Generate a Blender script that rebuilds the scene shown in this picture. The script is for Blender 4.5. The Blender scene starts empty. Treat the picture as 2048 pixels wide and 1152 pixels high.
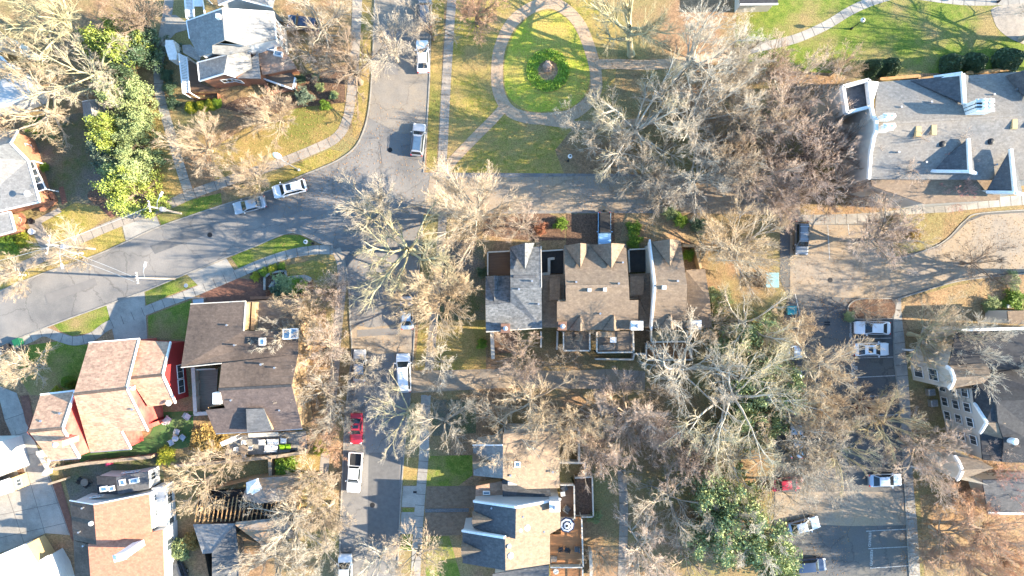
import bpy, bmesh, math, random
import numpy as np
from mathutils import Vector, Matrix
from mathutils.geometry import tessellate_polygon
random.seed(7)
R = math.radians
scene = bpy.context.scene
COL = scene.collection
CAM_H = 99.0
S = 0.0725                       # metres per photograph pixel on the ground


def P(px, py, z=0.0):
    """surveyed plan point: where a point seen at this place on the aerial survey stands at height z"""
    k = S * (CAM_H - z) / CAM_H
    return Vector(((px - 1024) * k, (576 - py) * k, z))


# ------------------------------------------------------------------ camera, sun, sky
cd = bpy.data.cameras.new("drone_camera")
cam = bpy.data.objects.new("drone_camera", cd)
COL.objects.link(cam)
cam.location = (0, 0, CAM_H)
cd.sensor_width = 36
cd.lens = 36 * CAM_H / (2048 * S)
cd.clip_end = 3000
scene.camera = cam
SUN_EL, SUN_AZ = R(24.0), R(-3.0)          # azimuth measured from +X
w = bpy.data.worlds.new("World")
scene.world = w
w.use_nodes = True
nt = w.node_tree
bg = nt.nodes["Background"]
sky = nt.nodes.new("ShaderNodeTexSky")
sky.sky_type = 'NISHITA'
sky.sun_disc = False
sky.sun_elevation = SUN_EL
sky.sun_rotation = R(90) - SUN_AZ
sky.air_density = 1.0
sky.dust_density = 0.6
sky.ozone_density = 2.5
tint = nt.nodes.new("ShaderNodeMix")
tint.data_type = 'RGBA'
tint.blend_type = 'MULTIPLY'
tint.inputs["Factor"].default_value = 1.0
tint.inputs[7].default_value = (0.78, 1.0, 1.06, 1)
nt.links.new(sky.outputs[0], tint.inputs[6])
nt.links.new(tint.outputs[2], bg.inputs[0])
bg.inputs[1].default_value = 0.15
sl = bpy.data.lights.new("sun", 'SUN')
sl.energy = 5.0
sl.angle = R(0.45)
sl.color = (1.0, 0.86, 0.65)
so = bpy.data.objects.new("sun", sl)
COL.objects.link(so)
sd = Vector((math.cos(SUN_EL) * math.cos(SUN_AZ), math.cos(SUN_EL) * math.sin(SUN_AZ), math.sin(SUN_EL)))
so.rotation_euler = sd.to_track_quat('Z', 'Y').to_euler()
so.location = sd * 200
scene.view_settings.view_transform = 'Standard'
scene.view_settings.look = 'None'
scene.view_settings.exposure = 2.15
scene.view_settings.gamma = 1.0
scene.cycles.max_bounces = 6
scene.cycles.diffuse_bounces = 4
scene.cycles.transparent_max_bounces = 4

# ------------------------------------------------------------------ materials
MATS = {}


def mat(name, c1, c2=None, scale=3.0, rough=0.85, bump=0.0, metal=0.0, detail=5.0, c3=None, scale2=0.3,
        contrast=(0.35, 0.65), spec=0.3, bscale=None, contrast2=(0.42, 0.62), stretch=None, tiles=None, coat=0.0, grain=0.0, gscale=8.0, cracks=0.0):
    if name in MATS:
        return MATS[name]
    m = bpy.data.materials.new(name)
    m.use_nodes = True
    t = m.node_tree
    L = t.links.new
    b = t.nodes["Principled BSDF"]
    b.inputs["Roughness"].default_value = rough
    b.inputs["Metallic"].default_value = metal
    b.inputs["Specular IOR Level"].default_value = spec
    if coat:
        b.inputs["Coat Weight"].default_value = coat
        b.inputs["Coat Roughness"].default_value = 0.05
    b.inputs["Base Color"].default_value = (*c1, 1)
    g = t.nodes.new("ShaderNodeNewGeometry")
    vec = g.outputs["Position"]
    if stretch:
        mp = t.nodes.new("ShaderNodeMapping")
        mp.inputs["Scale"].default_value = stretch
        L(vec, mp.inputs[0])
        vec = mp.outputs[0]

    def noise(sc, d):
        n = t.nodes.new("ShaderNodeTexNoise")
        n.inputs["Scale"].default_value = sc
        n.inputs["Detail"].default_value = d
        n.inputs["Roughness"].default_value = 0.6
        L(vec, n.inputs["Vector"])
        return n

    def mixc(fac, a, bb):
        mx = t.nodes.new("ShaderNodeMix")
        mx.data_type = 'RGBA'
        L(fac, mx.inputs["Factor"])
        for v, s in ((a, mx.inputs[6]), (bb, mx.inputs[7])):
            if isinstance(v, tuple):
                s.default_value = (*v, 1)
            else:
                L(v, s)
        return mx.outputs[2]

    def ramp(src, lo, hi):
        mr = t.nodes.new("ShaderNodeMapRange")
        mr.inputs[1].default_value = lo
        mr.inputs[2].default_value = hi
        L(src, mr.inputs[0])
        return mr.outputs[0]
    col = None
    if c2 is not None:
        n1 = noise(scale, detail)
        col = mixc(ramp(n1.outputs[0], *contrast), c1, c2)
        if c3 is not None:
            n2 = noise(scale2, 6)
            col = mixc(ramp(n2.outputs[0], *contrast2), col, c3)
        if tiles:
            br = t.nodes.new("ShaderNodeTexBrick")
            br.inputs["Scale"].default_value = 1.0
            br.inputs["Brick Width"].default_value = tiles[0]
            br.inputs["Row Height"].default_value = tiles[1]
            br.inputs["Mortar Size"].default_value = tiles[2]
            br.inputs["Color1"].default_value = (tiles[3],) * 3 + (1,)
            br.inputs["Color2"].default_value = (1, 1, 1, 1)
            br.inputs["Mortar"].default_value = (tiles[4],) * 3 + (1,)
            L(vec, br.inputs["Vector"])
            mm = t.nodes.new("ShaderNodeMix")
            mm.data_type = 'RGBA'
            mm.blend_type = 'MULTIPLY'
            mm.inputs["Factor"].default_value = 1
            L(col, mm.inputs[6])
            L(br.outputs["Color"], mm.inputs[7])
            col = mm.outputs[2]
        if grain:
            ng = noise(gscale, 3)
            mr = t.nodes.new("ShaderNodeMapRange")
            mr.inputs[1].default_value, mr.inputs[2].default_value = 0.3, 0.7
            mr.inputs[3].default_value, mr.inputs[4].default_value = 1 - grain, 1 + grain
            L(ng.outputs[0], mr.inputs[0])
            vm = t.nodes.new("ShaderNodeVectorMath")
            vm.operation = 'SCALE'
            L(col, vm.inputs[0])
            L(mr.outputs[0], vm.inputs["Scale"])
            col = vm.outputs[0]
        if cracks:
            # sealed cracks and joints in old asphalt: warped cell edges
            wv = t.nodes.new("ShaderNodeVectorMath")
            wv.operation = 'MULTIPLY_ADD'
            nw = noise(0.7, 4)
            L(nw.outputs["Color"], wv.inputs[0])
            wv.inputs[1].default_value = (2.2, 2.2, 0)
            L(vec, wv.inputs[2])
            vo = t.nodes.new("ShaderNodeTexVoronoi")
            vo.feature = 'DISTANCE_TO_EDGE'
            vo.inputs["Scale"].default_value = 0.16
            L(wv.outputs[0], vo.inputs["Vector"])
            mr = t.nodes.new("ShaderNodeMapRange")
            mr.inputs[1].default_value, mr.inputs[2].default_value = 0.006, 0.016
            mr.inputs[3].default_value, mr.inputs[4].default_value = 1 - cracks, 1
            L(vo.outputs["Distance"], mr.inputs[0])
            vm = t.nodes.new("ShaderNodeVectorMath")
            vm.operation = 'SCALE'
            L(col, vm.inputs[0])
            L(mr.outputs[0], vm.inputs["Scale"])
            col = vm.outputs[0]
        L(col, b.inputs["Base Color"])
    if bump:
        nb = noise(bscale or scale * 2, 6)
        bp = t.nodes.new("ShaderNodeBump")
        bp.inputs["Strength"].default_value = bump
        bp.inputs["Distance"].default_value = 0.1
        L(nb.outputs[0], bp.inputs["Height"])
        L(bp.outputs[0], b.inputs["Normal"])
    MATS[name] = m
    return m


# ------------------------------------------------------------------ mesh collector
class MB:
    def __init__(self):
        self.v = []
        self.f = []

    def add(self, verts, faces):
        o = len(self.v)
        self.v += [tuple(q) for q in verts]
        self.f += [tuple(i + o for i in f) for f in faces]
        return self

    def box(self, c, size, rot=0.0, bevel=0.0):
        """box centred on c, rotated about z; bevel chamfers the upper rim"""
        hx, hy, hz = size[0] / 2, size[1] / 2, size[2] / 2
        co, si = math.cos(rot), math.sin(rot)

        def tr(x, y, z):
            return (c[0] + x * co - y * si, c[1] + x * si + y * co, c[2] + z)
        if bevel <= 0:
            vs = [tr(x, y, z) for z in (-hz, hz) for x, y in ((-hx, -hy), (hx, -hy), (hx, hy), (-hx, hy))]
            fs = [(3, 2, 1, 0), (4, 5, 6, 7)] + [(i, (i + 1) % 4, (i + 1) % 4 + 4, i + 4) for i in range(4)]
        else:
            b = bevel
            vs = []
            for z, i in ((-hz, 0), (hz - b, 0), (hz, b)):
                vs += [tr(x, y, z) for x, y in ((-hx + i, -hy + i), (hx - i, -hy + i), (hx - i, hy - i), (-hx + i, hy - i))]
            fs = [(3, 2, 1, 0), (8, 9, 10, 11)]
            for k in (0, 4):
                fs += [(i + k, (i + 1) % 4 + k, (i + 1) % 4 + 4 + k, i + 4 + k) for i in range(4)]
        return self.add(vs, fs)

    def bar(self, a, b, w_, h_=None):
        """rectangular bar from a to b"""
        a, b = Vector(a), Vector(b)
        d = b - a
        if d.length < 1e-6:
            return self
        d.normalize()
        up = Vector((0, 0, 1)) if abs(d.z) < 0.95 else Vector((1, 0, 0))
        s = d.cross(up).normalized()
        u = s.cross(d).normalized()
        h_ = h_ or w_
        vs = [p + s * x * w_ / 2 + u * y * h_ / 2 for p in (a, b) for x, y in ((-1, -1), (1, -1), (1, 1), (-1, 1))]
        fs = [(3, 2, 1, 0), (4, 5, 6, 7)] + [(i, (i + 1) % 4, (i + 1) % 4 + 4, i + 4) for i in range(4)]
        return self.add(vs, fs)

    def tube(self, pts, rad, n=8, cap=True):
        pts = [Vector(p) for p in pts]
        if not isinstance(rad, (list, tuple)):
            rad = [rad] * len(pts)
        vs, fs = [], []
        for i, p in enumerate(pts):
            d = (pts[min(i + 1, len(pts) - 1)] - pts[max(i - 1, 0)]).normalized()
            up = Vector((0, 0, 1)) if abs(d.z) < 0.9 else Vector((1, 0, 0))
            s = d.cross(up).normalized()
            u = s.cross(d).normalized()
            vs += [p + s * math.cos(2 * math.pi * k / n) * rad[i] + u * math.sin(2 * math.pi * k / n) * rad[i] for k in range(n)]
        for i in range(len(pts) - 1):
            fs += [(i * n + k, i * n + (k + 1) % n, (i + 1) * n + (k + 1) % n, (i + 1) * n + k) for k in range(n)]
        if cap:
            fs.append(tuple(range(n - 1, -1, -1)))
            fs.append(tuple((len(pts) - 1) * n + k for k in range(n)))
        return self.add(vs, fs)

    def lathe(self, c, prof, n=16):
        """prof: list of (radius, z)"""
        vs, fs = [], []
        for r_, z in prof:
            vs += [(c[0] + r_ * math.cos(2 * math.pi * k / n), c[1] + r_ * math.sin(2 * math.pi * k / n), c[2] + z) for k in range(n)]
        for i in range(len(prof) - 1):
            fs += [(i * n + k, i * n + (k + 1) % n, (i + 1) * n + (k + 1) % n, (i + 1) * n + k) for k in range(n)]
        fs.append(tuple(range(n - 1, -1, -1)))
        fs.append(tuple((len(prof) - 1) * n + k for k in range(n)))
        return self.add(vs, fs)

    def prism(self, pts, z0, z1):
        """vertical prism over a plan polygon (list of (x, y))"""
        n = len(pts)
        ar = sum(pts[i][0] * pts[(i + 1) % n][1] - pts[(i + 1) % n][0] * pts[i][1] for i in range(n))
        if ar < 0:
            pts = pts[::-1]
        o = [(p[0], p[1], z0) for p in pts] + [(p[0], p[1], z1) for p in pts]
        tri = tessellate_polygon([[Vector((p[0], p[1], 0)) for p in pts]])
        fs = []
        for a, b, c in tri:
            A, B, C = pts[a], pts[b], pts[c]
            if (B[0] - A[0]) * (C[1] - A[1]) - (B[1] - A[1]) * (C[0] - A[0]) < 0:
                b, c = c, b
            fs.append((a + n, b + n, c + n))
            fs.append((c, b, a))
        fs += [(i, (i + 1) % n, (i + 1) % n + n, i + n) for i in range(n)]
        return self.add(o, fs)

    def build(self, name, m, parent=None, smooth=False):
        used = sorted({i for f in self.f for i in f})
        if len(used) != len(self.v):
            mp = {q: k for k, q in enumerate(used)}
            self.v = [self.v[i] for i in used]
            self.f = [tuple(mp[i] for i in f) for f in self.f]
        me = bpy.data.meshes.new(name)
        off = Vector((0, 0, 0))
        p = parent
        while p is not None:
            off += p.location
            p = p.parent
        me.from_pydata([(v[0] - off.x, v[1] - off.y, v[2] - off.z) for v in self.v], [], self.f)
        me.update()
        if smooth:
            me.polygons.foreach_set("use_smooth", [True] * len(me.polygons))
        me.materials.append(m)
        o = bpy.data.objects.new(name, me)
        COL.objects.link(o)
        if parent is not None:
            o.parent = parent
        return o


def tag(o, label=None, cat=None, group=None, kind=None):
    if label:
        o["label"] = label
    if cat:
        o["category"] = cat
    if group:
        o["group"] = group
    if kind:
        o["kind"] = kind
    return o


def thing(name, label, cat, loc=(0, 0, 0), group=None, rz=0.0):
    o = bpy.data.objects.new(name, None)
    o.empty_display_size = 0.5
    COL.objects.link(o)
    o.location = loc
    o.rotation_euler = (0, 0, rz)
    return tag(o, label, cat, group)


def smooth_line(pts, closed=False, n=6):
    """Catmull-Rom through 2-D points"""
    q = [Vector((p[0], p[1])) for p in pts]
    out = []
    N = len(q)
    rng = range(N) if closed else range(N - 1)
    for i in rng:
        if closed:
            a, b, c, d = q[(i - 1) % N], q[i], q[(i + 1) % N], q[(i + 2) % N]
        else:
            a, b, c, d = q[max(i - 1, 0)], q[i], q[i + 1], q[min(i + 2, N - 1)]
        for k in range(n):
            t = k / n
            out.append(0.5 * ((2 * b) + (c - a) * t + (2 * a - 5 * b + 4 * c - d) * t * t + (3 * b - a - 3 * c + d) * t ** 3))
    if not closed:
        out.append(q[-1])
    return [(p.x, p.y) for p in out]
# ------------------------------------------------------------------ ground materials
m_ground = mat("leafy_ground", (0.30, 0.185, 0.105), (0.17, 0.105, 0.06), scale=2.2, rough=1, bump=0.6, c3=(0.20, 0.17, 0.07), scale2=0.09, bscale=7, grain=0.4, gscale=5.5)
m_lawn = mat("lawn_grass", (0.17, 0.165, 0.028), (0.31, 0.235, 0.065), scale=1.6, rough=1, bump=0.8, c3=(0.29, 0.20, 0.085), scale2=0.12, bscale=9, grain=0.4, gscale=5.5)
m_lawn_green = mat("green_grass", (0.085, 0.13, 0.016), (0.16, 0.185, 0.032), scale=1.2, rough=1, bump=0.8, c3=(0.235, 0.175, 0.075), scale2=0.17, contrast2=(0.46, 0.66), bscale=9, grain=0.4, gscale=5.5)
m_dormant = mat("dormant_grass", (0.34, 0.225, 0.09), (0.24, 0.17, 0.06), scale=1.3, rough=1, bump=0.8, c3=(0.15, 0.145, 0.035), scale2=0.14, bscale=9, grain=0.4, gscale=5.5)
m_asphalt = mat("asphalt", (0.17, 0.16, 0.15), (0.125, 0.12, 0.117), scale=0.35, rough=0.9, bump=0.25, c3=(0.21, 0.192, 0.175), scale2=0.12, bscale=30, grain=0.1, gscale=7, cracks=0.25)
m_dusty = mat("dusty_asphalt", (0.215, 0.19, 0.163), (0.165, 0.15, 0.135), scale=0.4, rough=0.95, bump=0.25, c3=(0.235, 0.195, 0.15), scale2=0.15, bscale=25, grain=0.12, gscale=7, cracks=0.2)
m_asphalt_leafy_or_lit = mat("leaf_dust_or_sunlit_asphalt", (0.265, 0.215, 0.165), (0.205, 0.175, 0.145), scale=0.5, rough=0.95, bump=0.3, c3=(0.285, 0.215, 0.145), scale2=0.22, bscale=12, grain=0.13, gscale=6, cracks=0.2)  # leaf dust on streets; also paints the sunlit strip of the lower lot
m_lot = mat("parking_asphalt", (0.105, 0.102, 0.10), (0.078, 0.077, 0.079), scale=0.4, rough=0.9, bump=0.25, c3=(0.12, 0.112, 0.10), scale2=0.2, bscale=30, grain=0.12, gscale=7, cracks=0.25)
m_patch = mat("asphalt_patch", (0.13, 0.125, 0.122), (0.105, 0.102, 0.1), scale=1.5, rough=0.9, bump=0.25, bscale=30)
m_conc = mat("concrete", (0.26, 0.24, 0.212), (0.20, 0.185, 0.167), scale=1.1, rough=0.9, bump=0.15, c3=(0.32, 0.295, 0.26), scale2=0.25, bscale=12, grain=0.12, gscale=7)
m_walk = mat("pavement_concrete", (0.27, 0.235, 0.20), (0.20, 0.175, 0.15), scale=1.4, rough=0.95, bump=0.2, c3=(0.30, 0.255, 0.21), scale2=0.3, bscale=12, grain=0.15, gscale=7)
m_gravelpath = mat("sandy_path", (0.40, 0.285, 0.19), (0.31, 0.22, 0.15), scale=1.5, rough=1, bump=0.3, c3=(0.36, 0.26, 0.175), scale2=0.3, bscale=15, grain=0.15, gscale=7)
m_kerb = mat("kerb_stone", (0.28, 0.255, 0.22), (0.19, 0.175, 0.155), scale=2.0, rough=0.9)
m_joint = mat("joint_line", (0.10, 0.09, 0.08), rough=1)
m_paint = mat("road_paint", (0.42, 0.41, 0.39), (0.22, 0.21, 0.20), scale=5, rough=0.85, contrast=(0.42, 0.66))
m_brickpave = mat("brick_paving", (0.22, 0.105, 0.07), (0.15, 0.075, 0.055), scale=2.5, rough=0.95, tiles=(0.4, 0.2, 0.02, 0.8, 0.7), bump=0.2)
m_tanpave = mat("tan_paving", (0.235, 0.165, 0.115), (0.16, 0.115, 0.08), scale=2.0, rough=0.95, tiles=(0.4, 0.2, 0.02, 0.8, 0.75), bump=0.2)
m_turf = mat("artificial_turf", (0.065, 0.15, 0.04), (0.045, 0.105, 0.03), scale=2, rough=1, bump=0.3, bscale=20, c3=(0.10, 0.14, 0.05), scale2=0.4)
m_mulch = mat("bark_mulch", (0.155, 0.092, 0.06), (0.095, 0.058, 0.04), scale=3, rough=1, bump=0.9, bscale=8, grain=0.4, gscale=5.5)
m_orange_leaf = mat("fallen_oak_leaves", (0.37, 0.235, 0.125), (0.25, 0.16, 0.09), scale=2.4, rough=1, bump=0.9, bscale=9, c3=(0.24, 0.185, 0.10), scale2=0.2, grain=0.4, gscale=5)
m_gravel = mat("grey_gravel", (0.17, 0.17, 0.17), (0.08, 0.08, 0.085), scale=9, rough=1, bump=0.6)
m_shade_lawn = mat("mossy_lawn", (0.075, 0.095, 0.03), (0.12, 0.105, 0.055), scale=1.2, rough=1, bump=0.6, c3=(0.14, 0.12, 0.10), scale2=0.12, bscale=9, grain=0.4, gscale=5.5)  # darker, greyer lawn: shade over yards and under trees painted into the colour


_sheets = [0]


def sheet(name, pts, z, m, round_n=0, kind='structure', closed=True):
    q = smooth_line(pts, closed, round_n) if round_n else pts
    _sheets[0] += 1
    z += 0.0001 * _sheets[0]          # every sheet lies a hair above the one laid before it
    w_ = [P(*p) for p in q]
    b = MB()
    tri = tessellate_polygon([[Vector((p.x, p.y, 0)) for p in w_]])
    fs = []
    for a, bb, c in tri:
        A, B, C = w_[a], w_[bb], w_[c]
        if (B.x - A.x) * (C.y - A.y) - (B.y - A.y) * (C.x - A.x) < 0:
            bb, c = c, bb
        fs.append((a, bb, c))
    b.add([(p.x, p.y, z) for p in w_], fs)
    o = b.build(name, m)
    return tag(o, kind=kind)


def ribbon_pts(line, width, n=6):
    """band of given pixel width around a smoothed centre line -> polygon"""
    q = smooth_line(line, False, n)
    L_, R_ = [], []
    for i, p in enumerate(q):
        a, b = q[max(i - 1, 0)], q[min(i + 1, len(q) - 1)]
        d = Vector((b[0] - a[0], b[1] - a[1])).normalized()
        L_.append((p[0] - d.y * width / 2, p[1] + d.x * width / 2))
        R_.append((p[0] + d.y * width / 2, p[1] - d.x * width / 2))
    return L_ + R_[::-1]


def walkway(name, line, width, z, m, joints=True, step=1.6, n=6):
    """pavement strip with scored cross joints (joints are part of the same surface object)"""
    o = sheet(name, ribbon_pts(line, width, n), z, m)
    if joints:
        q = [P(*p) for p in smooth_line(line, False, n)]
        b = MB()
        acc = 0.0
        for i in range(len(q) - 1):
            d = q[i + 1] - q[i]
            L_ = d.length
            d.normalize()
            s = Vector((-d.y, d.x, 0))
            t = step - acc
            while t < L_:
                c = q[i] + d * t
                hw = width * S / 2
                e = 0.035
                v = [c + s * hw * a + d * e * c2 for a, c2 in ((-1, -1), (1, -1), (1, 1), (-1, 1))]
                b.add([(p.x, p.y, z + 0.016) for p in v], [(0, 3, 2, 1)])
                t += step
            acc = (acc + L_) % step
        if b.f:
            j = b.build("joint_line", m_joint, o)
    return o


def kerb(line, n=5, wid=0.17, hgt=0.13, name="kerb"):
    q = [P(*p) for p in smooth_line(line, False, n)]
    b = MB()
    vs, fs = [], []
    for i, p in enumerate(q):
        d = (q[min(i + 1, len(q) - 1)] - q[max(i - 1, 0)]).normalized()
        s = Vector((-d.y, d.x, 0)) * wid / 2
        for k, zz in ((-1, 0), (-1, hgt), (1, hgt), (1, 0)):
            vs.append((p.x + s.x * k, p.y + s.y * k, zz))
    for i in range(len(q) - 1):
        for k in range(3):
            fs.append((i * 4 + k, i * 4 + k + 1, i * 4 + 5 + k, i * 4 + 4 + k))
    b.add(vs, fs)
    return tag(b.build(name, m_kerb), kind='structure')


# ground: one sheet to the horizon
gb = MB()
gb.add([(-900, -900, 0), (900, -900, 0), (900, 900, 0), (-900, 900, 0)], [(0, 1, 2, 3)])
tag(gb.build("ground", m_ground), kind='structure')

Z1, Z2, Z3, Z4, Z5 = 0.010, 0.026, 0.042, 0.058, 0.066
# --- lawns and planted ground
sheet("lawn", [(905, -20), (1095, -20), (1180, -20), (1240, 60), (1230, 160), (1160, 240), (1110, 300), (1130, 352), (893, 352), (886, 200), (895, 60)], Z1, m_lawn)
sheet("lawn", [(862, -20), (890, -20), (884, 120), (878, 240), (872, 340), (852, 345), (858, 220), (864, 90)], Z1, m_dormant)
sheet("lawn", [(1480, -20), (2120, -20), (2120, 140), (1720, 150), (1560, 140), (1470, 120), (1470, 60)], Z1, m_lawn_green)
sheet("lawn", [(500, 250), (600, 200), (690, 200), (694, 218), (682, 268), (610, 300), (520, 335), (430, 360), (420, 300)], Z1, m_dormant)
sheet("lawn", [(708, -20), (742, -20), (744, 120), (738, 215), (722, 262), (706, 278), (704, 240), (712, 120)], Z1, m_dormant)
sheet("lawn", [(612, 320), (660, 298), (686, 304), (670, 320), (600, 350), (540, 380), (535, 355)], Z1, m_lawn)
sheet("lawn", [(330, 245), (352, 300), (366, 360), (360, 385), (318, 398), (300, 330), (285, 260), (300, 200), (315, 200)], Z1, m_dormant)
sheet("lawn", [(60, 245), (160, 225), (225, 260), (215, 400), (120, 415), (75, 330)], Z1, m_shade_lawn)
sheet("lawn", [(85, 440), (150, 405), (210, 415), (222, 428), (165, 470), (95, 505), (80, 470)], Z1, m_lawn)
sheet("lawn", [(315, 432), (380, 400), (442, 386), (444, 408), (324, 452)], Z1, m_lawn_green)
sheet("lawn", [(168, 482), (240, 448), (250, 482), (188, 510), (90, 545), (0, 580), (-30, 592), (-30, 565), (60, 535)], Z1, m_lawn)
sheet("lawn", [(0, 470), (60, 462), (80, 500), (40, 530), (-30, 550), (-30, 480)], Z1, m_lawn)
sheet("lawn", [(107, 650), (212, 610), (225, 640), (185, 664), (145, 672), (120, 662)], Z1, m_lawn_green)
sheet("lawn", [(291, 584), (372, 549), (401, 567), (335, 592), (293, 610)], Z1, m_lawn_green)
sheet("lawn", [(296, 632), (382, 600), (384, 680), (320, 676), (297, 670)], Z1, m_lawn_green)
sheet("lawn", [(60, 690), (120, 682), (176, 690), (168, 740), (148, 782), (110, 792), (60, 790), (30, 740)], Z1, m_lawn_green)
sheet("lawn", [(462, 514), (512, 492), (569, 470), (600, 470), (628, 484), (620, 494), (560, 508), (478, 537)], Z1, m_lawn_green)
sheet("lawn", [(568, 532), (625, 520), (652, 528), (655, 560), (600, 560), (572, 552)], Z1, m_lawn)
sheet("lawn", [(560, 905), (640, 895), (650, 940), (600, 945), (545, 925)], Z1, m_dormant)
sheet("lawn", [(855, 912), (945, 910), (945, 950), (916, 972), (853, 972)], Z1, m_lawn_green)
sheet("lawn", [(855, 1074), (898, 1072), (925, 1165), (850, 1165)], Z1, m_lawn_green)
sheet("lawn", [(866, 800), (952, 798), (952, 866), (864, 872)], Z1, m_shade_lawn)
sheet("lawn", [(808, 915), (838, 915), (838, 970), (804, 970)], Z1, m_dormant)
sheet("lawn", [(806, 1016), (833, 1016), (832, 1024), (805, 1024)], Z1, m_lawn_green)
sheet("lawn", [(804, 1068), (830, 1068), (826, 1100), (800, 1100)], Z1, m_lawn_green)
sheet("lawn", [(838, 640), (972, 640), (972, 740), (830, 740)], Z1, m_dormant)
sheet("lawn", [(895, 480), (970, 480), (970, 640), (870, 640)], Z1, m_shade_lawn)
sheet("garden_bed", [(610, 150), (690, 130), (690, 205), (600, 215), (520, 235), (440, 215), (480, 195), (590, 190)], Z1, m_mulch)
sheet("garden_bed", [(1250, 425), (1400, 425), (1420, 480), (1400, 530), (1380, 480), (1240, 482)], Z1, m_orange_leaf)
sheet("garden_bed", [(1770, 432), (1880, 425), (1960, 425), (1925, 442), (1893, 476), (1850, 498), (1790, 514)], Z3, m_ground)
sheet("garden_bed", [(1790, 604), (1850, 588), (1900, 573), (1960, 563), (2120, 552), (2120, 628), (1950, 640), (1820, 660)], Z1, m_orange_leaf)
sheet("garden_bed", [(1840, 990), (1900, 985), (2120, 1030), (2120, 1170), (1850, 1170)], Z1, m_orange_leaf)
sheet("garden_bed", [(1590, 412), (1690, 415), (1690, 430), (1575, 432)], Z1, m_orange_leaf)
sheet("garden_bed", [(590, 640), (650, 620), (665, 720), (650, 880), (604, 870), (590, 760)], Z1, m_orange_leaf)
sheet("garden_bed", [(495, 545), (565, 530), (575, 552), (625, 560), (630, 590), (545, 596), (520, 575)], Z2, m_mulch)
sheet("garden_bed", [(960, 440), (1080, 420), (1130, 440), (1130, 480), (1060, 482), (970, 470)], Z1, m_mulch)

sheet("lawn", [(1098, 22), (1128, 34), (1152, 62), (1172, 108), (1180, 150), (1172, 185), (1146, 212), (1100, 222), (1060, 222), (1030, 206), (1012, 182), (1008, 140), (1016, 98), (1036, 56), (1066, 30)], Z1, mat("bright_grass", (0.22, 0.27, 0.025), (0.36, 0.34, 0.05), scale=1.6, rough=1, bump=0.8, c3=(0.33, 0.25, 0.07), scale2=0.15, bscale=9, grain=0.4, gscale=5.5), 4)
# --- streets
ROAD_L = [(750, -30), (748, 60), (744, 140), (740, 200), (731, 250), (712, 292), (680, 318), (640, 337), (600, 353), (540, 381), (443, 411), (320, 453), (250, 485), (187, 512), (83, 548), (0, 582), (-60, 606)]
ROAD_B = [(-60, 716), (0, 692), (110, 648), (213, 610), (290, 582), (373, 548), (453, 515), (512, 492), (569, 468), (600, 468), (640, 486), (668, 500), (690, 530), (698, 580), (700, 640)]
ROAD_R0 = [(864, -30), (861, 80), (859, 160), (855, 230), (851, 300), (847, 345)]
ROAD_R1 = [(846, 428), (842, 500), (836, 570), (830, 650), (825, 735)]
ROAD_R2 = [(821, 795), (812, 860), (805, 950), (800, 1030), (797, 1100), (794, 1180)]
ROAD_LL = [(700, 640), (704, 700), (697, 770), (690, 850), (685, 950), (681, 1050), (678, 1180)]
poly = (smooth_line(ROAD_R0, False, 4) + [(1560, 350), (1560, 425)] + smooth_line(ROAD_R1, False, 4) + smooth_line(ROAD_R2, False, 4)
        + smooth_line(ROAD_LL[::-1], False, 4)[:-1] + smooth_line(ROAD_B[::-1], False, 4) + smooth_line(ROAD_L[::-1], False, 4))
sheet("street", poly, Z2, m_asphalt)
sheet("street_surface", [(860, 352), (900, 356), (1200, 352), (1600, 352), (1600, 432), (1250, 422), (1000, 420), (850, 424)], Z3, m_asphalt_leafy_or_lit)
sheet("lane", [(822, 742), (980, 738), (1130, 742), (1210, 738), (1290, 742), (1290, 780), (1210, 778), (1000, 776), (820, 786)], Z3, m_asphalt_leafy_or_lit)
sheet("street_surface", [(698, 648), (740, 655), (820, 645), (826, 705), (760, 708), (703, 700)], Z3, m_asphalt_leafy_or_lit)
sheet("street_surface", [(752, -20), (862, -20), (858, 190), (853, 262), (800, 268), (738, 236)], Z3, m_dusty)
sheet("street_patch", [(738, 905), (800, 905), (797, 1085), (735, 1085)], Z3, m_patch)
sheet("street_patch", [(300, 492), (420, 448), (432, 462), (310, 508)], Z3, m_patch)
m_stain = mat("oil_stained_asphalt", (0.15, 0.14, 0.132), (0.175, 0.162, 0.152), scale=0.8, rough=0.85, bump=0.2, bscale=30)
for pts_ in ([(560, 440), (640, 408), (655, 425), (575, 458)], [(760, 285), (800, 280), (806, 320), (764, 326)], [(90, 590), (190, 556), (196, 570), (96, 606)],
             [(770, 60), (800, 62), (796, 150), (768, 148)], [(714, 660), (800, 655), (800, 668), (714, 674)]):
    sheet("street_patch", pts_, Z4, m_stain)
for ln in (ROAD_L, ROAD_B, ROAD_R0, ROAD_R1, ROAD_R2, ROAD_LL):
    kerb(ln)
# parking lot
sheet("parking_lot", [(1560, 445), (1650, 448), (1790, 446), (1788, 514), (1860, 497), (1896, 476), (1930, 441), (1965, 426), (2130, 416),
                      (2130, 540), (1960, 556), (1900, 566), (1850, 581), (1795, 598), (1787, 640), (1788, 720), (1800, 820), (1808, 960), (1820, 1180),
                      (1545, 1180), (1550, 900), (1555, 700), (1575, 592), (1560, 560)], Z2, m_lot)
sheet("parking_surface", [(1580, 450), (1780, 450), (1790, 516), (1870, 497), (1900, 478), (1936, 443), (1970, 430), (2130, 420), (2130, 536), (1950, 553), (1850, 577), (1795, 594), (1700, 596), (1580, 588)], Z3, m_asphalt_leafy_or_lit)
sheet("parking_surface", [(1550, 985), (1690, 982), (1806, 985), (1812, 1050), (1700, 1052), (1550, 1045)], Z3, m_asphalt_leafy_or_lit)  # lighter sheet: sunlight falling between the buildings painted onto the lot
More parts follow.
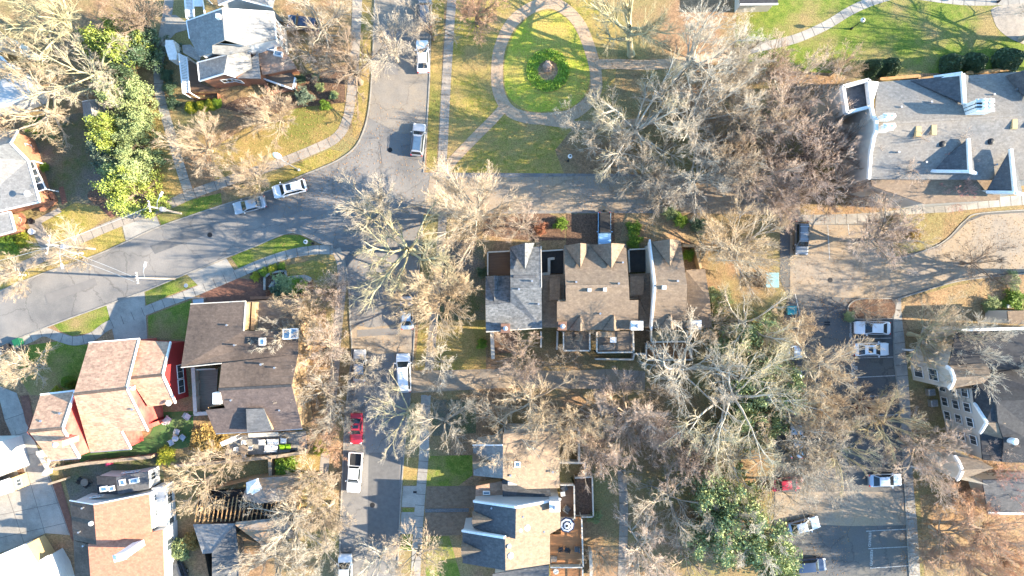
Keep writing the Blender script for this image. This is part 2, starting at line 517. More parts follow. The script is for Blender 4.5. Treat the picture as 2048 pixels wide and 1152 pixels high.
sheet("garden_bed", [(1706, 600), (1782, 598), (1782, 636), (1712, 638), (1697, 622)], Z4, m_mulch, 3)
kerb([(1782, 597), (1720, 598), (1698, 610), (1697, 628), (1714, 638), (1784, 637)])
kerb([(1787, 640), (1788, 720), (1800, 820), (1808, 960), (1820, 1180)])
kerb([(1790, 446), (1788, 514), (1860, 497), (1896, 476), (1930, 441), (1965, 426), (2130, 416)])
kerb([(1795, 598), (1850, 581), (1900, 566), (1960, 556), (2130, 540)])
# pavements
walkway("pavement", [(906, -30), (898, 80), (892, 180), (887, 280), (883, 352)], 18, Z2, m_walk)
walkway("pavement", [(886, 424), (880, 520), (868, 640), (858, 740)], 17, Z2, m_walk)
walkway("pavement", [(852, 790), (848, 905), (842, 980), (836, 1060), (830, 1180)], 19, Z3, m_conc)
sheet("driveway_apron", [(806, 972), (852, 972), (848, 1014), (803, 1014)], Z2, m_conc)
sheet("driveway_apron", [(803, 1024), (848, 1024), (843, 1068), (800, 1068)], Z2, m_conc)
walkway("pavement", [(716, -30), (711, 90), (704, 180), (694, 240), (672, 276), (625, 300), (560, 326), (490, 350), (440, 368), (385, 388), (320, 416), (240, 444), (170, 474), (100, 508), (40, 535), (-40, 566)], 19, Z3, m_walk)
walkway("pavement", [(340, -30), (336, 20), (324, 90), (317, 140), (320, 190), (332, 235), (348, 290), (364, 345), (378, 386)], 19, Z2, m_conc)
sheet("pavement", [(333, 30), (352, 30), (372, 44), (374, 60), (352, 66), (332, 88), (318, 120), (316, 80)], Z3, m_conc)
walkway("pavement", [(-40, 716), (20, 693), (60, 676), (88, 664), (118, 674), (150, 682), (185, 673), (215, 652), (260, 634), (320, 610), (383, 586), (467, 551), (525, 526), (580, 508), (630, 500), (666, 500)], 18, Z3, m_conc)
walkway("pavement", [(672, 498), (683, 530), (683, 580), (677, 640), (672, 700), (668, 760), (660, 830), (652, 900), (646, 960)], 18, Z2, m_walk)
sheet("driveway", [(213, 611), (289, 583), (295, 680), (230, 684), (222, 645)], Z2, m_conc)
sheet("driveway", [(374, 549), (453, 517), (472, 546), (400, 574)], Z2, m_conc)
sheet("driveway", [(244, 448), (313, 432), (321, 452), (252, 482)], Z2, m_conc)
sheet("garden_path", [(55, 445), (78, 436), (110, 500), (90, 512)], Z2, m_walk)
sheet("garden_path", [(78, 436), (118, 415), (124, 424), (80, 448)], Z3, m_walk)
sheet("brick_apron", [(198, 414), (236, 408), (242, 428), (222, 436)], Z2, m_brickpave)
sheet("brick_apron", [(118, 375), (127, 372), (135, 404), (124, 410)], Z2, m_brickpave)
sheet("garden_bed", [(176, 385), (196, 377), (215, 392), (222, 418), (200, 412), (180, 402)], Z2, m_mulch, 3)
sheet("brick_drive", [(402, 574), (478, 556), (512, 560), (560, 600), (500, 605), (400, 606)], Z2, m_brickpave)
sheet("brick_drive", [(853, 973), (952, 971), (952, 1014), (850, 1016)], Z2, m_tanpave)
sheet("gravel_strip", [(850, 1017), (938, 1016), (938, 1024), (850, 1025)], Z3, m_gravel)
sheet("brick_drive", [(850, 1026), (942, 1025), (920, 1070), (847, 1072)], Z2, m_tanpave)
sheet("brick_drive", [(1133, 428), (1195, 428), (1228, 424), (1230, 490), (1132, 490)], Z2, m_mulch)
sheet("concrete_yard", [(-60, 740), (0, 772), (34, 786), (62, 865), (101, 955), (120, 1010), (141, 1070), (92, 1066), (40, 1090), (-60, 1130)], Z3, m_conc)
b = MB()
for (x0, y0, x1, y1) in ((-20, 850, 50, 826), (-20, 885, 62, 862), (-20, 925, 82, 905), (-20, 990, 103, 956), (-20, 1034, 120, 1005), (-20, 1080, 135, 1045),
                         (30, 860, 92, 1072), (64, 862, 138, 1066), (0, 940, 50, 1090)):
    a, c = P(x0, y0), P(x1, y1)
    d = (c - a).normalized()
    s = Vector((-d.y, d.x, 0)) * 0.03
    b.add([(q.x, q.y, Z3 + 0.014) for q in (a - s, c - s, c + s, a + s)], [(0, 1, 2, 3)])
tag(b.build("yard_joint", m_joint), kind='structure')
sheet("soil_strip", [(0, 800), (10, 840), (28, 880), (45, 930), (54, 955), (44, 962), (30, 930), (0, 880)], Z4, m_mulch)
sheet("brick_edge", [(40, 792), (58, 790), (70, 850), (66, 870), (52, 845)], Z4, m_brickpave)
sheet("brick_edge", [(104, 965), (122, 962), (152, 1070), (146, 1085)], Z4, m_brickpave)
sheet("artificial_turf", [(160, 905), (268, 892), (300, 868), (322, 824), (386, 822), (388, 892), (270, 912), (160, 926)], Z2, m_turf)
sheet("backyard_soil", [(120, 925), (320, 912), (330, 960), (250, 1000), (140, 1000)], Z1, m_shade_lawn)
sheet("patio", [(462, 872), (612, 862), (616, 905), (560, 908), (450, 910)], Z3, m_conc)
# park paths
ring = smooth_line([(1098, 6), (1130, 18), (1160, 50), (1182, 105), (1192, 150), (1188, 190), (1150, 226), (1110, 236), (1060, 236), (1020, 222), (998, 186), (994, 140), (1000, 95), (1022, 48), (1058, 18)], True, 5)
ring_pts = [P(*p) for p in ring]
bb = MB()
vs, fs = [], []
nn = len(ring_pts)
for i, p in enumerate(ring_pts):
    d = (ring_pts[(i + 1) % nn] - ring_pts[i - 1]).normalized()
    s = Vector((-d.y, d.x, 0)) * 0.85
    vs += [(p.x - s.x, p.y - s.y, Z2), (p.x + s.x, p.y + s.y, Z2)]
for i in range(nn):
    j = (i + 1) % nn
    fs.append((i * 2, i * 2 + 1, j * 2 + 1, j * 2))
bb.add(vs, fs)
tag(bb.build("park_path", m_gravelpath), kind='structure')
sheet("park_path", ribbon_pts([(1097, -30), (1097, 2)], 22), Z3, m_gravelpath)
sheet("park_path", ribbon_pts([(1010, 212), (985, 240), (950, 275), (905, 322), (890, 340)], 19), Z3, m_gravelpath)
sheet("park_path", ribbon_pts([(1060, 236), (1110, 246), (1200, 250), (1320, 240)], 15), Z3, m_gravelpath)
sheet("park_path", ribbon_pts([(1180, 130), (1230, 128), (1300, 130), (1380, 122), (1460, 108)], 20), Z3, m_gravelpath)
walkway("pavement", [(1456, 108), (1530, 92), (1590, 78), (1650, 52), (1700, 22), (1740, 4), (1790, -12)], 18, Z2, m_conc, n=5)
walkway("pavement", [(1840, -6), (1920, 4), (1990, 5), (2080, 0)], 12, Z2, m_conc)
sheet("garden_bed", [(1988, 14), (2060, 6), (2120, 8), (2120, 100), (2040, 86), (2000, 62), (1986, 36)], Z2, m_walk, 3)
walkway("pavement", [(1560, 440), (1650, 439), (1750, 435), (1850, 422), (1950, 408), (2100, 396)], 20, Z2, m_conc)
walkway("pavement", [(1790, 598), (1792, 640), (1798, 690), (1806, 780), (1812, 880), (1814, 960), (1822, 1050), (1830, 1180)], 24, Z1 + 0.004, m_conc)
walkway("pavement", [(1243, 940), (1247, 1000), (1247, 1060), (1243, 1180)], 17, Z2, m_walk)
walkway("pavement", [(1196, 780), (1212, 830)], 22, Z2, m_walk)
# painted markings
pb = MB()


def stripe(x0, y0, x1, y1, wid=0.11):
    a, c = P(x0, y0), P(x1, y1)
    d = (c - a).normalized()
    s = Vector((-d.y, d.x, 0)) * wid / 2
    pb.add([(q.x, q.y, Z4 + 0.004) for q in (a - s, c - s, c + s, a + s)], [(0, 1, 2, 3)])


for l_ in ((1700, 638, 1704, 756), (1702, 678, 1782, 676), (1704, 716, 1786, 714), (1706, 755, 1790, 751), (1708, 794, 1792, 790), (1710, 833, 1796, 829),
           (1655, 450, 1659, 520), (1696, 449, 1698, 470), (1590, 588, 1600, 632),
           (1736, 1097, 1814, 1093), (1740, 1136, 1816, 1131), (1732, 1062, 1812, 1058)):
    stripe(*l_)
tag(pb.build("parking_marking", m_paint), kind='structure')
# faded crosswalk / utility marks on the street
m_drain = mat("iron_grate", (0.03, 0.03, 0.032), rough=0.6, metal=0.6)
gb2 = MB()
c = P(1654, 647)
for k in range(2):
    gb2.box((c.x, c.y + 0.35 * (k - 0.5), Z4 + 0.01), (0.85, 0.24, 0.02))
tag(gb2.build("drain_grate", m_drain), "dark iron drain grate set in the shaded parking lot", "drain")


for x, y in ((420, 470), (780, 300), (745, 1010), (1660, 560)):
    mb_ = MB()
    c = P(x, y)
    mb_.lathe((c.x, c.y, Z3), [(0.36, 0), (0.36, 0.022), (0.33, 0.026)], 18)
    tag(mb_.build("manhole_cover", m_drain), kind='structure')


def lettering(text, px, py, size, rz):
    cu = bpy.data.curves.new("parking_lettering", 'FONT')
    cu.body = text
    cu.size = size
    cu.align_x = 'CENTER'
    cu.align_y = 'CENTER'
    cu.materials.append(m_paint)
    cu.offset = 0.012
    o = bpy.data.objects.new("parking_lettering", cu)
    COL.objects.link(o)
    p = P(px, py)
    o.location = (p.x, p.y, Z5 + 0.002)
    o.rotation_euler = (0, 0, rz)
    return tag(o, kind='structure')


for (x, y, s_) in ((1701, 659, ""), (1703, 697, ""), (1706, 736, "68"), (1709, 776, "67"), (1739, 1077, ""), (1742, 1115, "")):
    lettering("RESERVED", x, y, 0.52, R(-92))
    if s_:
        lettering(s_, x + 6, y, 0.62, R(-92))
# ------------------------------------------------------------------ trees
def nrm(a):
    return a / np.maximum(np.linalg.norm(a, axis=-1, keepdims=True), 1e-9)


def rand_perp(rng, d):
    r_ = rng.normal(size=d.shape)
    r_ -= d * np.sum(r_ * d, axis=1, keepdims=True)
    return nrm(r_)


def grow_level(rng, start, dirs, length, rad, nseg, noise, up, taper=0.35):
    """polyline per branch; returns points (N, nseg+1, 3) and radii (N, nseg+1)"""
    N = len(start)
    pts = np.zeros((N, nseg + 1, 3))
    pts[:, 0] = start
    d = nrm(dirs.copy())
    for k in range(nseg):
        d = nrm(d + rng.normal(size=d.shape) * noise + np.array([0, 0, up]))
        pts[:, k + 1] = pts[:, k] + d * (length / nseg)[:, None]
    t = np.linspace(0, 1, nseg + 1)
    return pts, rad[:, None] * (1 - (1 - taper) * t[None, :])


def spawn(rng, pts, rads, n, tmin, tmax, ang, angv, even=False):
    N, K, _ = pts.shape
    idx = np.repeat(np.arange(N), n)
    if even:
        t = np.tile(np.linspace(tmin, tmax, n), N) + rng.uniform(-0.5, 0.5, len(idx)) * (tmax - tmin) / n
        t = np.clip(t, 0, 1)
    else:
        t = rng.uniform(tmin, tmax, len(idx))
    f = np.minimum(t * (K - 1), K - 1 - 1e-4)
    i0 = f.astype(int)
    fr = f - i0
    a, b = pts[idx, i0], pts[idx, i0 + 1]
    pos = a + (b - a) * fr[:, None]
    d = nrm(b - a)
    r_ = rads[idx, i0] * (1 - fr) + rads[idx, i0 + 1] * fr
    th = np.radians(ang + rng.normal(size=len(idx)) * angv)
    d2 = d * np.cos(th)[:, None] + rand_perp(rng, d) * np.sin(th)[:, None]
    return pos, d2, r_, t, idx


def segs_of(pts, rads):
    return (pts[:, :-1].reshape(-1, 3), pts[:, 1:].reshape(-1, 3), rads[:, :-1].reshape(-1), rads[:, 1:].reshape(-1))


def tube_arrays(seg, ns):
    p0, p1, r0, r1 = seg
    N = len(p0)
    d = nrm(p1 - p0)
    ref = np.where(np.abs(d[:, 2:3]) < 0.9, np.array([[0, 0, 1.0]]), np.array([[1.0, 0, 0]]))
    u = nrm(np.cross(d, ref))
    v = np.cross(d, u)
    p1 = p1 + d * (r1 * 0.3)[:, None]
    an = np.arange(ns) * 2 * math.pi / ns
    c, s = np.cos(an), np.sin(an)
    off = u[:, None, :] * c[None, :, None] + v[:, None, :] * s[None, :, None]
    V = np.stack([p0[:, None] + off * r0[:, None, None], p1[:, None] + off * r1[:, None, None]], 1).reshape(-1, 3)
    base = np.arange(N)[:, None] * 2 * ns
    k = np.arange(ns)
    k2 = (k + 1) % ns
    F = np.stack([base + k, base + ns + k, base + ns + k2, base + k2], -1).reshape(-1, 4)
    return V, F


def mesh_np(name, Vs, Fs, smooth=True):
    V = np.concatenate(Vs)
    o = 0
    FF = []
    for v, f in zip(Vs, Fs):
        FF.append(f + o)
        o += len(v)
    F = np.concatenate(FF).astype(np.int32)
    me = bpy.data.meshes.new(name)
    me.vertices.add(len(V))
    me.vertices.foreach_set("co", V.astype(np.float32).ravel())
    me.loops.add(F.size)
    me.loops.foreach_set("vertex_index", F.ravel())
    me.polygons.add(len(F))
    me.polygons.foreach_set("loop_start", np.arange(0, F.size, 4, dtype=np.int32))
    me.polygons.foreach_set("loop_total", np.full(len(F), 4, dtype=np.int32))
    if smooth:
        me.polygons.foreach_set("use_smooth", np.ones(len(F), dtype=bool))
    me.update(calc_edges=True)
    return me


def leaf_arrays(rng, pos, size, upbias=0.5, aspect=0.55):
    """small folded leaf blades: two quads each"""
    N = len(pos)
    n = nrm(rng.normal(size=(N, 3)) + np.array([0, 0, upbias]))
    a = rand_perp(rng, n)
    b = np.cross(n, a)
    L_ = size * rng.uniform(0.6, 1.3, N)[:, None]
    W = L_ * aspect
    fold = n * W * 0.35
    base, tip = pos - a * L_ * 0.5, pos + a * L_ * 0.5
    l_ = pos + b * W * 0.5 + fold
    r_ = pos - b * W * 0.5 + fold
    m0 = pos - a * L_ * 0.05
    V = np.stack([base, l_, tip, m0, r_], 1).reshape(-1, 3)
    o = np.arange(N)[:, None] * 5
    F = np.concatenate([o + np.array([[0, 3, 2, 1]]), o + np.array([[0, 4, 2, 3]])])
    return V, F


PROTO = {}


def proto(name, seed, trunk, limbs, subs, twigs, leaves=None):
    """trunk=(height, radius, lean); limbs=(n, tmin, ang, angv, length, noise, up);
    subs = list of (n, tmin, ang, angv, ratio, noise, up, nseg); the last two levels form the crown of fine twigs"""
    rng = np.random.default_rng(seed)
    th, tr, lean = trunk
    pts, rads = grow_level(rng, np.zeros((1, 3)), np.array([[lean, 0, 1.0]]), np.array([th]), np.array([tr]), 5, 0.05, 0.05, 0.7)
    # root flare
    rads[:, 0] *= 1.35
    wood = [segs_of(pts, rads)]
    n, tmin, ang, angv, ln, noise, up = limbs
    pos, d, r_, t, idx = spawn(rng, pts, rads, n, tmin, 1.0, ang, angv, True)
    # spread limb azimuths evenly so that the crown is round
    az = np.arange(n) * 2.39996 + rng.normal(size=n) * 0.25
    a_ = np.radians(ang + rng.normal(size=n) * angv)
    d = np.stack([np.sin(a_) * np.cos(az), np.sin(a_) * np.sin(az), np.cos(a_)], 1)
    L_ = ln * rng.uniform(0.7, 1.12, n)
    rad = r_ * rng.uniform(0.42, 0.62, n)
    pts, rads = grow_level(rng, pos, d, L_, rad, 7, noise, up, 0.25)
    wood.append(segs_of(pts, rads))
    crown = []
    lv = pts, rads, L_
    for li, (n, tmin, ang, angv, ratio, noise, up, nseg) in enumerate(subs):
        pos, d, r_, t, idx = spawn(rng, lv[0], lv[1], n, tmin, 1.0, ang, angv)
        L2 = lv[2][idx] * ratio * rng.uniform(0.55, 1.2, len(idx)) * (1.15 - 0.55 * t)
        rad = np.maximum(r_ * (0.68 if li < 2 else 0.6), twigs[0])
        pts, rads = grow_level(rng, pos, d, L2, rad, nseg, noise, up, 0.35)
        if li < len(subs) - 2 or li == 0:
            wood.append(segs_of(pts, rads))
        else:
            crown.append(segs_of(pts, rads))
        lv = pts, rads, L2
    ends = lv[0][:, -1]
    VW, FW = zip(*[tube_arrays(s, 6 if i < 2 else 4) for i, s in enumerate(wood)])
    mw = mesh_np(name + "_trunk", VW, FW)
    if leaves:
        cnt, size, spread, asp = leaves
        ii = rng.integers(0, len(ends), cnt)
        lp = ends[ii] + rng.normal(size=(cnt, 3)) * spread
        V, F = leaf_arrays(rng, lp, size, 0.6, asp)
        CV, CF = [V], [F]
        mc = mesh_np(name + "_crown", CV, CF, False)
    else:
        CV, CF = zip(*[tube_arrays(s, 3) for s in crown])
        mc = mesh_np(name + "_crown", CV, CF)
    r95 = float(np.percentile(np.hypot(ends[:, 0], ends[:, 1]), 93))
    hh = float(np.percentile(ends[:, 2], 99))
    ctr = ends.mean(0)
    PROTO[name] = (mw, mc, r95, hh, (float(ctr[0]), float(ctr[1])))


for k in range(3):
    j = (k - 1) * 0.12          # each seed also differs in stature
    proto(f"vase{k}", 10 + k, (1.4, 0.24, 0), (15, 0.55, 36 + 60 * j, 14, 6.2, 0.07, 0.03),
          [(9, 0.2, 23, 8, 0.55, 0.07, 0.02, 4), (8, 0.2, 24, 9, 0.55, 0.07, 0.02, 3), (6, 0.12, 25, 9, 0.6, 0.07, 0.02, 2), (2, 0.1, 24, 9, 0.7, 0.05, 0.02, 1)], (0.0095,))
    proto(f"oak{k}", 20 + k, (4.2, 0.50, 0.05), (9, 0.5, 60 + 40 * j, 16, 8.0, 0.15 + 0.2 * abs(j), 0.05),
          [(7, 0.2, 36, 10, 0.52, 0.14, 0.05, 4), (7, 0.15, 33, 10, 0.55, 0.12, 0.04, 3), (6, 0.12, 30, 11, 0.62, 0.09, 0.04, 2), (2, 0.1, 28, 11, 0.8, 0.05, 0.03, 1)], (0.0105,))
    proto(f"syc{k}", 30 + k, (6.0, 0.36, 0.08), (10, 0.55, 50 + 40 * j, 18, 7.6, 0.14, 0.06),
          [(6, 0.25, 34, 10, 0.52, 0.16, 0.07, 4), (7, 0.2, 33, 11, 0.55, 0.14, 0.05, 3), (7, 0.15, 31, 12, 0.6, 0.1, 0.05, 2), (2, 0.1, 29, 11, 0.8, 0.05, 0.04, 1)], (0.0105,))
    proto(f"dense{k}", 40 + k, (3.0, 0.27, 0), (13, 0.45, 46 + 40 * j, 17, 5.2, 0.10, 0.05),
          [(8, 0.2, 33, 10, 0.57, 0.11, 0.05, 4), (7, 0.15, 31, 10, 0.56, 0.1, 0.05, 3), (5, 0.1, 29, 10, 0.62, 0.08, 0.04, 2), (2, 0.1, 27, 10, 0.75, 0.05, 0.02, 1)], (0.0098,))
    proto(f"wisp{k}", 50 + k, (2.0, 0.18, 0.1), (9, 0.4, 46 + 50 * j, 16, 4.4, 0.13, 0.02),
          [(7, 0.2, 34, 10, 0.57, 0.14, 0.02, 4), (6, 0.2, 33, 10, 0.58, 0.12, 0.01, 3), (6, 0.15, 31, 11, 0.6, 0.09, 0.0, 2), (2, 0.1, 30, 11, 0.75, 0.05, 0.0, 1)], (0.009,))
    proto(f"evergreen{k}", 60 + k, (2.2, 0.2, 0), (16, 0.15, 62, 22, 3.6, 0.15, 0.04),
          [(8, 0.15, 45, 14, 0.55, 0.2, 0.03, 3), (7, 0.2, 45, 14, 0.55, 0.2, 0.03, 2)], (0.012,), leaves=(9000, 0.28, 0.22, 0.5))
proto("bush0", 70, (0.5, 0.06, 0), (16, 0.1, 55, 25, 1.0, 0.1, 0.02), [(7, 0.1, 45, 15, 0.5, 0.1, 0.02, 2), (5, 0.1, 45, 15, 0.5, 0.1, 0.02, 2)], (0.006,), leaves=(3600, 0.13, 0.09, 0.55))
# clipped round shrub: leaves on a rounded dome
rng_ = np.random.default_rng(5)
q_ = nrm(rng_.normal(size=(6500, 3)))
q_[:, 2] = np.abs(q_[:, 2]) * 1.0
q_ *= (0.88 + 0.12 * rng_.random(6500))[:, None] * (1 + 0.10 * np.sin(q_[:, :1] * 5 + 1) * np.cos(q_[:, 1:2] * 4) + 0.06 * np.sin(q_[:, 2:3] * 9))
q_ *= np.array([1, 1, 1.25])
V_, F_ = leaf_arrays(rng_, q_, 0.13, 0.3, 0.6)
mcl = mesh_np("clipped_crown", [V_], [F_], False)
st_ = segs_of(np.array([[[0, 0, 0], [0.02, 0, 0.4], [0, 0.03, 0.8]]], dtype=float), np.array([[0.06, 0.05, 0.03]]))
V2_, F2_ = tube_arrays(st_, 6)
PROTO["clipped0"] = (mesh_np("clipped_trunk", [V2_], [F2_]), mcl, 1.0, 1.25, (0, 0))

BARK = {
    'tan': mat("bark_tan", (0.44, 0.35, 0.25), (0.31, 0.245, 0.175), scale=3, rough=1),
    'grey': mat("bark_grey", (0.36, 0.31, 0.245), (0.23, 0.20, 0.155), scale=3, rough=1),
    'pale': mat("bark_pale", (0.50, 0.45, 0.37), (0.34, 0.295, 0.23), scale=1.2, rough=1),
    'brown': mat("bark_brown", (0.24, 0.18, 0.13), (0.16, 0.12, 0.09), scale=3, rough=1),
    'mossy': mat("bark_mossy", (0.42, 0.38, 0.22), (0.30, 0.26, 0.17), scale=1.5, rough=1),
}
TWIG = {
    'tan': mat("twig_tan", (0.54, 0.415, 0.285), (0.40, 0.30, 0.205), scale=0.6, rough=1),
    'pink': mat("twig_pinkish", (0.56, 0.43, 0.34), (0.43, 0.32, 0.255), scale=0.6, rough=1),
    'grey': mat("twig_grey", (0.54, 0.455, 0.355), (0.40, 0.335, 0.26), scale=0.6, rough=1),
    'pale': mat("twig_pale", (0.60, 0.53, 0.43), (0.46, 0.40, 0.32), scale=0.6, rough=1),
    'brown': mat("twig_brown", (0.40, 0.29, 0.20), (0.29, 0.21, 0.15), scale=0.6, rough=1),
    'olive': mat("twig_olive", (0.47, 0.40, 0.245), (0.35, 0.29, 0.185), scale=0.5, rough=1),
    'orange': mat("twig_orange", (0.62, 0.36, 0.22), (0.50, 0.32, 0.215), scale=0.6, rough=1),
    'red': mat("twig_red", (0.50, 0.21, 0.18), (0.43, 0.28, 0.23), scale=0.6, rough=1),
    'wheat': mat("twig_wheat", (0.56, 0.43, 0.275), (0.43, 0.325, 0.21), scale=0.9, rough=1),
}
LEAF = {
    'magnolia': mat("leaf_magnolia", (0.33, 0.37, 0.06), (0.14, 0.19, 0.045), scale=1.4, rough=0.45, spec=0.5),
    'dark': mat("leaf_dark", (0.095, 0.15, 0.07), (0.05, 0.085, 0.045), scale=1.2, rough=0.5, spec=0.5),
    'green': mat("leaf_green", (0.31, 0.355, 0.145), (0.21, 0.26, 0.11), scale=1.0, rough=0.6),
    'bright': mat("leaf_bright", (0.20, 0.30, 0.03), (0.10, 0.17, 0.025), scale=2, rough=0.6),
    'yellow': mat("leaf_yellow", (0.38, 0.36, 0.03), (0.22, 0.25, 0.03), scale=3, rough=0.6),
    'bluegreen': mat("leaf_bluegreen", (0.19, 0.24, 0.16), (0.10, 0.14, 0.10), scale=1.5, rough=0.7),
    'straw': mat("leaf_straw", (0.38, 0.25, 0.075), (0.29, 0.20, 0.07), scale=1.6, rough=0.9),
    'russet': mat("leaf_russet", (0.33, 0.12, 0.07), (0.25, 0.13, 0.07), scale=1.6, rough=0.8),
    'crimson': mat("leaf_crimson", (0.20, 0.03, 0.04), (0.13, 0.04, 0.035), scale=1.6, rough=0.8),
}
_tr = random.Random(3)


def tree(px, py, rpx, h, pr, bark, leafm, name, label, cat="tree", group=None, base=None, zfrac=0.62):
    if pr[:-1] + "2" in PROTO:
        pr = pr[:-1] + str(_tr.randrange(3))
    sqx = _tr.uniform(0.88, 1.12)
    mw, mc, r95, hh, ctr = PROTO[pr]
    zc = h * zfrac
    c = P(px, py, zc)
    rad = rpx * S * (CAM_H - zc) / CAM_H
    s, sz = rad / r95, h / hh
    rz = _tr.uniform(0, 6.28)
    co, si = math.cos(rz), math.sin(rz)
    if base is not None:
        bpt = P(base[0], base[1], 0)
        rz_, best = rz, None
    else:
        bpt = Vector((c.x - (ctr[0] * co - ctr[1] * si) * s, c.y - (ctr[0] * si + ctr[1] * co) * s, 0))
    e = thing(name, label, cat, (bpt.x, bpt.y, 0), group)
    for nm, me, mm in (("trunk", mw, BARK.get(bark)), ("crown", mc, leafm)):
        o = bpy.data.objects.new(nm, me)
        if not me.materials:
            me.materials.append(mm)
        COL.objects.link(o)
        o.material_slots[0].link = 'OBJECT'
        o.material_slots[0].material = mm
        o.scale = (s * sqx, s / sqx, sz)
        o.rotation_euler = (0, 0, rz)
        o.parent = e
    if base is not None:      # a leaning tree: shear the crown from its foot towards where it hangs
        lx, ly = (c.x - bpt.x) / zc, (c.y - bpt.y) / zc
        for o in e.children:
            o.matrix_local = Matrix(((1, 0, lx, 0), (0, 1, ly, 0), (0, 0, 1, 0), (0, 0, 0, 1))) @ Matrix.Rotation(rz, 4, 'Z') @ Matrix.Diagonal((s, s, sz, 1))
    return e


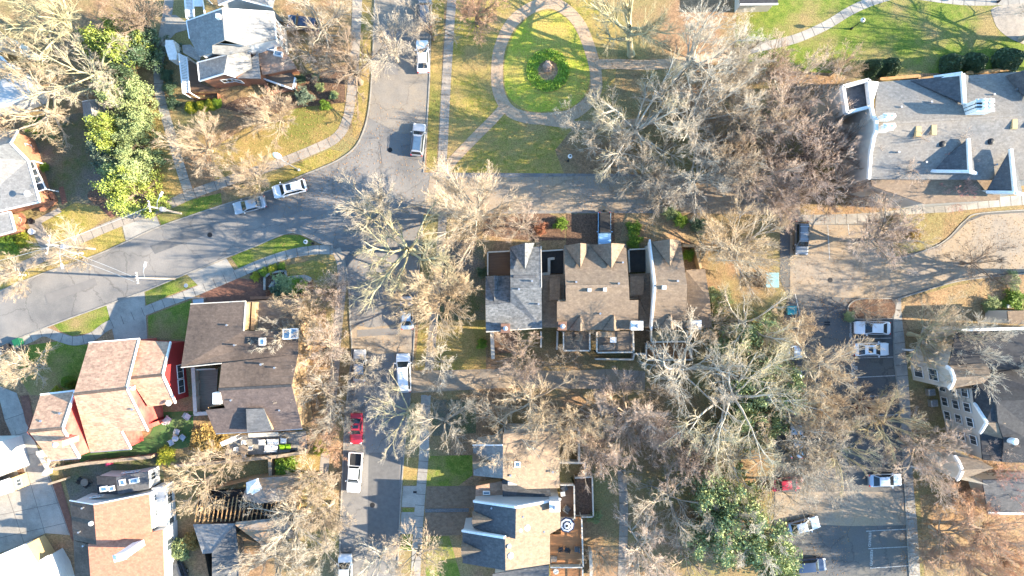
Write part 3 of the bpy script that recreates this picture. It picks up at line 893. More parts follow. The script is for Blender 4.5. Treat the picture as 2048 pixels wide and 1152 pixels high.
T = TWIG
G_BARE = "bare winter trees of the neighbourhood"
BT = "bare_tree"
TREES = [
    # px, py, r, h, proto, bark, twig, label
    (95, 45, 105, 15, 'oak0', 'mossy', 'olive', "broad bare olive-grey tree filling the top left corner"),
    (150, 140, 105, 14, 'oak1', 'mossy', 'grey', "bare tree with heavy curved limbs beside the yellow-green magnolia"),
    (60, 215, 95, 13, 'oak0', 'tan', 'wheat', "bright tan bare tree spreading over the small shed"),
    (270, 25, 62, 10, 'dense0', 'brown', 'brown', "dark brown bare tree just left of the winding concrete walk"),
    (392, 288, 74, 9, 'vase0', 'tan', 'tan', "vase shaped pinkish tan bare tree at the end of the winding walk"),
    (540, 226, 58, 8.5, 'vase1', 'tan', 'tan', "smaller vase shaped tan tree in front of the white gabled house"),
    (497, 352, 56, 7.5, 'vase0', 'tan', 'tan', "low tan bare tree hanging over the silver sedan on the curved road"),
    (640, 40, 78, 12, 'oak1', 'grey', 'grey', "grey bare tree right of the white gabled house along the street"),
    (694, 128, 84, 13, 'oak0', 'brown', 'brown', "dark limbed bare oak on the verge near the white sedan"),
    (780, 85, 80, 12, 'wisp0', 'grey', 'grey', "sparse grey tree reaching over the upper street beside the white sedan"),
    (850, 45, 60, 11, 'wisp1', 'brown', 'grey', "thin bare tree over the dark car at the top of the street"),
    (955, 25, 60, 9, 'dense1', 'brown', 'orange', "russet bare tree at the top edge above the park lawn"),
    (660, 20, 42, 9, 'wisp1', 'tan', 'tan', "small twiggy tree behind the dark blue car at the gabled house"),
    (940, 420, 108, 16, 'vase1', 'pale', 'tan', "large fan shaped tan tree at the street corner by the dark brick drive"),
    (748, 420, 92, 17, 'oak1', 'grey', 'grey', "sparse brownish tree standing over the road junction"),
    (795, 505, 128, 19, 'oak0', 'mossy', 'olive', "big spreading oak with yellowish limbs south of the road junction"),
    (866, 598, 98, 15, 'vase0', 'tan', 'wheat', "dense wheat coloured tree left of the row of grey roofed townhouses"),
    (655, 585, 62, 8, 'dense0', 'brown', 'pink', "rusty brown tree beside the planted corner garden"),
    (605, 640, 66, 9, 'dense1', 'tan', 'wheat', "twiggy tan tree at the corner of the dark roofed house"),
    (560, 672, 44, 9, 'wisp0', 'pale', 'pale', "pale bare tree leaning over the dark roof and its skylight"),
    (648, 700, 68, 10, 'dense0', 'grey', 'pink', "pinkish brown tree between the dark roof and the sidewalk"),
    (640, 790, 66, 10, 'oak1', 'grey', 'grey', "greyish tree right of the dark roof above the patio"),
    (722, 742, 48, 9, 'wisp1', 'grey', 'grey', "sparse grey tree over the silver car across from the white van"),
    (668, 838, 48, 9, 'oak0', 'grey', 'grey', "grey bare tree on the verge left of the red coupe"),
    (800, 840, 80, 12, 'syc1', 'mossy', 'grey', "spreading grey tree with a forked limb over the lower street"),
    (890, 850, 76, 14, 'oak1', 'grey', 'grey', "grey tree over the lower sidewalk above the green lawn"),
    (880, 728, 46, 8, 'wisp0', 'pale', 'pale', "small whitish tree at the mouth of the leafy lane"),
    (650, 868, 46, 6, 'dense1', 'tan', 'orange', "low orange tinted tree right of the patio with white sofas"),
    (668, 905, 26, 5, 'dense0', 'brown', 'orange', "small rusty sapling behind the white pickup"),
    (385, 975, 70, 9, 'wisp0', 'tan', 'wheat', "wide tan tree between the white house and the burnt roof"),
    (440, 928, 48, 8, 'wisp1', 'tan', 'tan', "arching tan tree over the charred rafters"),
    (52, 735, 56, 6, 'dense1', 'pale', 'wheat', "rounded straw coloured tree beside the green and black bins"),
    (8, 735, 28, 6, 'dense0', 'pale', 'pale', "pale tree cut by the left edge beside the straw coloured tree"),
    (126, 500, 58, 6.5, 'vase0', 'pale', 'tan', "low bare crape myrtle round the utility pole at the road edge"),
    (10, 548, 46, 6.5, 'vase1', 'pale', 'tan', "low bare tree at the left edge of the curved road"),
    (585, 1055, 96, 11, 'oak0', 'grey', 'grey', "grey tree below the burnt house wall"),
    (645, 1040, 60, 9, 'dense1', 'grey', 'tan', "tan tree on the verge below the white pickup"),
    (540, 1130, 74, 10, 'oak1', 'grey', 'grey', "grey bare tree at the bottom edge beside the slate grey garage"),
    (625, 1125, 62, 10, 'wisp1', 'grey', 'pale', "pale twiggy tree left of the white van at the bottom edge"),
    (830, 1128, 74, 11, 'wisp0', 'tan', 'tan', "tan tree at the bottom end of the lower street"),
    (750, 1135, 66, 10, 'oak1', 'pale', 'grey', "grey tree at the bottom edge in the middle of the street mouth"),
    (1040, 715, 62, 8, 'dense0', 'tan', 'pink', "pinkish tree behind the first townhouse deck"),
    (1120, 730, 46, 7, 'wisp1', 'tan', 'tan', "tan tree between the townhouse decks and the leafy lane"),
    (1060, 815, 92, 15, 'oak0', 'tan', 'wheat', "wide tan tree over the lane and the lower townhouse roof"),
    (960, 800, 44, 8, 'wisp0', 'tan', 'tan', "thin tan tree along the leafy lane near the parked white van"),
    (1010, 872, 84, 14, 'wisp1', 'pale', 'tan', "tan tree spreading over the lower townhouse roof"),
    (1265, 850, 92, 12, 'vase1', 'tan', 'pink', "pinkish fan shaped tree where the leafy lane ends"),
    (1200, 900, 70, 9, 'dense1', 'tan', 'pink', "pink brown tree beside the fenced lower patios"),
    (1385, 735, 118, 15, 'syc0', 'pale', 'grey', "pale limbed sycamore below the last townhouse deck"),
    (1480, 800, 138, 17, 'syc1', 'pale', 'olive', "tall sycamore with long white limbs left of the reserved parking spaces"),
    (1500, 655, 96, 13, 'oak1', 'pale', 'olive', "olive tinted bare tree right of the last townhouse"),
    (1490, 492, 102, 12, 'vase0', 'pale', 'wheat', "bright whitish tan tree above the blue dumpster"),
    (1225, 55, 112, 16, 'oak1', 'mossy', 'olive', "great leaning oak at the top of the park path", (1262, 110)),
    (1385, 95, 104, 17, 'syc0', 'pale', 'pale', "white limbed sycamore north of the park path junction", (1350, 160)),
    (1290, 235, 128, 15, 'oak0', 'pale', 'olive', "broad bare oak southeast of the flower ring lawn"),
    (1400, 225, 104, 16, 'syc1', 'pale', 'grey', "sycamore with chalky branches in the middle of the park trees"),
    (1490, 105, 66, 10, 'dense0', 'grey', 'pale', "pale bushy tree beside the concrete park walk"),
    (1590, 215, 108, 13, 'dense1', 'grey', 'pink', "dense pink brown tree left of the stepped parapet building"),
    (1620, 310, 96, 13, 'dense0', 'brown', 'pink', "dense dark pinkish tree below the stepped parapet corner"),
    (1505, 250, 92, 13, 'dense1', 'grey', 'tan', "dense tan tree in the middle of the eastern park trees"),
    (1520, 345, 92, 12, 'oak1', 'grey', 'pink', "pinkish tree above the leaf covered drive"),
    (1405, 345, 92, 12, 'dense1', 'pale', 'grey', "grey twiggy tree above the townhouse drive"),
    (1290, 345, 74, 11, 'oak1', 'tan', 'grey', "grey tree right of the white globe lamp"),
    (1190, 260, 74, 10, 'wisp1', 'tan', 'grey', "thin grey tree at the edge of the park lawn beside the globe lamp"),
    (1690, 128, 48, 7, 'dense1', 'tan', 'tan', "small tan tree beside the clipped round shrubs"),
    (1845, 290, 100, 12, 'oak1', 'tan', 'pink', "thin pinkish tree spread over the big grey apartment roof"),
    (1780, 362, 84, 11, 'oak1', 'pale', 'pink', "pink twigged tree at the foot of the parapet building"),
    (1900, 368, 72, 10, 'wisp0', 'grey', 'red', "reddish bare tree against the south gable of the apartment roof"),
    (1770, 462, 84, 10, 'dense0', 'grey', 'pink', "sparse pinkish tree on the island of the upper parking lot"),
    (1690, 380, 62, 10, 'oak0', 'brown', 'pink', "dark twigged tree above the sunlit sidewalk"),
    (1975, 525, 62, 9, 'wisp0', 'brown', 'brown', "thin brown tree casting on the leafy bed at the right edge"),
    (1880, 680, 88, 12, 'dense0', 'mossy', 'tan', "tan tree at the corner of the beige apartment building"),
    (1985, 715, 104, 14, 'vase1', 'pale', 'pale', "big whitish fan shaped tree over the dark apartment roof"),
    (1790, 845, 82, 12, 'oak1', 'mossy', 'wheat', "tan tree with yellow limbs right of the reserved spaces"),
    (1855, 905, 84, 11, 'dense1', 'tan', 'pink', "pinkish tree before the beige windowed wall"),
    (1985, 885, 56, 9, 'dense0', 'brown', 'pink', "round brown tree beside the dark apartment roof vents"),
    (1700, 905, 84, 12, 'oak0', 'mossy', 'grey', "grey tree with a mossy limb over the lower parking lot"),
    (1620, 925, 94, 12, 'dense0', 'grey', 'grey', "grey brown tree above the red car in the lot"),
    (1580, 655, 58, 8, 'dense1', 'tan', 'wheat', "rounded tan tree beside the teal bin"),
    (1640, 745, 96, 12, 'dense0', 'pale', 'wheat', "thick tan tree over the two silver blue parked cars"),
    (1585, 840, 90, 12, 'oak1', 'pale', 'wheat', "tan tree between the sycamore and the lower parking lot"),
    (1738, 812, 52, 8, 'dense1', 'pale', 'wheat', "small tan tree beside the painted number 67 space"),
    (1740, 620, 38, 5, 'wisp0', 'tan', 'tan', "low bare tree on the kerbed island above the white cars"),
    (2015, 965, 72, 6, 'wisp1', 'grey', 'red', "crimson twigged maple at the right edge below the dark roof"),
    (1990, 1080, 88, 10, 'dense0', 'tan', 'orange', "large orange tinted tree in the bottom right corner"),
    (1905, 1080, 66, 8, 'dense1', 'tan', 'orange', "orange pink tree beside the lower sidewalk"),
    (1960, 1140, 72, 10, 'dense1', 'tan', 'orange', "copper coloured tree at the bottom right edge"),
    (1880, 960, 52, 6, 'wisp0', 'tan', 'pink', "thin tree in front of the small gabled pavilion"),
    (1340, 1005, 88, 12, 'oak0', 'grey', 'grey', "grey tree right of the curved lower footpath"),
    (1385, 925, 66, 11, 'dense1', 'brown', 'pink', "brown tree below the pinkish fan shaped tree"),
    (1290, 1105, 86, 10, 'dense0', 'pale', 'pink', "pinkish tree at the bottom edge right of the footpath"),
    (1205, 1125, 44, 8, 'wisp1', 'tan', 'tan', "small tan tree at the bottom edge left of the footpath"),
    (1385, 1130, 66, 9, 'wisp0', 'tan', 'pink', "tan tree at the bottom edge beside the ivy green evergreen"),
    (1530, 1085, 84, 13, 'syc1', 'pale', 'pale', "whitish bare tree over the green evergreens at the bottom"),
    (1450, 1035, 58, 11, 'syc0', 'pale', 'grey', "grey limbed tree in front of the lower evergreens"),
    (1480, 930, 76, 12, 'oak1', 'pale', 'olive', "olive grey tree above the lower evergreens"),
    (1155, 665, 34, 6, 'wisp0', 'tan', 'tan', "small bare sapling beside the deck with two chairs"),
    (1045, 450, 44, 6, 'dense1', 'grey', 'pink', "low pinkish tree at the corner of the dark brick drive"),
    (108, 925, 20, 4, 'wisp1', 'tan', 'tan', "tiny bare tree in the yard below the red house"),
    (1255, 960, 38, 8, 'wisp0', 'grey', 'grey', "thin grey tree leaning over the curved lower footpath"),
    (2190, 560, 110, 15, 'syc0', 'brown', 'brown', "tall bare tree beyond the right edge of the parking lot"),
    (2140, 35, 90, 13, 'oak0', 'grey', 'grey', "tall bare tree beyond the right edge above the park lawn"),
    (2165, 95, 80, 12, 'oak1', 'grey', 'grey', "bare tree beyond the right edge beside the clipped shrubs"),
    (1450, 170, 82, 13, 'dense0', 'pale', 'grey', "grey tree just south of the concrete park walk junction"),
    (1560, 135, 60, 10, 'dense1', 'tan', 'pink', "pinkish tree on the lawn edge left of the clipped shrubs"),
    (1250, 300, 72, 11, 'oak1', 'pale', 'grey', "grey limbed tree between the globe lamp and the broad park oak"),
    (1465, 300, 86, 13, 'dense0', 'grey', 'tan', "tan tree in the thick of the trees north of the townhouse drive"),
    (1570, 400, 62, 10, 'dense1', 'tan', 'pink', "pink brown tree just above the suv with roof bars"),
    (1685, 290, 58, 11, 'dense0', 'brown', 'pink', "dark pinkish tree against the windowed gable wall"),
    (1330, 395, 62, 10, 'wisp0', 'tan', 'grey', "thin grey tree over the leaf covered drive behind the townhouses"),
    (1325, 880, 56, 10, 'dense0', 'tan', 'pink', "pink brown tree right of the lower fenced patios"),
    (1430, 890, 60, 11, 'oak0', 'pale', 'grey', "grey tree in the wood below the tall sycamore"),
    (1550, 725, 70, 11, 'dense1', 'pale', 'olive', "olive tan tree left of the two silver blue parked cars"),
    (1310, 790, 46, 9, 'wisp1', 'tan', 'tan', "tan tree at the end of the leafy lane below the orange terrace"),
    (1425, 655, 56, 10, 'wisp0', 'pale', 'tan', "thin pale tree against the tan wing of the last townhouse"),
    (1655, 820, 62, 11, 'dense0', 'tan', 'wheat', "tan tree reaching toward the painted number 67 space"),
    (1560, 985, 62, 10, 'wisp1', 'grey', 'grey', "thin grey tree left of the red car in the lot"),
    (1935, 1005, 54, 4.5, 'dense0', 'tan', 'orange', "peach tinted tree directly below the gabled pavilion"),
    (2030, 1130, 64, 9, 'dense1', 'tan', 'orange', "peach tinted tree filling the very corner at the bottom right"),
    (1865, 1120, 44, 6, 'dense0', 'tan', 'orange', "small peach tree beside the bottom of the lower sidewalk"),
    (1150, 850, 70, 14, 'dense1', 'tan', 'wheat', "tan tree over the upper fenced patio of the lower row"),
    (655, 985, 40, 8, 'wisp0', 'grey', 'tan', "thin tan tree on the verge left of the white pickup"),
    (618, 965, 56, 9, 'dense1', 'tan', 'tan', "tan tree on the dormant verge right of the rounded green bush"),
    (600, 90, 50, 10, 'wisp1', 'grey', 'pink', "thin tree in front of the white window wall of the gabled house"),
    (30, 120, 70, 13, 'oak1', 'tan', 'olive', "bare tree in front of the white flat roofed house"),
]
for t_ in TREES:
    tree(t_[0], t_[1], t_[2], t_[3], t_[4], t_[5], TWIG[t_[6]], BT, t_[7], "tree", G_BARE, base=t_[8] if len(t_) > 8 else None)
EV = [
    (228, 82, 52, 9, 'evergreen0', 'magnolia', "yellow-green magnolia crown beside the bare oak at the upper left"),
    (285, 95, 40, 6, 'evergreen1', 'dark', "dark evergreen right of the yellow-green magnolia"),
    (240, 150, 36, 6, 'evergreen1', 'dark', "dark evergreen below the yellow-green magnolia"),
    (250, 200, 44, 7, 'evergreen0', 'green', "mid green evergreen at the top of the hedge row"),
    (270, 240, 34, 6, 'evergreen1', 'green', "green evergreen on the right of the hedge row"),
    (218, 268, 36, 7, 'evergreen0', 'magnolia', "light green evergreen in the middle of the hedge row"),
    (262, 285, 38, 6, 'evergreen1', 'green', "soft green evergreen on the lawn side of the hedge row"),
    (205, 310, 34, 6, 'evergreen0', 'bluegreen', "grey green evergreen overhanging the shaded yard"),
    (255, 335, 44, 8, 'evergreen1', 'green', "green evergreen touching the magnolia by the street"),
    (252, 382, 50, 9, 'evergreen0', 'magnolia', "glossy magnolia beside the curved road sidewalk"),
    (1500, 690, 66, 9, 'evergreen0', 'green', "green evergreen under the olive tinted bare tree"),
    (1530, 770, 66, 9, 'evergreen1', 'green', "green evergreen between the sycamore and the parked cars"),
    (1500, 850, 60, 8, 'evergreen0', 'green', "green evergreen at the foot of the tall sycamore"),
    (1440, 985, 62, 9, 'evergreen1', 'green', "ivy green evergreen right of the lower footpath"),
    (1480, 1060, 72, 10, 'evergreen0', 'green', "large green evergreen under the whitish bare tree"),
    (1420, 1075, 54, 9, 'evergreen1', 'green', "green evergreen nearest the bottom end of the footpath"),
    (1545, 1125, 60, 9, 'evergreen0', 'green', "green evergreen at the bottom edge left of the dark blue truck"),
    (1430, 600, 30, 5, 'evergreen1', 'green', "small green tree at the corner of the last townhouse"),
]
for x, y, r_, h, pr, lm, lab in EV:
    tree(x, y, r_, h, pr, 'brown', LEAF[lm], "evergreen_tree", lab, "tree", "evergreen trees", zfrac=0.55)
SH = [
    (1752, 133, 17, 2.6, 'clipped0', 'dark', "clipped round dark shrub leftmost beside the tan tree", "round_shrub"),
    (1785, 131, 20, 2.9, 'clipped0', 'dark', "clipped round dark shrub second along the wooden planter", "round_shrub"),
    (1912, 124, 21, 2.8, 'clipped0', 'dark', "clipped round dark shrub just right of the shaded lawn gap", "round_shrub"),
    (1957, 122, 21, 2.8, 'clipped0', 'dark', "clipped round dark shrub fourth along the wooden planter", "round_shrub"),
    (2026, 116, 25, 3.0, 'clipped0', 'dark', "largest clipped dark shrub at the right edge of the lawn", "round_shrub"),
    (379, 213, 12, 1.2, 'clipped0', 'yellow', "yellow shrub leftmost below the brick wall", "yellow_shrub"),
    (401, 211, 12, 1.3, 'clipped0', 'yellow', "yellow shrub second from the left below the brick wall", "yellow_shrub"),
    (419, 207, 12, 1.2, 'clipped0', 'yellow', "yellow shrub third from the left below the brick wall", "yellow_shrub"),
    (431, 204, 10, 1.1, 'clipped0', 'bright', "greener shrub at the right end of the yellow shrubs", "yellow_shrub"),
    (606, 192, 16, 2.0, 'bush0', 'bluegreen', "blue green rounded conifer beside the brick wing", "shrub"),
    (600, 157, 9, 1.4, 'bush0', 'dark', "small dark shrub against the end of the brick wing", "shrub"),
    (649, 210, 11, 1.2, 'bush0', 'bright', "small bright green shrub in the mulch near the dormant lawn", "shrub"),
    (667, 190, 9, 1.0, 'bush0', 'green', "small green shrub in the mulch bed by the sidewalk", "shrub"),
    (640, 174, 8, 1.0, 'bush0', 'green', "little green shrub in the upper mulch bed", "shrub"),
    (632, 152, 8, 0.9, 'bush0', 'green', "tiny green shrub nearest the brick steps", "shrub"),
    (1122, 447, 13, 1.6, 'bush0', 'bright', "bright green round shrub beside the dark brick drive", "shrub"),
    (1082, 455, 14, 1.3, 'bush0', 'russet', "russet shrub left of the bright green round shrub", "shrub"),
    (1268, 457, 15, 1.4, 'bush0', 'bright', "bright green shrub in front of the middle townhouse", "shrub"),
    (1270, 484, 14, 1.2, 'bush0', 'bright', "green shrub tucked against the townhouse courtyard", "shrub"),
    (1343, 425, 15, 1.4, 'bush0', 'green', "green shrub on the leafy bank above the townhouse", "shrub"),
    (1362, 440, 14, 1.4, 'bush0', 'bright', "second green shrub on the leafy bank above the townhouse", "shrub"),
    (1398, 452, 17, 1.5, 'bush0', 'dark', "dark shrub on the leafy bank beside the bright tan tree", "shrub"),
    (1376, 511, 11, 1.6, 'bush0', 'bright', "green shrub inside the small courtyard of the last townhouse", "shrub"),
    (965, 545, 11, 1.5, 'bush0', 'dark', "dark shrub at the shaded west side of the townhouses", "shrub"),
    (963, 688, 10, 1.2, 'bush0', 'bright', "bright shrub at the shaded corner below the townhouse roof", "shrub"),
    (1189, 1035, 13, 1.5, 'bush0', 'green', "green shrub beside the white walled brick patio", "shrub"),
    (575, 572, 24, 1.3, 'bush0', 'green', "wide green shrub in the curved corner garden", "shrub"),
    (556, 580, 16, 1.2, 'bush0', 'dark', "dark green shrub beside the red flowers in the corner garden", "shrub"),
    (594, 568, 18, 1.2, 'bush0', 'bright', "bright shrub at the right of the curved corner garden", "shrub"),
    (510, 553, 9, 0.7, 'bush0', 'yellow', "yellowish low plant leftmost along the corner garden edge", "shrub"),
    (527, 543, 9, 0.7, 'bush0', 'bright', "low green plant along the corner garden edge", "shrub"),
    (545, 537, 9, 0.7, 'bush0', 'yellow', "low yellow plant beside the sidewalk in the corner garden", "shrub"),
    (563, 533, 8, 0.7, 'bush0', 'bright', "low green plant at the top end of the corner garden edge", "shrub"),
    (540, 588, 8, 0.8, 'bush0', 'russet', "russet plant at the foot of the corner garden", "shrub"),
    (571, 935, 21, 2.0, 'bush0', 'bright', "rounded green bush between the patio and the burnt roof", "shrub"),
    (405, 882, 28, 2.2, 'bush0', 'straw', "golden ornamental grass clump beside the patio", "ornamental_grass"),
    (428, 876, 20, 2.0, 'bush0', 'straw', "smaller golden grass clump touching the patio fence", "ornamental_grass"),
    (330, 912, 18, 1.2, 'bush0', 'yellow', "yellow green shrub by the red house fence", "shrub"),
    (355, 1100, 22, 2.2, 'bush0', 'green', "green shrub beside the dark suv in the shaded drive", "shrub"),
    (378, 1085, 18, 2.0, 'bush0', 'straw', "olive yellow shrub against the slate grey garage", "shrub"),
    (132, 766, 13, 1.3, 'clipped0', 'bright', "clipped hedge block beside the red house roof", "shrub"),
    (112, 781, 8, 0.8, 'bush0', 'yellow', "small yellow shrub below the clipped hedge block", "shrub"),
    (18, 487, 22, 1.0, 'bush0', 'bright', "green shrub under the window of the flat roofed house", "shrub"),
    (45, 480, 15, 1.0, 'bush0', 'yellow', "yellow green shrub beside the path of the flat roofed house", "shrub"),
    (86, 334, 9, 0.9, 'bush0', 'bright', "bright green plant in the shaded side porch", "shrub"),
    (72, 252, 16, 1.5, 'bush0', 'bright', "bright green shrub at the corner of the tiled wing", "shrub"),
    (98, 265, 15, 1.0, 'bush0', 'green', "low green shrub in the shaded yard beside the tiled wing", "shrub"),
    (332, 150, 12, 1.1, 'bush0', 'dark', "dark shrub along the porch beside the winding walk", "shrub"),
    (338, 175, 13, 1.1, 'bush0', 'dark', "dark shrub at the porch corner by the winding walk", "shrub"),
    (345, 205, 13, 1.0, 'bush0', 'dark', "dark shrub between the winding walk and the yellow shrubs", "shrub"),
    (352, 93, 11, 0.9, 'bush0', 'dark', "dark shrub above the porch canopy by the winding walk", "shrub"),
    (1700, 633, 11, 0.8, 'bush0', 'green', "low green shrub at the tip of the kerbed parking island", "shrub"),
    (2025, 560, 17, 1.2, 'bush0', 'green', "green shrub on the leafy bed at the right edge", "shrub"),
    (2030, 600, 22, 1.3, 'bush0', 'bright', "yellow green shrub lower on the leafy bed at the right edge", "shrub"),
    (1985, 610, 16, 1.1, 'bush0', 'green', "green shrub beside the small white box near the right edge", "shrub"),
    (1730, 815, 17, 2.0, 'bush0', 'crimson', "crimson shrub beside the painted parking spaces", "shrub"),
    (1680, 130, 14, 1.2, 'bush0', 'green', "green shrub behind the small tan tree by the lawn", "shrub"),
    (640, 898, 14, 1.2, 'bush0', 'yellow', "yellow shrub on the verge below the patio", "shrub"),
    (1805, 440, 13, 1.0, 'bush0', 'green', "green shrub on the island of the upper parking lot", "shrub"),
    (1830, 470, 14, 0.9, 'bush0', 'straw', "straw coloured shrub on the island of the upper parking lot", "shrub"),
]
for x, y, r_, h, pr, lm, lab, nm in SH:
    tree(x, y, r_, h, pr, 'brown', LEAF[lm], nm, lab, "shrub", "shrubs and hedges", zfrac=0.6)

# ring of green ground cover round the boulder in the park
rg = np.random.default_rng(12)
a_ = rg.uniform(0, 2 * math.pi, 5200)
rr = rg.normal(2.35, 0.42, 5200).clip(1.5, 3.05)
cx, cy = P(1096, 141).x, P(1096, 141).y
pp = np.stack([cx + rr * np.cos(a_), cy + rr * np.sin(a_), 0.06 + 0.22 * rg.random(5200)], 1)
V, F = leaf_arrays(rg, pp, 0.26, 0.9, 0.5)
me = mesh_np("ground_cover", [V], [F], False)
me.materials.append(mat("ground_cover_leaf", (0.34, 0.46, 0.05), (0.20, 0.32, 0.04), scale=2.5, rough=0.6))
o = bpy.data.objects.new("ground_cover", me)
COL.objects.link(o)
tag(o, "ring of bright green ground cover round the boulder in the park lawn", "ground cover", kind="stuff")
sheet("garden_bed", [(1096 + 40 * math.cos(t), 141 + 40 * math.sin(t)) for t in [i * 0.3491 for i in range(18)]], Z2, m_orange_leaf)
# scattered fallen leaves
rg = np.random.default_rng(9)
N = 42000
zones = [((1150, 1700), (100, 430), 9000), ((560, 1000), (200, 900), 9000), ((1150, 1700), (600, 1150), 9000), ((1560, 2048), (430, 640), 3500), ((1800, 2048), (950, 1150), 4500), ((880, 1300), (0, 430), 5000), ((300, 720), (150, 420), 4000)]
pos = []
for (x0, x1), (y0, y1), n in zones:
    x = rg.uniform(x0, x1, n)
    y = rg.uniform(y0, y1, n)
    pos.append(np.stack([(x - 1024) * S, (576 - y) * S, np.full(n, 0.06)], 1))
pos = np.concatenate(pos)
V, F = leaf_arrays(rg, pos, 0.14, 2.0, 0.6)
me = mesh_np("fallen_leaves", [V], [F], False)
me.materials.append(mat("dry_leaf", (0.42, 0.25, 0.11), (0.30, 0.16, 0.07), scale=2, rough=1))
o = bpy.data.objects.new("fallen_leaves", me)
COL.objects.link(o)
tag(o, "dry fallen leaves scattered over lawns and pavements", "leaves", kind="stuff")
# ------------------------------------------------------------------ buildings
def shingle(name, c1, c2, var=0.72, c3=None, sc=1.6):
    return mat(name, c1, c2, scale=sc, rough=0.95, bump=0.25, bscale=14, c3=c3, scale2=0.16, tiles=(0.42, 0.20, 0.012, var, 0.72), spec=0.2, grain=0.16, gscale=3.5)


R_PALE = shingle("pale_grey_shingles", (0.24, 0.235, 0.23), (0.19, 0.185, 0.18), 0.85)
R_WHITE = shingle("light_shingles", (0.27, 0.258, 0.243), (0.215, 0.207, 0.197), 0.82)
R_TERRA = shingle("terracotta_shingles", (0.52, 0.33, 0.225), (0.38, 0.24, 0.17), 0.66, sc=1.1)
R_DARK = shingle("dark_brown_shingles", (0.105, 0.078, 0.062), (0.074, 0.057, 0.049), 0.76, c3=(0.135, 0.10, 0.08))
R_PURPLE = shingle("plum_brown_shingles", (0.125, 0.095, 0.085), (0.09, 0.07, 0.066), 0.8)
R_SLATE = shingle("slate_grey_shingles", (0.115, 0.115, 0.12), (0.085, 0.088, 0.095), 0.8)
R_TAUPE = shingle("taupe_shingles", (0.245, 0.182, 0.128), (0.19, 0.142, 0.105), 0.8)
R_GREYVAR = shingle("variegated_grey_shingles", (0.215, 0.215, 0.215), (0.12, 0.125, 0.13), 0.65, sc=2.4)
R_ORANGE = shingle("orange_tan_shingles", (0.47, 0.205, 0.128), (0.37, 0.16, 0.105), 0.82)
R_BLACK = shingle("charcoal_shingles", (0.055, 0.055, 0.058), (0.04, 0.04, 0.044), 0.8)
R_BIG = shingle("weathered_grey_shingles", (0.195, 0.188, 0.182), (0.155, 0.152, 0.15), 0.78, c3=(0.225, 0.20, 0.175))
R_RUIN = mat("scorched_shingles", (0.28, 0.235, 0.20), (0.17, 0.145, 0.125), scale=1.2, rough=1, bump=0.4, c3=(0.33, 0.20, 0.11), scale2=0.3)
W_WHITE = mat("white_siding", (0.60, 0.59, 0.57), (0.52, 0.51, 0.49), scale=1.2, rough=0.7, stretch=(1, 1, 8))
W_TRIM = mat("white_trim_paint", (0.78, 0.77, 0.75), (0.66, 0.65, 0.63), scale=3, rough=0.55)
W_BRICK = mat("red_brick", (0.34, 0.155, 0.09), (0.25, 0.115, 0.07), scale=3, rough=0.95, bump=0.2, bscale=12)
W_DBRICK = mat("dark_brick", (0.19, 0.105, 0.075), (0.14, 0.08, 0.06), scale=3, rough=0.95)
W_RED = mat("red_painted_siding", (0.36, 0.032, 0.034), (0.26, 0.03, 0.03), scale=2, rough=0.6, stretch=(1, 1, 8))
W_RED_LIT = mat("sunlit_red_siding", (0.50, 0.15, 0.115), (0.45, 0.06, 0.055), scale=0.45, rough=0.75, grain=0.12, gscale=3)  # red siding with the wash of strong sun painted into its colour
W_TAN = mat("tan_siding", (0.40, 0.275, 0.155), (0.33, 0.225, 0.125), scale=2, rough=0.85, stretch=(1, 1, 8))
W_BEIGE = mat("beige_stucco", (0.54, 0.49, 0.42), (0.49, 0.445, 0.38), scale=0.8, rough=0.95, bump=0.1)
W_GREIGE = mat("grey_beige_siding", (0.50, 0.465, 0.41), (0.45, 0.42, 0.375), scale=1.0, rough=0.9, stretch=(1, 1, 9))
W_OCHRE = mat("ochre_stucco", (0.50, 0.35, 0.17), (0.44, 0.30, 0.145), scale=1, rough=0.9)
W_DARK = mat("dark_brown_siding", (0.10, 0.075, 0.06), (0.075, 0.06, 0.05), scale=2, rough=0.9)
M_GLASS = mat("window_glass", (0.035, 0.045, 0.055), (0.06, 0.075, 0.085), scale=0.8, rough=0.08, spec=0.7)
M_SKYL = mat("skylight_glass", (0.10, 0.20, 0.30), (0.07, 0.15, 0.24), scale=1, rough=0.08, spec=0.8)
M_WOOD = mat("grey_deck_wood", (0.24, 0.185, 0.14), (0.17, 0.135, 0.105), scale=1.2, rough=0.95, stretch=(0.6, 8, 1))
M_DECK = mat("cedar_deck_boards", (0.33, 0.155, 0.065), (0.24, 0.11, 0.05), scale=1.2, rough=0.9, stretch=(0.5, 7, 1))
M_DECKB = mat("brown_deck_boards", (0.17, 0.105, 0.07), (0.125, 0.08, 0.055), scale=1.2, rough=0.9, stretch=(0.5, 7, 1))
M_FENCE = mat("weathered_fence_wood", (0.36, 0.275, 0.19), (0.25, 0.19, 0.135), scale=2.5, rough=1)
M_RAIL = mat("offwhite_railing", (0.55, 0.49, 0.41), (0.45, 0.40, 0.33), scale=3, rough=0.8)
M_TIMBER = mat("raw_timber", (0.42, 0.25, 0.11), (0.28, 0.165, 0.08), scale=2, rough=0.95)
M_CHAR = mat("charred_rubble", (0.035, 0.03, 0.028), (0.10, 0.08, 0.07), scale=2.2, rough=1, bump=1.0, bscale=5, contrast=(0.5, 0.8))
M_METAL = mat("galvanised_metal", (0.45, 0.45, 0.46), (0.36, 0.36, 0.37), scale=4, rough=0.4, metal=0.7)
M_BLACK = mat("black_metal", (0.02, 0.02, 0.022), rough=0.5)
M_CHIMW = mat("white_render", (0.74, 0.72, 0.69), (0.62, 0.60, 0.57), scale=2, rough=0.85)
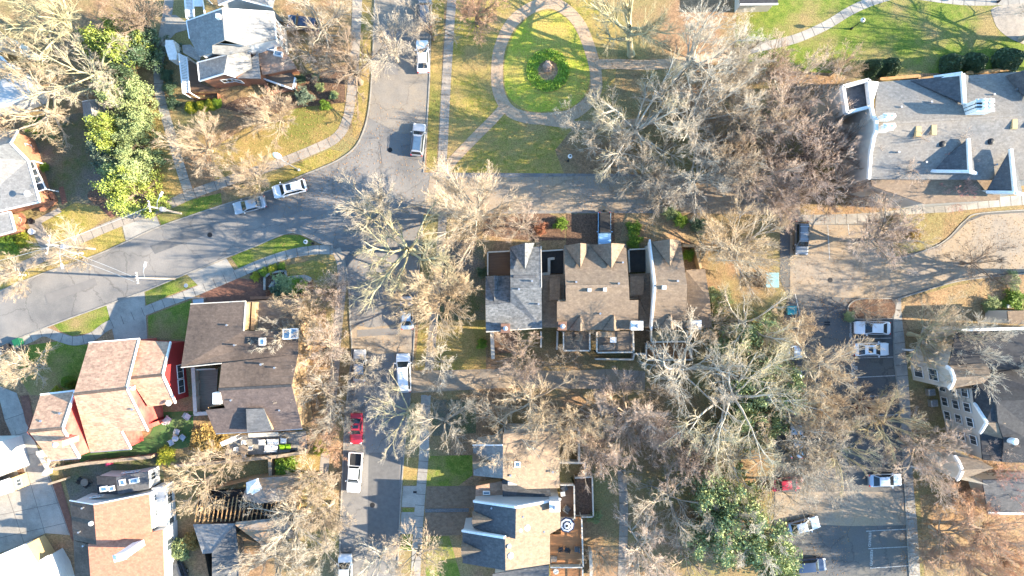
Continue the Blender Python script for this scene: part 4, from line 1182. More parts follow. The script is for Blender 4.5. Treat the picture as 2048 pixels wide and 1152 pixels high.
M_SOFT_WHITE = mat("white_cushion", (0.76, 0.74, 0.71), (0.70, 0.68, 0.65), scale=3, rough=0.9)


class Bld:
    def __init__(self, name, label, cat, base, wallm, th=0.2, inset=0.3, group=None):
        p = P(*base)
        self.c = Vector((p.x, p.y, 0))
        self.root = thing(name, label, cat, (p.x, p.y, 0), group)
        self.wm, self.th, self.inset = wallm, th, inset

    def roof(self, V, faces, m, name="roof", th=None):
        """V: list of plan points (px, py, z); faces: index loops; a slab of real thickness"""
        th = th or self.th
        W_ = [P(*v) for v in V]
        b = MB()
        n = len(W_)
        vs = [tuple(v) for v in W_] + [(v.x, v.y, v.z - th) for v in W_]
        fs = []
        edges = {}
        for f in faces:
            ar = sum(W_[f[i]].x * W_[f[(i + 1) % len(f)]].y - W_[f[(i + 1) % len(f)]].x * W_[f[i]].y for i in range(len(f)))
            f = list(f) if ar > 0 else list(f)[::-1]
            if len(f) > 4:
                tri = tessellate_polygon([[Vector((W_[i].x, W_[i].y, 0)) for i in f]])
                tl = []
                for a, bb, c in tri:
                    A, B, C = W_[f[a]], W_[f[bb]], W_[f[c]]
                    if (B.x - A.x) * (C.y - A.y) - (B.y - A.y) * (C.x - A.x) < 0:
                        bb, c = c, bb
                    tl.append((f[a], f[bb], f[c]))
            else:
                tl = [tuple(f)]
            for t in tl:
                fs.append(t)
                fs.append(tuple(i + n for i in reversed(t)))
            for i in range(len(f)):
                e = (f[i], f[(i + 1) % len(f)])
                if (e[1], e[0]) in edges:
                    del edges[(e[1], e[0])]
                else:
                    edges[e] = 1
        for a, bb in edges:
            fs.append((a, a + n, bb + n, bb))
        b.add(vs, fs)
        return b.build(name, m, self.root)

    def ins(self, p, d=None, c=None):
        w_ = P(*p)
        c = P(*c) if c else self.c
        v = Vector((c.x - w_.x, c.y - w_.y, 0))
        d = self.inset if d is None else d
        return w_ + v.normalized() * d * 1.3

    def walls(self, loop, m=None, closed=True, z0=-0.05, c=None, drop=None, name="wall", inset=None):
        drop = self.th + 0.02 if drop is None else drop
        q = [self.ins(p, inset, c) for p in loop]
        b = MB()
        n = len(q)
        for i in range(n if closed else n - 1):
            a, d = q[i], q[(i + 1) % n]
            cc = P(*c) if c else self.c
            out = Vector((d.y - a.y, a.x - d.x, 0))
            mid = (a + d) / 2 - cc
            v = [(a.x, a.y, z0), (d.x, d.y, z0), (d.x, d.y, d.z - drop), (a.x, a.y, a.z - drop)]
            b.add(v, [(0, 1, 2, 3)] if out.dot(mid) > 0 else [(3, 2, 1, 0)])
        return b.build(name, m or self.wm, self.root)

    def window(self, pa, pb, u, zc, wd, ht, c=None, inset=None, frame=W_TRIM, name="window"):
        """framed window on the wall between plan points pa, pb"""
        a, d = self.ins(pa, inset, c), self.ins(pb, inset, c)
        a, d = Vector((a.x, a.y, 0)), Vector((d.x, d.y, 0))
        t = (d - a).normalized()
        nn = Vector((t.y, -t.x, 0))
        cc = P(*c) if c else self.c
        if nn.dot((a + d) / 2 - Vector((cc.x, cc.y, 0))) < 0:
            nn = -nn
        p = a + (d - a) * u + Vector((0, 0, zc)) + nn * 0.03
        b = MB()
        f = 0.085
        for dx in (-1, 1):
            q = p + t * dx * (wd / 2)
            b.bar(q - Vector((0, 0, ht / 2 + f / 2)), q + Vector((0, 0, ht / 2 + f / 2)), f, 0.1)
        for dz in (-1, 1):
            q = p + Vector((0, 0, dz * ht / 2))
            b.bar(q - t * (wd / 2 - f / 2), q + t * (wd / 2 - f / 2), 0.1, f)
        b.bar(p - Vector((0, 0, ht / 2 - f / 2)), p + Vector((0, 0, ht / 2 - f / 2)), 0.035, 0.06)
        o = b.build(name, frame, self.root)
        g = MB()
        q = p - nn * 0.005
        g.add([tuple(q + t * x * (wd / 2 - 0.03) + Vector((0, 0, z * (ht / 2 - 0.03)))) for x, z in ((-1, -1), (1, -1), (1, 1), (-1, 1))], [(0, 1, 2, 3)])
        g.build("pane", M_GLASS, o)
        return o

    def trim(self, lines, wd=0.14, ht=0.26, m=W_TRIM, name="fascia", dz=-0.06):
        for ln in lines:
            b = MB()
            q = [P(*p) for p in ln]
            for i in range(len(q) - 1):
                b.bar(q[i] + Vector((0, 0, dz)), q[i + 1] + Vector((0, 0, dz)), wd, ht)
            b.build(name, m, self.root)

    def ridge(self, a, d, m, wd=0.34):
        b = MB()
        b.bar(P(*a) + Vector((0, 0, 0.03)), P(*d) + Vector((0, 0, 0.03)), wd, 0.1)
        return b.build("ridge_cap", m, self.root)

    def gutter(self, a, d):
        b = MB()
        u, v = P(*a), P(*d)
        b.bar(u + Vector((0, 0, -0.14)), v + Vector((0, 0, -0.14)), 0.13, 0.1)
        return b.build("gutter", M_METAL, self.root)

    def vent(self, px, py, z, r=0.12, h=0.5, m=M_METAL, name="vent_pipe"):
        p = P(px, py, z)
        b = MB()
        b.lathe((p.x, p.y, z - 0.3), [(r, 0), (r, h + 0.3), (r * 1.3, h + 0.3), (r * 1.3, h + 0.38)], 10)
        return b.build(name, m, self.root, False)

    def boxvent(self, px, py, z, sx, sy, h, m, name="roof_vent", rot=0, bevel=0.06):
        p = P(px, py, z)
        b = MB()
        b.box((p.x, p.y, z + h / 2 - 0.2), (sx, sy, h + 0.4), rot, bevel)
        return b.build(name, m, self.root)

    def skylight(self, px, py, z, sx, sy, rot=0.0, tilt=0.0):
        p = P(px, py, z)
        b = MB()
        for dx, dy, w_, d_ in ((0, -1, sx, 0.12), (0, 1, sx, 0.12), (-1, 0, 0.12, sy - 0.24), (1, 0, 0.12, sy - 0.24)):
            ox, oy = dx * (sx - 0.12) / 2, dy * (sy - 0.12) / 2
            b.box((p.x + ox * math.cos(rot) - oy * math.sin(rot), p.y + ox * math.sin(rot) + oy * math.cos(rot), z), (w_, d_, 0.6), rot)
        o = b.build("skylight", W_TRIM, self.root)
        g = MB()
        g.box((p.x, p.y, z + 0.1), (sx - 0.24, sy - 0.24, 0.3), rot)
        g.build("pane", M_SKYL, o)
        return o

    def chimney(self, px, py, z0, z1, sx, sy, m, rot=0.0, cap=M_METAL, pots=1, dirx=True):
        """stack standing at the plan point seen at height z0, up to z1"""
        p = P(px, py, z0)
        b = MB()
        b.box((p.x, p.y, (z0 + z1) / 2 - 0.4), (sx, sy, z1 - z0 + 0.8), rot)
        b.box((p.x, p.y, z1 + 0.08), (sx + 0.16, sy + 0.16, 0.16), rot, 0.03)
        o = b.build("chimney", m, self.root)
        for k in range(pots):
            off = (k - (pots - 1) / 2) * 0.72
            ox, oy = (off, 0) if dirx else (0, off)
            q = MB()
            q.lathe((p.x + ox, p.y + oy, z1 + 0.16), [(0.2, 0), (0.2, 0.35), (0.33, 0.36), (0.33, 0.44), (0.05, 0.56)], 14)
            q.build("chimney_pot", cap, o, False)
        return o


def deck(name, label, pts, z, m, rail=M_RAIL, rail_h=1.0, sides=None, solid=False, group=None, cat="deck", wd=0.14):
    """raised timber deck with posts and railing round its plan (plan points seen at height z)"""
    W_ = [P(px, py, z) for px, py in pts]
    c = sum(W_, Vector()) / len(W_)
    root = thing(name, label, cat, (c.x, c.y, 0), group)
    b = MB()
    b.prism([(p.x, p.y) for p in W_], z - 0.16, z)
    b.build("floor_boards", m, root)
    n = len(W_)
    sides = range(n) if sides is None else sides
    for i in sides:
        a, d = W_[i], W_[(i + 1) % n]
        r_ = MB()
        L_ = (d - a).length
        up = Vector((0, 0, 1))
        r_.bar(a + up * rail_h, d + up * rail_h, wd * 1.35, 0.07)
        if solid:
            r_.bar(a + up * rail_h / 2, d + up * rail_h / 2, 0.07, rail_h - 0.1)
        else:
            r_.bar(a + up * 0.15, d + up * 0.15, 0.07, 0.07)
            k = max(2, int(L_ / 0.16))
            for j in range(k + 1):
                q = a + (d - a) * (j / k)
                r_.bar(q + up * 0.1, q + up * (rail_h - 0.03), 0.045)
        for q in (a, d):
            r_.bar(q - up * z, q + up * (rail_h + 0.05), wd)
        r_.build("railing", rail, root)
    return root


def wall_thing(name, label, line, h, m, wd=0.12, cat="fence", boards=True, z0=0.0, group=None):
    """fence or low wall along plan points seen at its top"""
    q = [P(px, py, z0 + h) for px, py in line]
    c = q[0]
    root = thing(name, label, cat, (c.x, c.y, 0), group)
    b = MB()
    for i in range(len(q) - 1):
        a, d = q[i], q[i + 1]
        a0, d0 = Vector((a.x, a.y, z0 + h / 2)), Vector((d.x, d.y, z0 + h / 2))
        b.bar(a0, d0, wd * 0.5 if boards else wd, h)
        L_ = (d - a).length
        k = max(1, int(L_ / 2.2))
        for j in range(k + 1):
            s = a + (d - a) * (j / k)
            if boards and (j > 0 or i == 0):
                po = MB()
                po.bar((s.x, s.y, z0 - 0.05), (s.x, s.y, z0 + h + 0.08), wd * 1.2)
                po.build("post", m, root)
        b.bar(a + Vector((0, 0, 0.04)), d + Vector((0, 0, 0.04)), wd * 1.5, 0.07)
    b.build("boards" if boards else "masonry", m, root)
    return root


# ---------------- white gabled house, upper left
B = Bld("gabled_house", "white gabled house with pale grey roof and brick lower wing", "house", (470, 95), W_WHITE)
V = [(444, 17, 9.0), (449, 80, 9.0), (373, 42, 6.2), (379, 77, 6.2), (398, 113, 6.9), (425, 106, 8.0), (425, 90, 8.0), (490, 92, 7.6), (553, 78, 6.3), (547, 24, 6.3)]
B.roof(V, [(0, 2, 3, 4, 5, 6, 1), (0, 1, 7, 8, 9)], R_WHITE)
B.walls([V[9], V[8], V[7], V[6], V[4], V[3], V[2], V[0]])
B.trim([(V[2], V[0], V[9]), (V[9], V[8]), (V[2], V[3])])
for u in (0.25, 0.7):
    for zc in (1.9, 4.4):
        B.window(V[9], V[8], u, zc, 1.0, 1.5)
V = [(395, 125, 4.8), (399, 162, 4.8), (448, 147, 6.4), (455, 109, 6.4), (470, 154, 5.5), (503, 136, 4.7), (500, 100, 4.7)]
B.roof(V, [(0, 1, 2, 3), (3, 2, 4, 5, 6)], R_WHITE)
B.walls([V[0], V[1], V[2], V[4], V[5], V[6]], W_BRICK, c=(450, 130))
B.trim([(V[0], V[1], V[2], V[4]), (V[0], V[3])])
B.window(V[2], V[4], 0.3, 2.6, 1.9, 1.3, c=(450, 130))
B.window(V[1], V[2], 0.75, 2.6, 1.4, 1.3, c=(450, 130))
V = [(425, 90, 7.9), (492, 93, 6.8), (502, 99, 6.4), (455, 110, 6.5), (425, 107, 7.2)]
B.roof(V, [(0, 1, 2, 3, 4)], R_WHITE)
V = [(470, 139, 4.4), (516, 106, 4.4), (521, 157, 4.1), (472, 156, 4.1)]
B.roof(V, [(0, 1, 2, 3)], R_PALE)
B.walls(V, W_BRICK, c=(495, 138))
V = [(364, 90, 4.4), (381, 89, 5.2), (402, 108, 5.2), (399, 124, 4.4), (366, 105, 4.2)]
B.roof(V, [(0, 1, 2, 3, 4)], R_WHITE)
B.boxvent(327 + 112, 35, 8.8, 0.5, 0.6, 0.7, W_TRIM)
for x, y in ((401, 39), (426, 31), (436, 65)):
    B.vent(x, y, 7.9 - (444 - x) * 0.035)
# brick wing to the east
V = [(497, 90, 5.2), (553, 84, 5.2), (576, 118, 3.6), (520, 122, 3.6)]
B.walls([(515, 102, 3.4), (560, 92, 3.4), (592, 135, 3.2), (526, 148, 3.2)], W_BRICK, c=(550, 120), drop=0)
B.roof([(513, 101, 3.5), (561, 91, 3.5), (594, 136, 3.3), (525, 150, 3.3)], [(0, 1, 2, 3)], R_TERRA)
B.skylight(541, 95, 3.7, 1.5, 0.8, -0.2)
B.skylight(557, 108, 3.6, 1.2, 0.7, -0.2)
# brick wing to the south west with slatted porch roof
B.walls([(366, 186, 1.0), (440, 186, 1.0), (440, 198, 1.0), (383, 200, 1.0)], W_BRICK, c=(410, 190), drop=0)
b = MB()
for i in range(24):
    t = i / 23
    a, d = P(358 + 8 * t, 108 + 77 * t, 3.0), P(374 + 5 * t, 115 + 69 * t, 3.0)
    b.bar(a, d, 0.12, 0.16)
for ln in (((358, 107, 3.1), (366, 186, 3.1)), ((374, 114, 3.1), (379, 185, 3.1))):
    b.bar(P(*ln[0]), P(*ln[1]), 0.14, 0.2)
    for p in ln:
        w_ = P(*p)
        b.bar((w_.x, w_.y, 0), (w_.x, w_.y, 3), 0.16)
b.build("porch_pergola", W_TRIM, B.root)
b = MB()
b.prism([tuple(P(*q))[:2] for q in ((374, 118), (396, 130), (402, 166), (440, 184), (381, 185))], 0.02, 0.25)
b.build("porch_floor", M_DECKB, B.root)
# north pergola and rear roof
b = MB()
for i in range(16):
    t = i / 15
    b.bar(P(369 + 3 * t, -8 + 42 * t, 3.2), P(386 + 1 * t, -8 + 42 * t, 3.2), 0.11, 0.14)
    b.bar(P(386, -10 + 22 * t, 3.3), P(404, -10 + 22 * t, 3.3), 0.1, 0.14)
for ln in (((369, -8, 3.3), (373, 36, 3.3)), ((386, -8, 3.4), (388, 34, 3.4)), ((403, -12, 3.4), (410, 30, 3.4))):
    b.bar(P(*ln[0]), P(*ln[1]), 0.16, 0.2)
    for p in ln:
        w_ = P(*p)
        b.bar((w_.x, w_.y, 0), (w_.x, w_.y, 3.3), 0.16)
b.build("entry_pergola", W_TRIM, B.root)
V = [(425, -30, 6.5), (437, 10, 6.5), (472, -4, 7.2), (500, -30, 7.2), (545, 15, 5.6), (556, -30, 5.6)]
B.roof(V, [(0, 1, 2, 3), (3, 2, 4, 5)], R_WHITE)
B.walls([V[1], V[2], V[4]], W_WHITE, closed=False, c=(490, -10))
B.trim([(V[1], V[2], V[4])])
deck("brick_terrace", "brick terrace with white railing east of the white gabled house", [(524, 124), (560, 116), (594, 160), (590, 182), (528, 160)], 0.9, M_WOOD, rail=W_TRIM, sides=[2, 3], cat="terrace")
wall_thing("brick_wall", "low brick garden wall along the terrace of the white gabled house", [(528, 163), (540, 185), (598, 174)], 0.9, W_BRICK, 0.3, "wall", False)
wall_thing("porch_canopy", "pale slatted canopy panel beside the winding walk", [(339, 88), (346, 112)], 2.3, W_TRIM, 0.9, "canopy", True)

# ---------------- flat beige roofed house at the left edge
B = Bld("beige_roofed_house", "house with broad pale beige roof and brick gable at the left edge", "house", (10, 370), W_BRICK)
V = [(21, 286, 6.2), (56, 321, 3.6), (79, 404, 3.6), (-80, 440, 3.6), (-90, 310, 6.2), (35, 261, 3.6), (-90, 275, 3.6)]
B.roof(V, [(0, 1, 2, 3, 4), (0, 4, 6, 5)], R_WHITE)
B.walls([V[5], V[0], V[1], V[2], V[3], V[6]])
B.trim([(V[5], V[0], V[1], V[2], V[3])], 0.2)
B.window(V[5], V[1], 0.45, 1.9, 1.2, 1.3)
V = [(-60, 440, 3.0), (20, 424, 3.0), (30, 462, 3.0), (-60, 486, 3.0)]
B.roof(V, [(0, 1, 2, 3)], R_WHITE)
B.walls(V, c=(-10, 455))
B.trim([(V[0], V[1], V[2], V[3])], 0.2)
V = [(50, 326, 2.9), (66, 322, 2.6), (92, 378, 2.6), (72, 384, 2.9)]
b = MB()
for t in (0, 0.25, 0.5, 0.75, 1):
    b.bar(P(50 + 22 * t, 326 + 58 * t, 2.9), P(66 + 26 * t, 322 + 56 * t, 2.6), 0.14, 0.12)
b.bar(P(*V[0]), P(*V[3]), 0.16, 0.14)
b.bar(P(*V[1]), P(*V[2]), 0.16, 0.14)
for p in V:
    w_ = P(*p)
    b.bar((w_.x, w_.y, 0), (w_.x, w_.y, 2.7), 0.14)
fr = b.build("porch_frame", W_TRIM, B.root)
b = MB()
for t in (0, 0.25, 0.5, 0.75):
    q = [P(51 + 22 * t, 327 + 58 * t, 2.87), P(66 + 26 * t, 324 + 56 * t, 2.58), P(66 + 26 * (t + .22), 322 + 56 * (t + .22), 2.58), P(51 + 22 * (t + .22), 325 + 58 * (t + .22), 2.87)]
    b.add([tuple(v) for v in q], [(0, 1, 2, 3)])
b.build("pane", M_GLASS, fr)
p = P(60, 388, 4.4)
b = MB()
b.lathe((p.x, p.y, p.z + 0.4), [(0.08, -0.9), (0.06, 0), (0.34, 0.06), (0.46, 0.16), (0.44, 0.17), (0.3, 0.09)], 18)
b.build("satellite_dish", W_TRIM, B.root, True)
wall_thing("brick_planter", "curved brick planter beside the flat beige roofed house entrance", [(80, 420), (97, 410), (108, 400), (100, 385)], 0.7, W_BRICK, 0.35, "planter", False)
t_ = thing("patio_table", "round terracotta patio table by the beige roofed house door", "table", P(46, 440))
b = MB()
p = P(46, 440)
b.lathe((p.x, p.y, 0), [(0.3, 0), (0.12, 0.1), (0.1, 0.65), (0.95, 0.68), (1.0, 0.74), (0.9, 0.77)], 20)
b.build("tabletop", W_BRICK, t_)
b = MB()
b.lathe((p.x + 0.1, p.y - 0.1, 0.77), [(0.25, 0), (0.42, 0.2), (0.38, 0.2), (0.2, 0.04)], 16)
b.build("bowl", M_CHIMW, t_)
for x, y, lab in ((67, 443, "dark round planter pot beside the terracotta table"), (68, 464, "white rimmed planter pot at the corner of the path")):
    t_ = MB()
    p = P(x, y)
    t_.lathe((p.x, p.y, 0), [(0.28, 0), (0.42, 0.55), (0.46, 0.58), (0.46, 0.66), (0.36, 0.66), (0.33, 0.5)], 16)
    tag(t_.build("planter_pot", M_BLACK if y < 450 else W_TRIM), lab, "pot")

# ---------------- far left white roofed house and shed
B = Bld("white_roofed_house", "white flat roofed house mostly hidden by bare trees at the left edge", "house", (5, 150), W_WHITE)
V = [(-60, 90, 4.6), (0, 112, 4.6), (50, 160, 4.4), (60, 190, 4.4), (10, 212, 4.4), (-60, 222, 4.6)]
B.roof(V, [(0, 1, 2, 3, 4, 5)], mat("white_roof_membrane", (0.46, 0.45, 0.44), (0.36, 0.35, 0.34), scale=0.8, rough=0.8))
B.walls(V)
B.trim([V], 0.25)
V = [(-60, 50, 5.5), (4, 66, 5.5), (16, 82, 5.3), (12, 96, 5.3), (-60, 80, 5.5)]
B.roof(V, [(0, 1, 2, 3, 4)], R_WHITE)
B.walls(V, c=(-20, 75))
B = Bld("garden_shed", "small pale garden shed at the top of the shaded yard", "shed", (182, 225), W_WHITE, inset=0.15)
V = [(164, 203, 2.3), (179, 200, 3.1), (194, 200, 2.3), (201, 242, 2.3), (187, 246, 3.1), (168, 241, 2.3)]
B.roof(V, [(0, 1, 4, 5), (1, 2, 3, 4)], R_WHITE, th=0.1)
B.walls(V)
B.trim([(V[5], V[4], V[3]), (V[0], V[1], V[2])], 0.08, 0.14)

# ---------------- red house
B = Bld("red_house", "red sided house with terracotta shingle roof and white verges", "house", (205, 790), W_RED)
V = [(178, 685, 5.2), (278, 677, 5.2), (253, 777, 9.0), (147, 789, 9.0), (296, 862, 5.2), (243, 862, 5.2), (262, 898, 3.8), (180, 904, 3.8), (170, 842, 6.6)]
B.roof(V, [(0, 3, 2, 1), (3, 7, 6, 5, 4, 2)], R_TERRA)
B.walls([V[0], V[3], V[7], V[6], V[5], V[4], V[2], V[1]], W_RED_LIT, c=(215, 790))
B.trim([(V[1], V[2], V[4]), (V[0], V[1]), (V[5], V[6])], 0.14, 0.26)
V = [(81, 789, 6.8), (160, 779, 6.8), (136, 823, 8.9), (124, 857, 10.0), (57, 863, 10.0), (159, 916, 6.8), (101, 921, 6.8)]
B.roof([(81, 789, 6.6), (150, 781, 6.6), (125, 857, 9.6), (57, 863, 9.6), (159, 916, 6.6), (101, 921, 6.6)], [(0, 3, 2, 1), (3, 5, 4, 2)], R_TERRA)
B.walls([(81, 789, 6.6), (57, 863, 9.6), (101, 921, 6.6), (159, 916, 6.6), (125, 857, 9.6), (150, 781, 6.6)], W_RED_LIT, c=(108, 850))
B.trim([((150, 781, 6.6), (125, 857, 9.6), (159, 916, 6.6)), ((81, 789, 6.6), (150, 781, 6.6))], 0.2, 0.3)
V = [(268, 680, 4.6), (341, 684, 4.6), (325, 750, 7.4), (258, 756, 7.4), (351, 806, 4.6), (297, 814, 4.6)]
B.roof(V, [(0, 3, 2, 1), (3, 5, 4, 2)], R_TERRA)
B.walls([V[1], V[2], V[4], V[5], V[0]], c=(300, 748))
B.trim([(V[1], V[2], V[4])], 0.2, 0.3)
for u in (0.52, 0.78):
    B.window(V[1], V[4], u, 2.0, 1.9, 1.7, c=(300, 748))
B.walls([(297, 814, 4.2), (303, 850, 4.2), (324, 842, 3.0)], closed=False, c=(280, 820), drop=0)
B.chimney(142, 879, 8.6, 11.2, 1.15, 0.8, mat("salmon_brick", (0.52, 0.27, 0.19), (0.42, 0.2, 0.14), scale=4, rough=0.9), cap=M_CHIMW)
for x, y, z in ((123, 826, 8.3), (85, 841, 8.6), (267, 818, 7.2), (263, 775, 8.8)):
    B.vent(x, y, z, 0.13, 0.35)
B.boxvent(264, 776, 7.3, 0.5, 0.5, 0.3, W_TRIM)
B.ridge((147, 789, 9.0), (253, 777, 9.0), R_DARK)
B.ridge((57, 863, 9.6), (125, 857, 9.6), R_DARK)
B.ridge((263, 756, 7.4), (325, 750, 7.4), R_DARK)
B.gutter((180, 905, 3.8), (262, 899, 3.8))
B.gutter((101, 922, 6.6), (159, 917, 6.6))
p = P(338, 806, 5.2)
b = MB()
b.lathe((p.x, p.y, p.z), [(0.06, -0.9), (0.05, 0), (0.3, 0.06), (0.4, 0.14), (0.38, 0.15), (0.25, 0.08)], 16)
b.build("satellite_dish", W_TRIM, B.root, True)

# ---------------- dark roofed house
B = Bld("dark_roofed_house", "large house with dark brown roof and sunlit tan east wall", "house", (500, 740), W_TAN)
V = [(381, 608, 6.0), (491, 602, 6.4), (487, 662, 7.2), (596, 662, 6.6), (596, 708, 7.2), (583, 771, 8.3), (437, 779, 8.6), (443, 727, 7.8), (362, 735, 7.4)]
B.roof(V, [(0, 8, 7, 6, 5, 4, 3, 2, 1)], R_DARK)
V2 = [(437, 779, 8.6), (583, 771, 8.3), (604, 857, 6.0), (543, 862, 5.9), (493, 864, 5.9), (431, 867, 5.8), (411, 820, 7.2), (450, 816, 7.5)]
B.roof(V2, [(0, 1, 2, 3, 4, 5, 6, 7)], R_PURPLE)
B.walls([V[0], V[1], V[2], V[3], V[4], V[5], V2[2], V2[5], V2[6], V2[7], V[6], V[7], V[8]], c=(500, 740))
V3 = [(491, 603, 3.8), (604, 596, 3.8), (600, 664, 3.8), (487, 664, 3.8)]
B.roof(V3, [(0, 1, 2, 3)], R_TAUPE)
B.walls(V3, W_TAN, c=(540, 640))
B.trim([(V[0], V[1], V[2])], 0.12, 0.2, M_RAIL)
B.trim([(V[8], V[7])], 0.12, 0.2, M_RAIL)
b = MB()
for x in (500, 511):
    b.bar(P(x, 604, 4.4), P(x - 3, 660, 4.4), 0.5, 1.2)
b.build("terrace_parapet", W_TAN, B.root)
B.ridge((437, 779, 8.62), (583, 771, 8.32), R_BLACK)
B.gutter((431, 868, 5.8), (604, 858, 6.0))
for x, y, z in ((470, 690, 7.7), (455, 650, 7.0), (550, 735, 8.0), (560, 820, 7.0), (463, 800, 8.0)):
    B.vent(x, y, z, 0.1, 0.3)
B.skylight(525, 683, 7.8, 0.75, 0.95, 0.0)
B.skylight(574, 668, 7.2, 1.0, 1.4, 0.0)
B.skylight(589, 667, 7.0, 1.0, 1.4, 0.0)
B.vent(524, 728, 8.2)
B.boxvent(438, 795, 7.7, 1.0, 1.5, 0.9, M_CHIMW, "chimney")
V = [(478, 820, 7.5), (493, 818, 7.6), (526, 817, 7.3), (543, 860, 6.8), (495, 863, 6.8), (490, 855, 6.8)]
B.roof([(492, 818, 8.1), (527, 817, 7.7), (544, 861, 7.1), (494, 864, 7.4)], [(0, 1, 2, 3)], R_SLATE, "dormer_roof")
B.walls([(492, 818, 8.1), (527, 817, 7.7), (544, 861, 7.1), (494, 864, 7.4)], W_TAN, c=(515, 840), z0=5.5, inset=0.1, name="dormer")
wall_thing("courtyard_fence", "white courtyard fence between the red house and the dark roof", [(386, 735), (391, 828), (420, 826)], 1.8, M_RAIL, 0.35, "fence")
deck("courtyard_deck", "dark timber courtyard beside the dark roofed house", [(397, 738), (436, 736), (432, 812), (400, 824)], 0.5, M_WOOD, sides=[0], rail=M_RAIL)
t_ = MB()
p = P(398, 604)
t_.box((p.x, p.y, 0.1), (1.6, 0.9, 0.2), 0.1, 0.03)
for i in range(10):
    t_.bar((p.x - 1.0 + i * 0.22, p.y + 0.6, 0), (p.x - 1.0 + i * 0.22, p.y + 0.6, 1.0), 0.04)
    t_.bar((p.x + 1.05, p.y - 0.55 + i * 0.12, 0), (p.x + 1.05, p.y - 0.55 + i * 0.12, 1.0), 0.04)
t_.bar((p.x - 1.0, p.y + 0.6, 1.0), (p.x + 1.0, p.y + 0.6, 1.0), 0.06)
t_.bar((p.x + 1.05, p.y - 0.55, 1.0), (p.x + 1.05, p.y + 0.55, 1.0), 0.06)
tag(t_.build("entry_step", M_METAL), "pale step with iron railing at the corner of the dark roof", "step")

# ---------------- white modern house, bottom left
B = Bld("white_modern_house", "white walled house with orange tan roof and charcoal rear roof", "house", (250, 1060), W_WHITE)
V = [(139, 1001, 4.6), (187, 1009, 6.2), (297, 987, 5.2), (303, 1064, 5.2), (193, 1090, 6.2), (147, 1080, 4.6)]
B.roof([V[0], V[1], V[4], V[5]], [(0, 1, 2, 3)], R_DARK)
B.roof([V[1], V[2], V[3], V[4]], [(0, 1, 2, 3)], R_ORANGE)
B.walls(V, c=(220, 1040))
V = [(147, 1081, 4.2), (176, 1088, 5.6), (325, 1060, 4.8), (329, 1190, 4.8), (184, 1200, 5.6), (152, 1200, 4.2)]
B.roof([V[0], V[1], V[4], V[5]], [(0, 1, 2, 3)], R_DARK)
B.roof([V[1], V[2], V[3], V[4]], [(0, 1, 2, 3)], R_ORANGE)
B.walls(V, c=(240, 1130))
B.trim([((139, 1001, 4.6), (187, 1009, 6.2), (297, 987, 5.2))], 0.12, 0.2)
V = [(193, 952, 3.4), (232, 954, 3.9), (295, 943, 3.4), (298, 978, 3.4), (236, 989, 3.9), (195, 988, 3.4)]
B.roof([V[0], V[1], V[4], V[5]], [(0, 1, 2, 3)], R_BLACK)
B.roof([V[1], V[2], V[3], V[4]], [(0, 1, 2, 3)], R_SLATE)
B.walls(V, c=(250, 970), inset=0.12)
B.window(V[0], V[2], 0.6, 2.3, 2.2, 0.8, c=(250, 970), inset=0.12)
B.window(V[2], V[3], 0.4, 1.8, 1.0, 1.3, c=(250, 970), inset=0.12)
for x, y, w_, d_ in ((209, 977, 1.0, 0.7), (225, 976, 0.8, 0.7), (246, 964, 0.8, 0.8), (269, 961, 1.2, 0.7)):
    B.skylight(x, y, 3.72, w_, d_, 0.15)
for a, d, u, zc in (((297, 987, 5.2), (303, 1064, 5.2), 0.2, 2.6), ((297, 987, 5.2), (303, 1064, 5.2), 0.62, 2.6)):
    B.window(a, d, u, zc, 1.0, 1.4, c=(220, 1040))
B.window((139, 1001, 4.6), (297, 987, 5.2), 0.22, 2.7, 1.6, 0.8, c=(220, 1040))
B.window((325, 1060, 4.8), (329, 1190, 4.8), 0.3, 2.2, 1.6, 2.0, c=(240, 1130))
B.roof([(303, 976, 2.8), (328, 972, 2.8), (336, 1080, 2.8), (322, 1086, 2.8), (309, 1050, 2.8)], [(0, 1, 2, 3, 4)], mat("white_membrane", (0.5, 0.49, 0.475), (0.40, 0.39, 0.38), scale=1, rough=0.7), "bay_roof")
B.walls([(303, 976, 2.8), (328, 972, 2.8), (336, 1080, 2.8), (322, 1086, 2.8), (309, 1050, 2.8)], c=(318, 1030), inset=0.06, name="bay")
B.window((328, 972, 2.8), (336, 1080, 2.8), 0.25, 1.4, 1.8, 1.5, c=(318, 1030), inset=0.06)
B.window((328, 972, 2.8), (336, 1080, 2.8), 0.75, 1.4, 1.8, 1.5, c=(318, 1030), inset=0.06)
B.chimney(272, 1092, 6.0, 9.8, 1.5, 0.8, M_CHIMW, 0.25, cap=M_CHIMW)
b = MB()
p = P(182, 1047, 6.2)
b.lathe((p.x, p.y, p.z - 0.2), [(0.3, 0), (0.3, 0.35), (0.24, 0.42)], 14)
b.build("roof_vent", W_TRIM, B.root)
for x, y, z in ((167, 1015, 5.6), (160, 1063, 5.2), (169, 1090, 5.3)):
    B.vent(x, y, z, 0.1, 0.35)

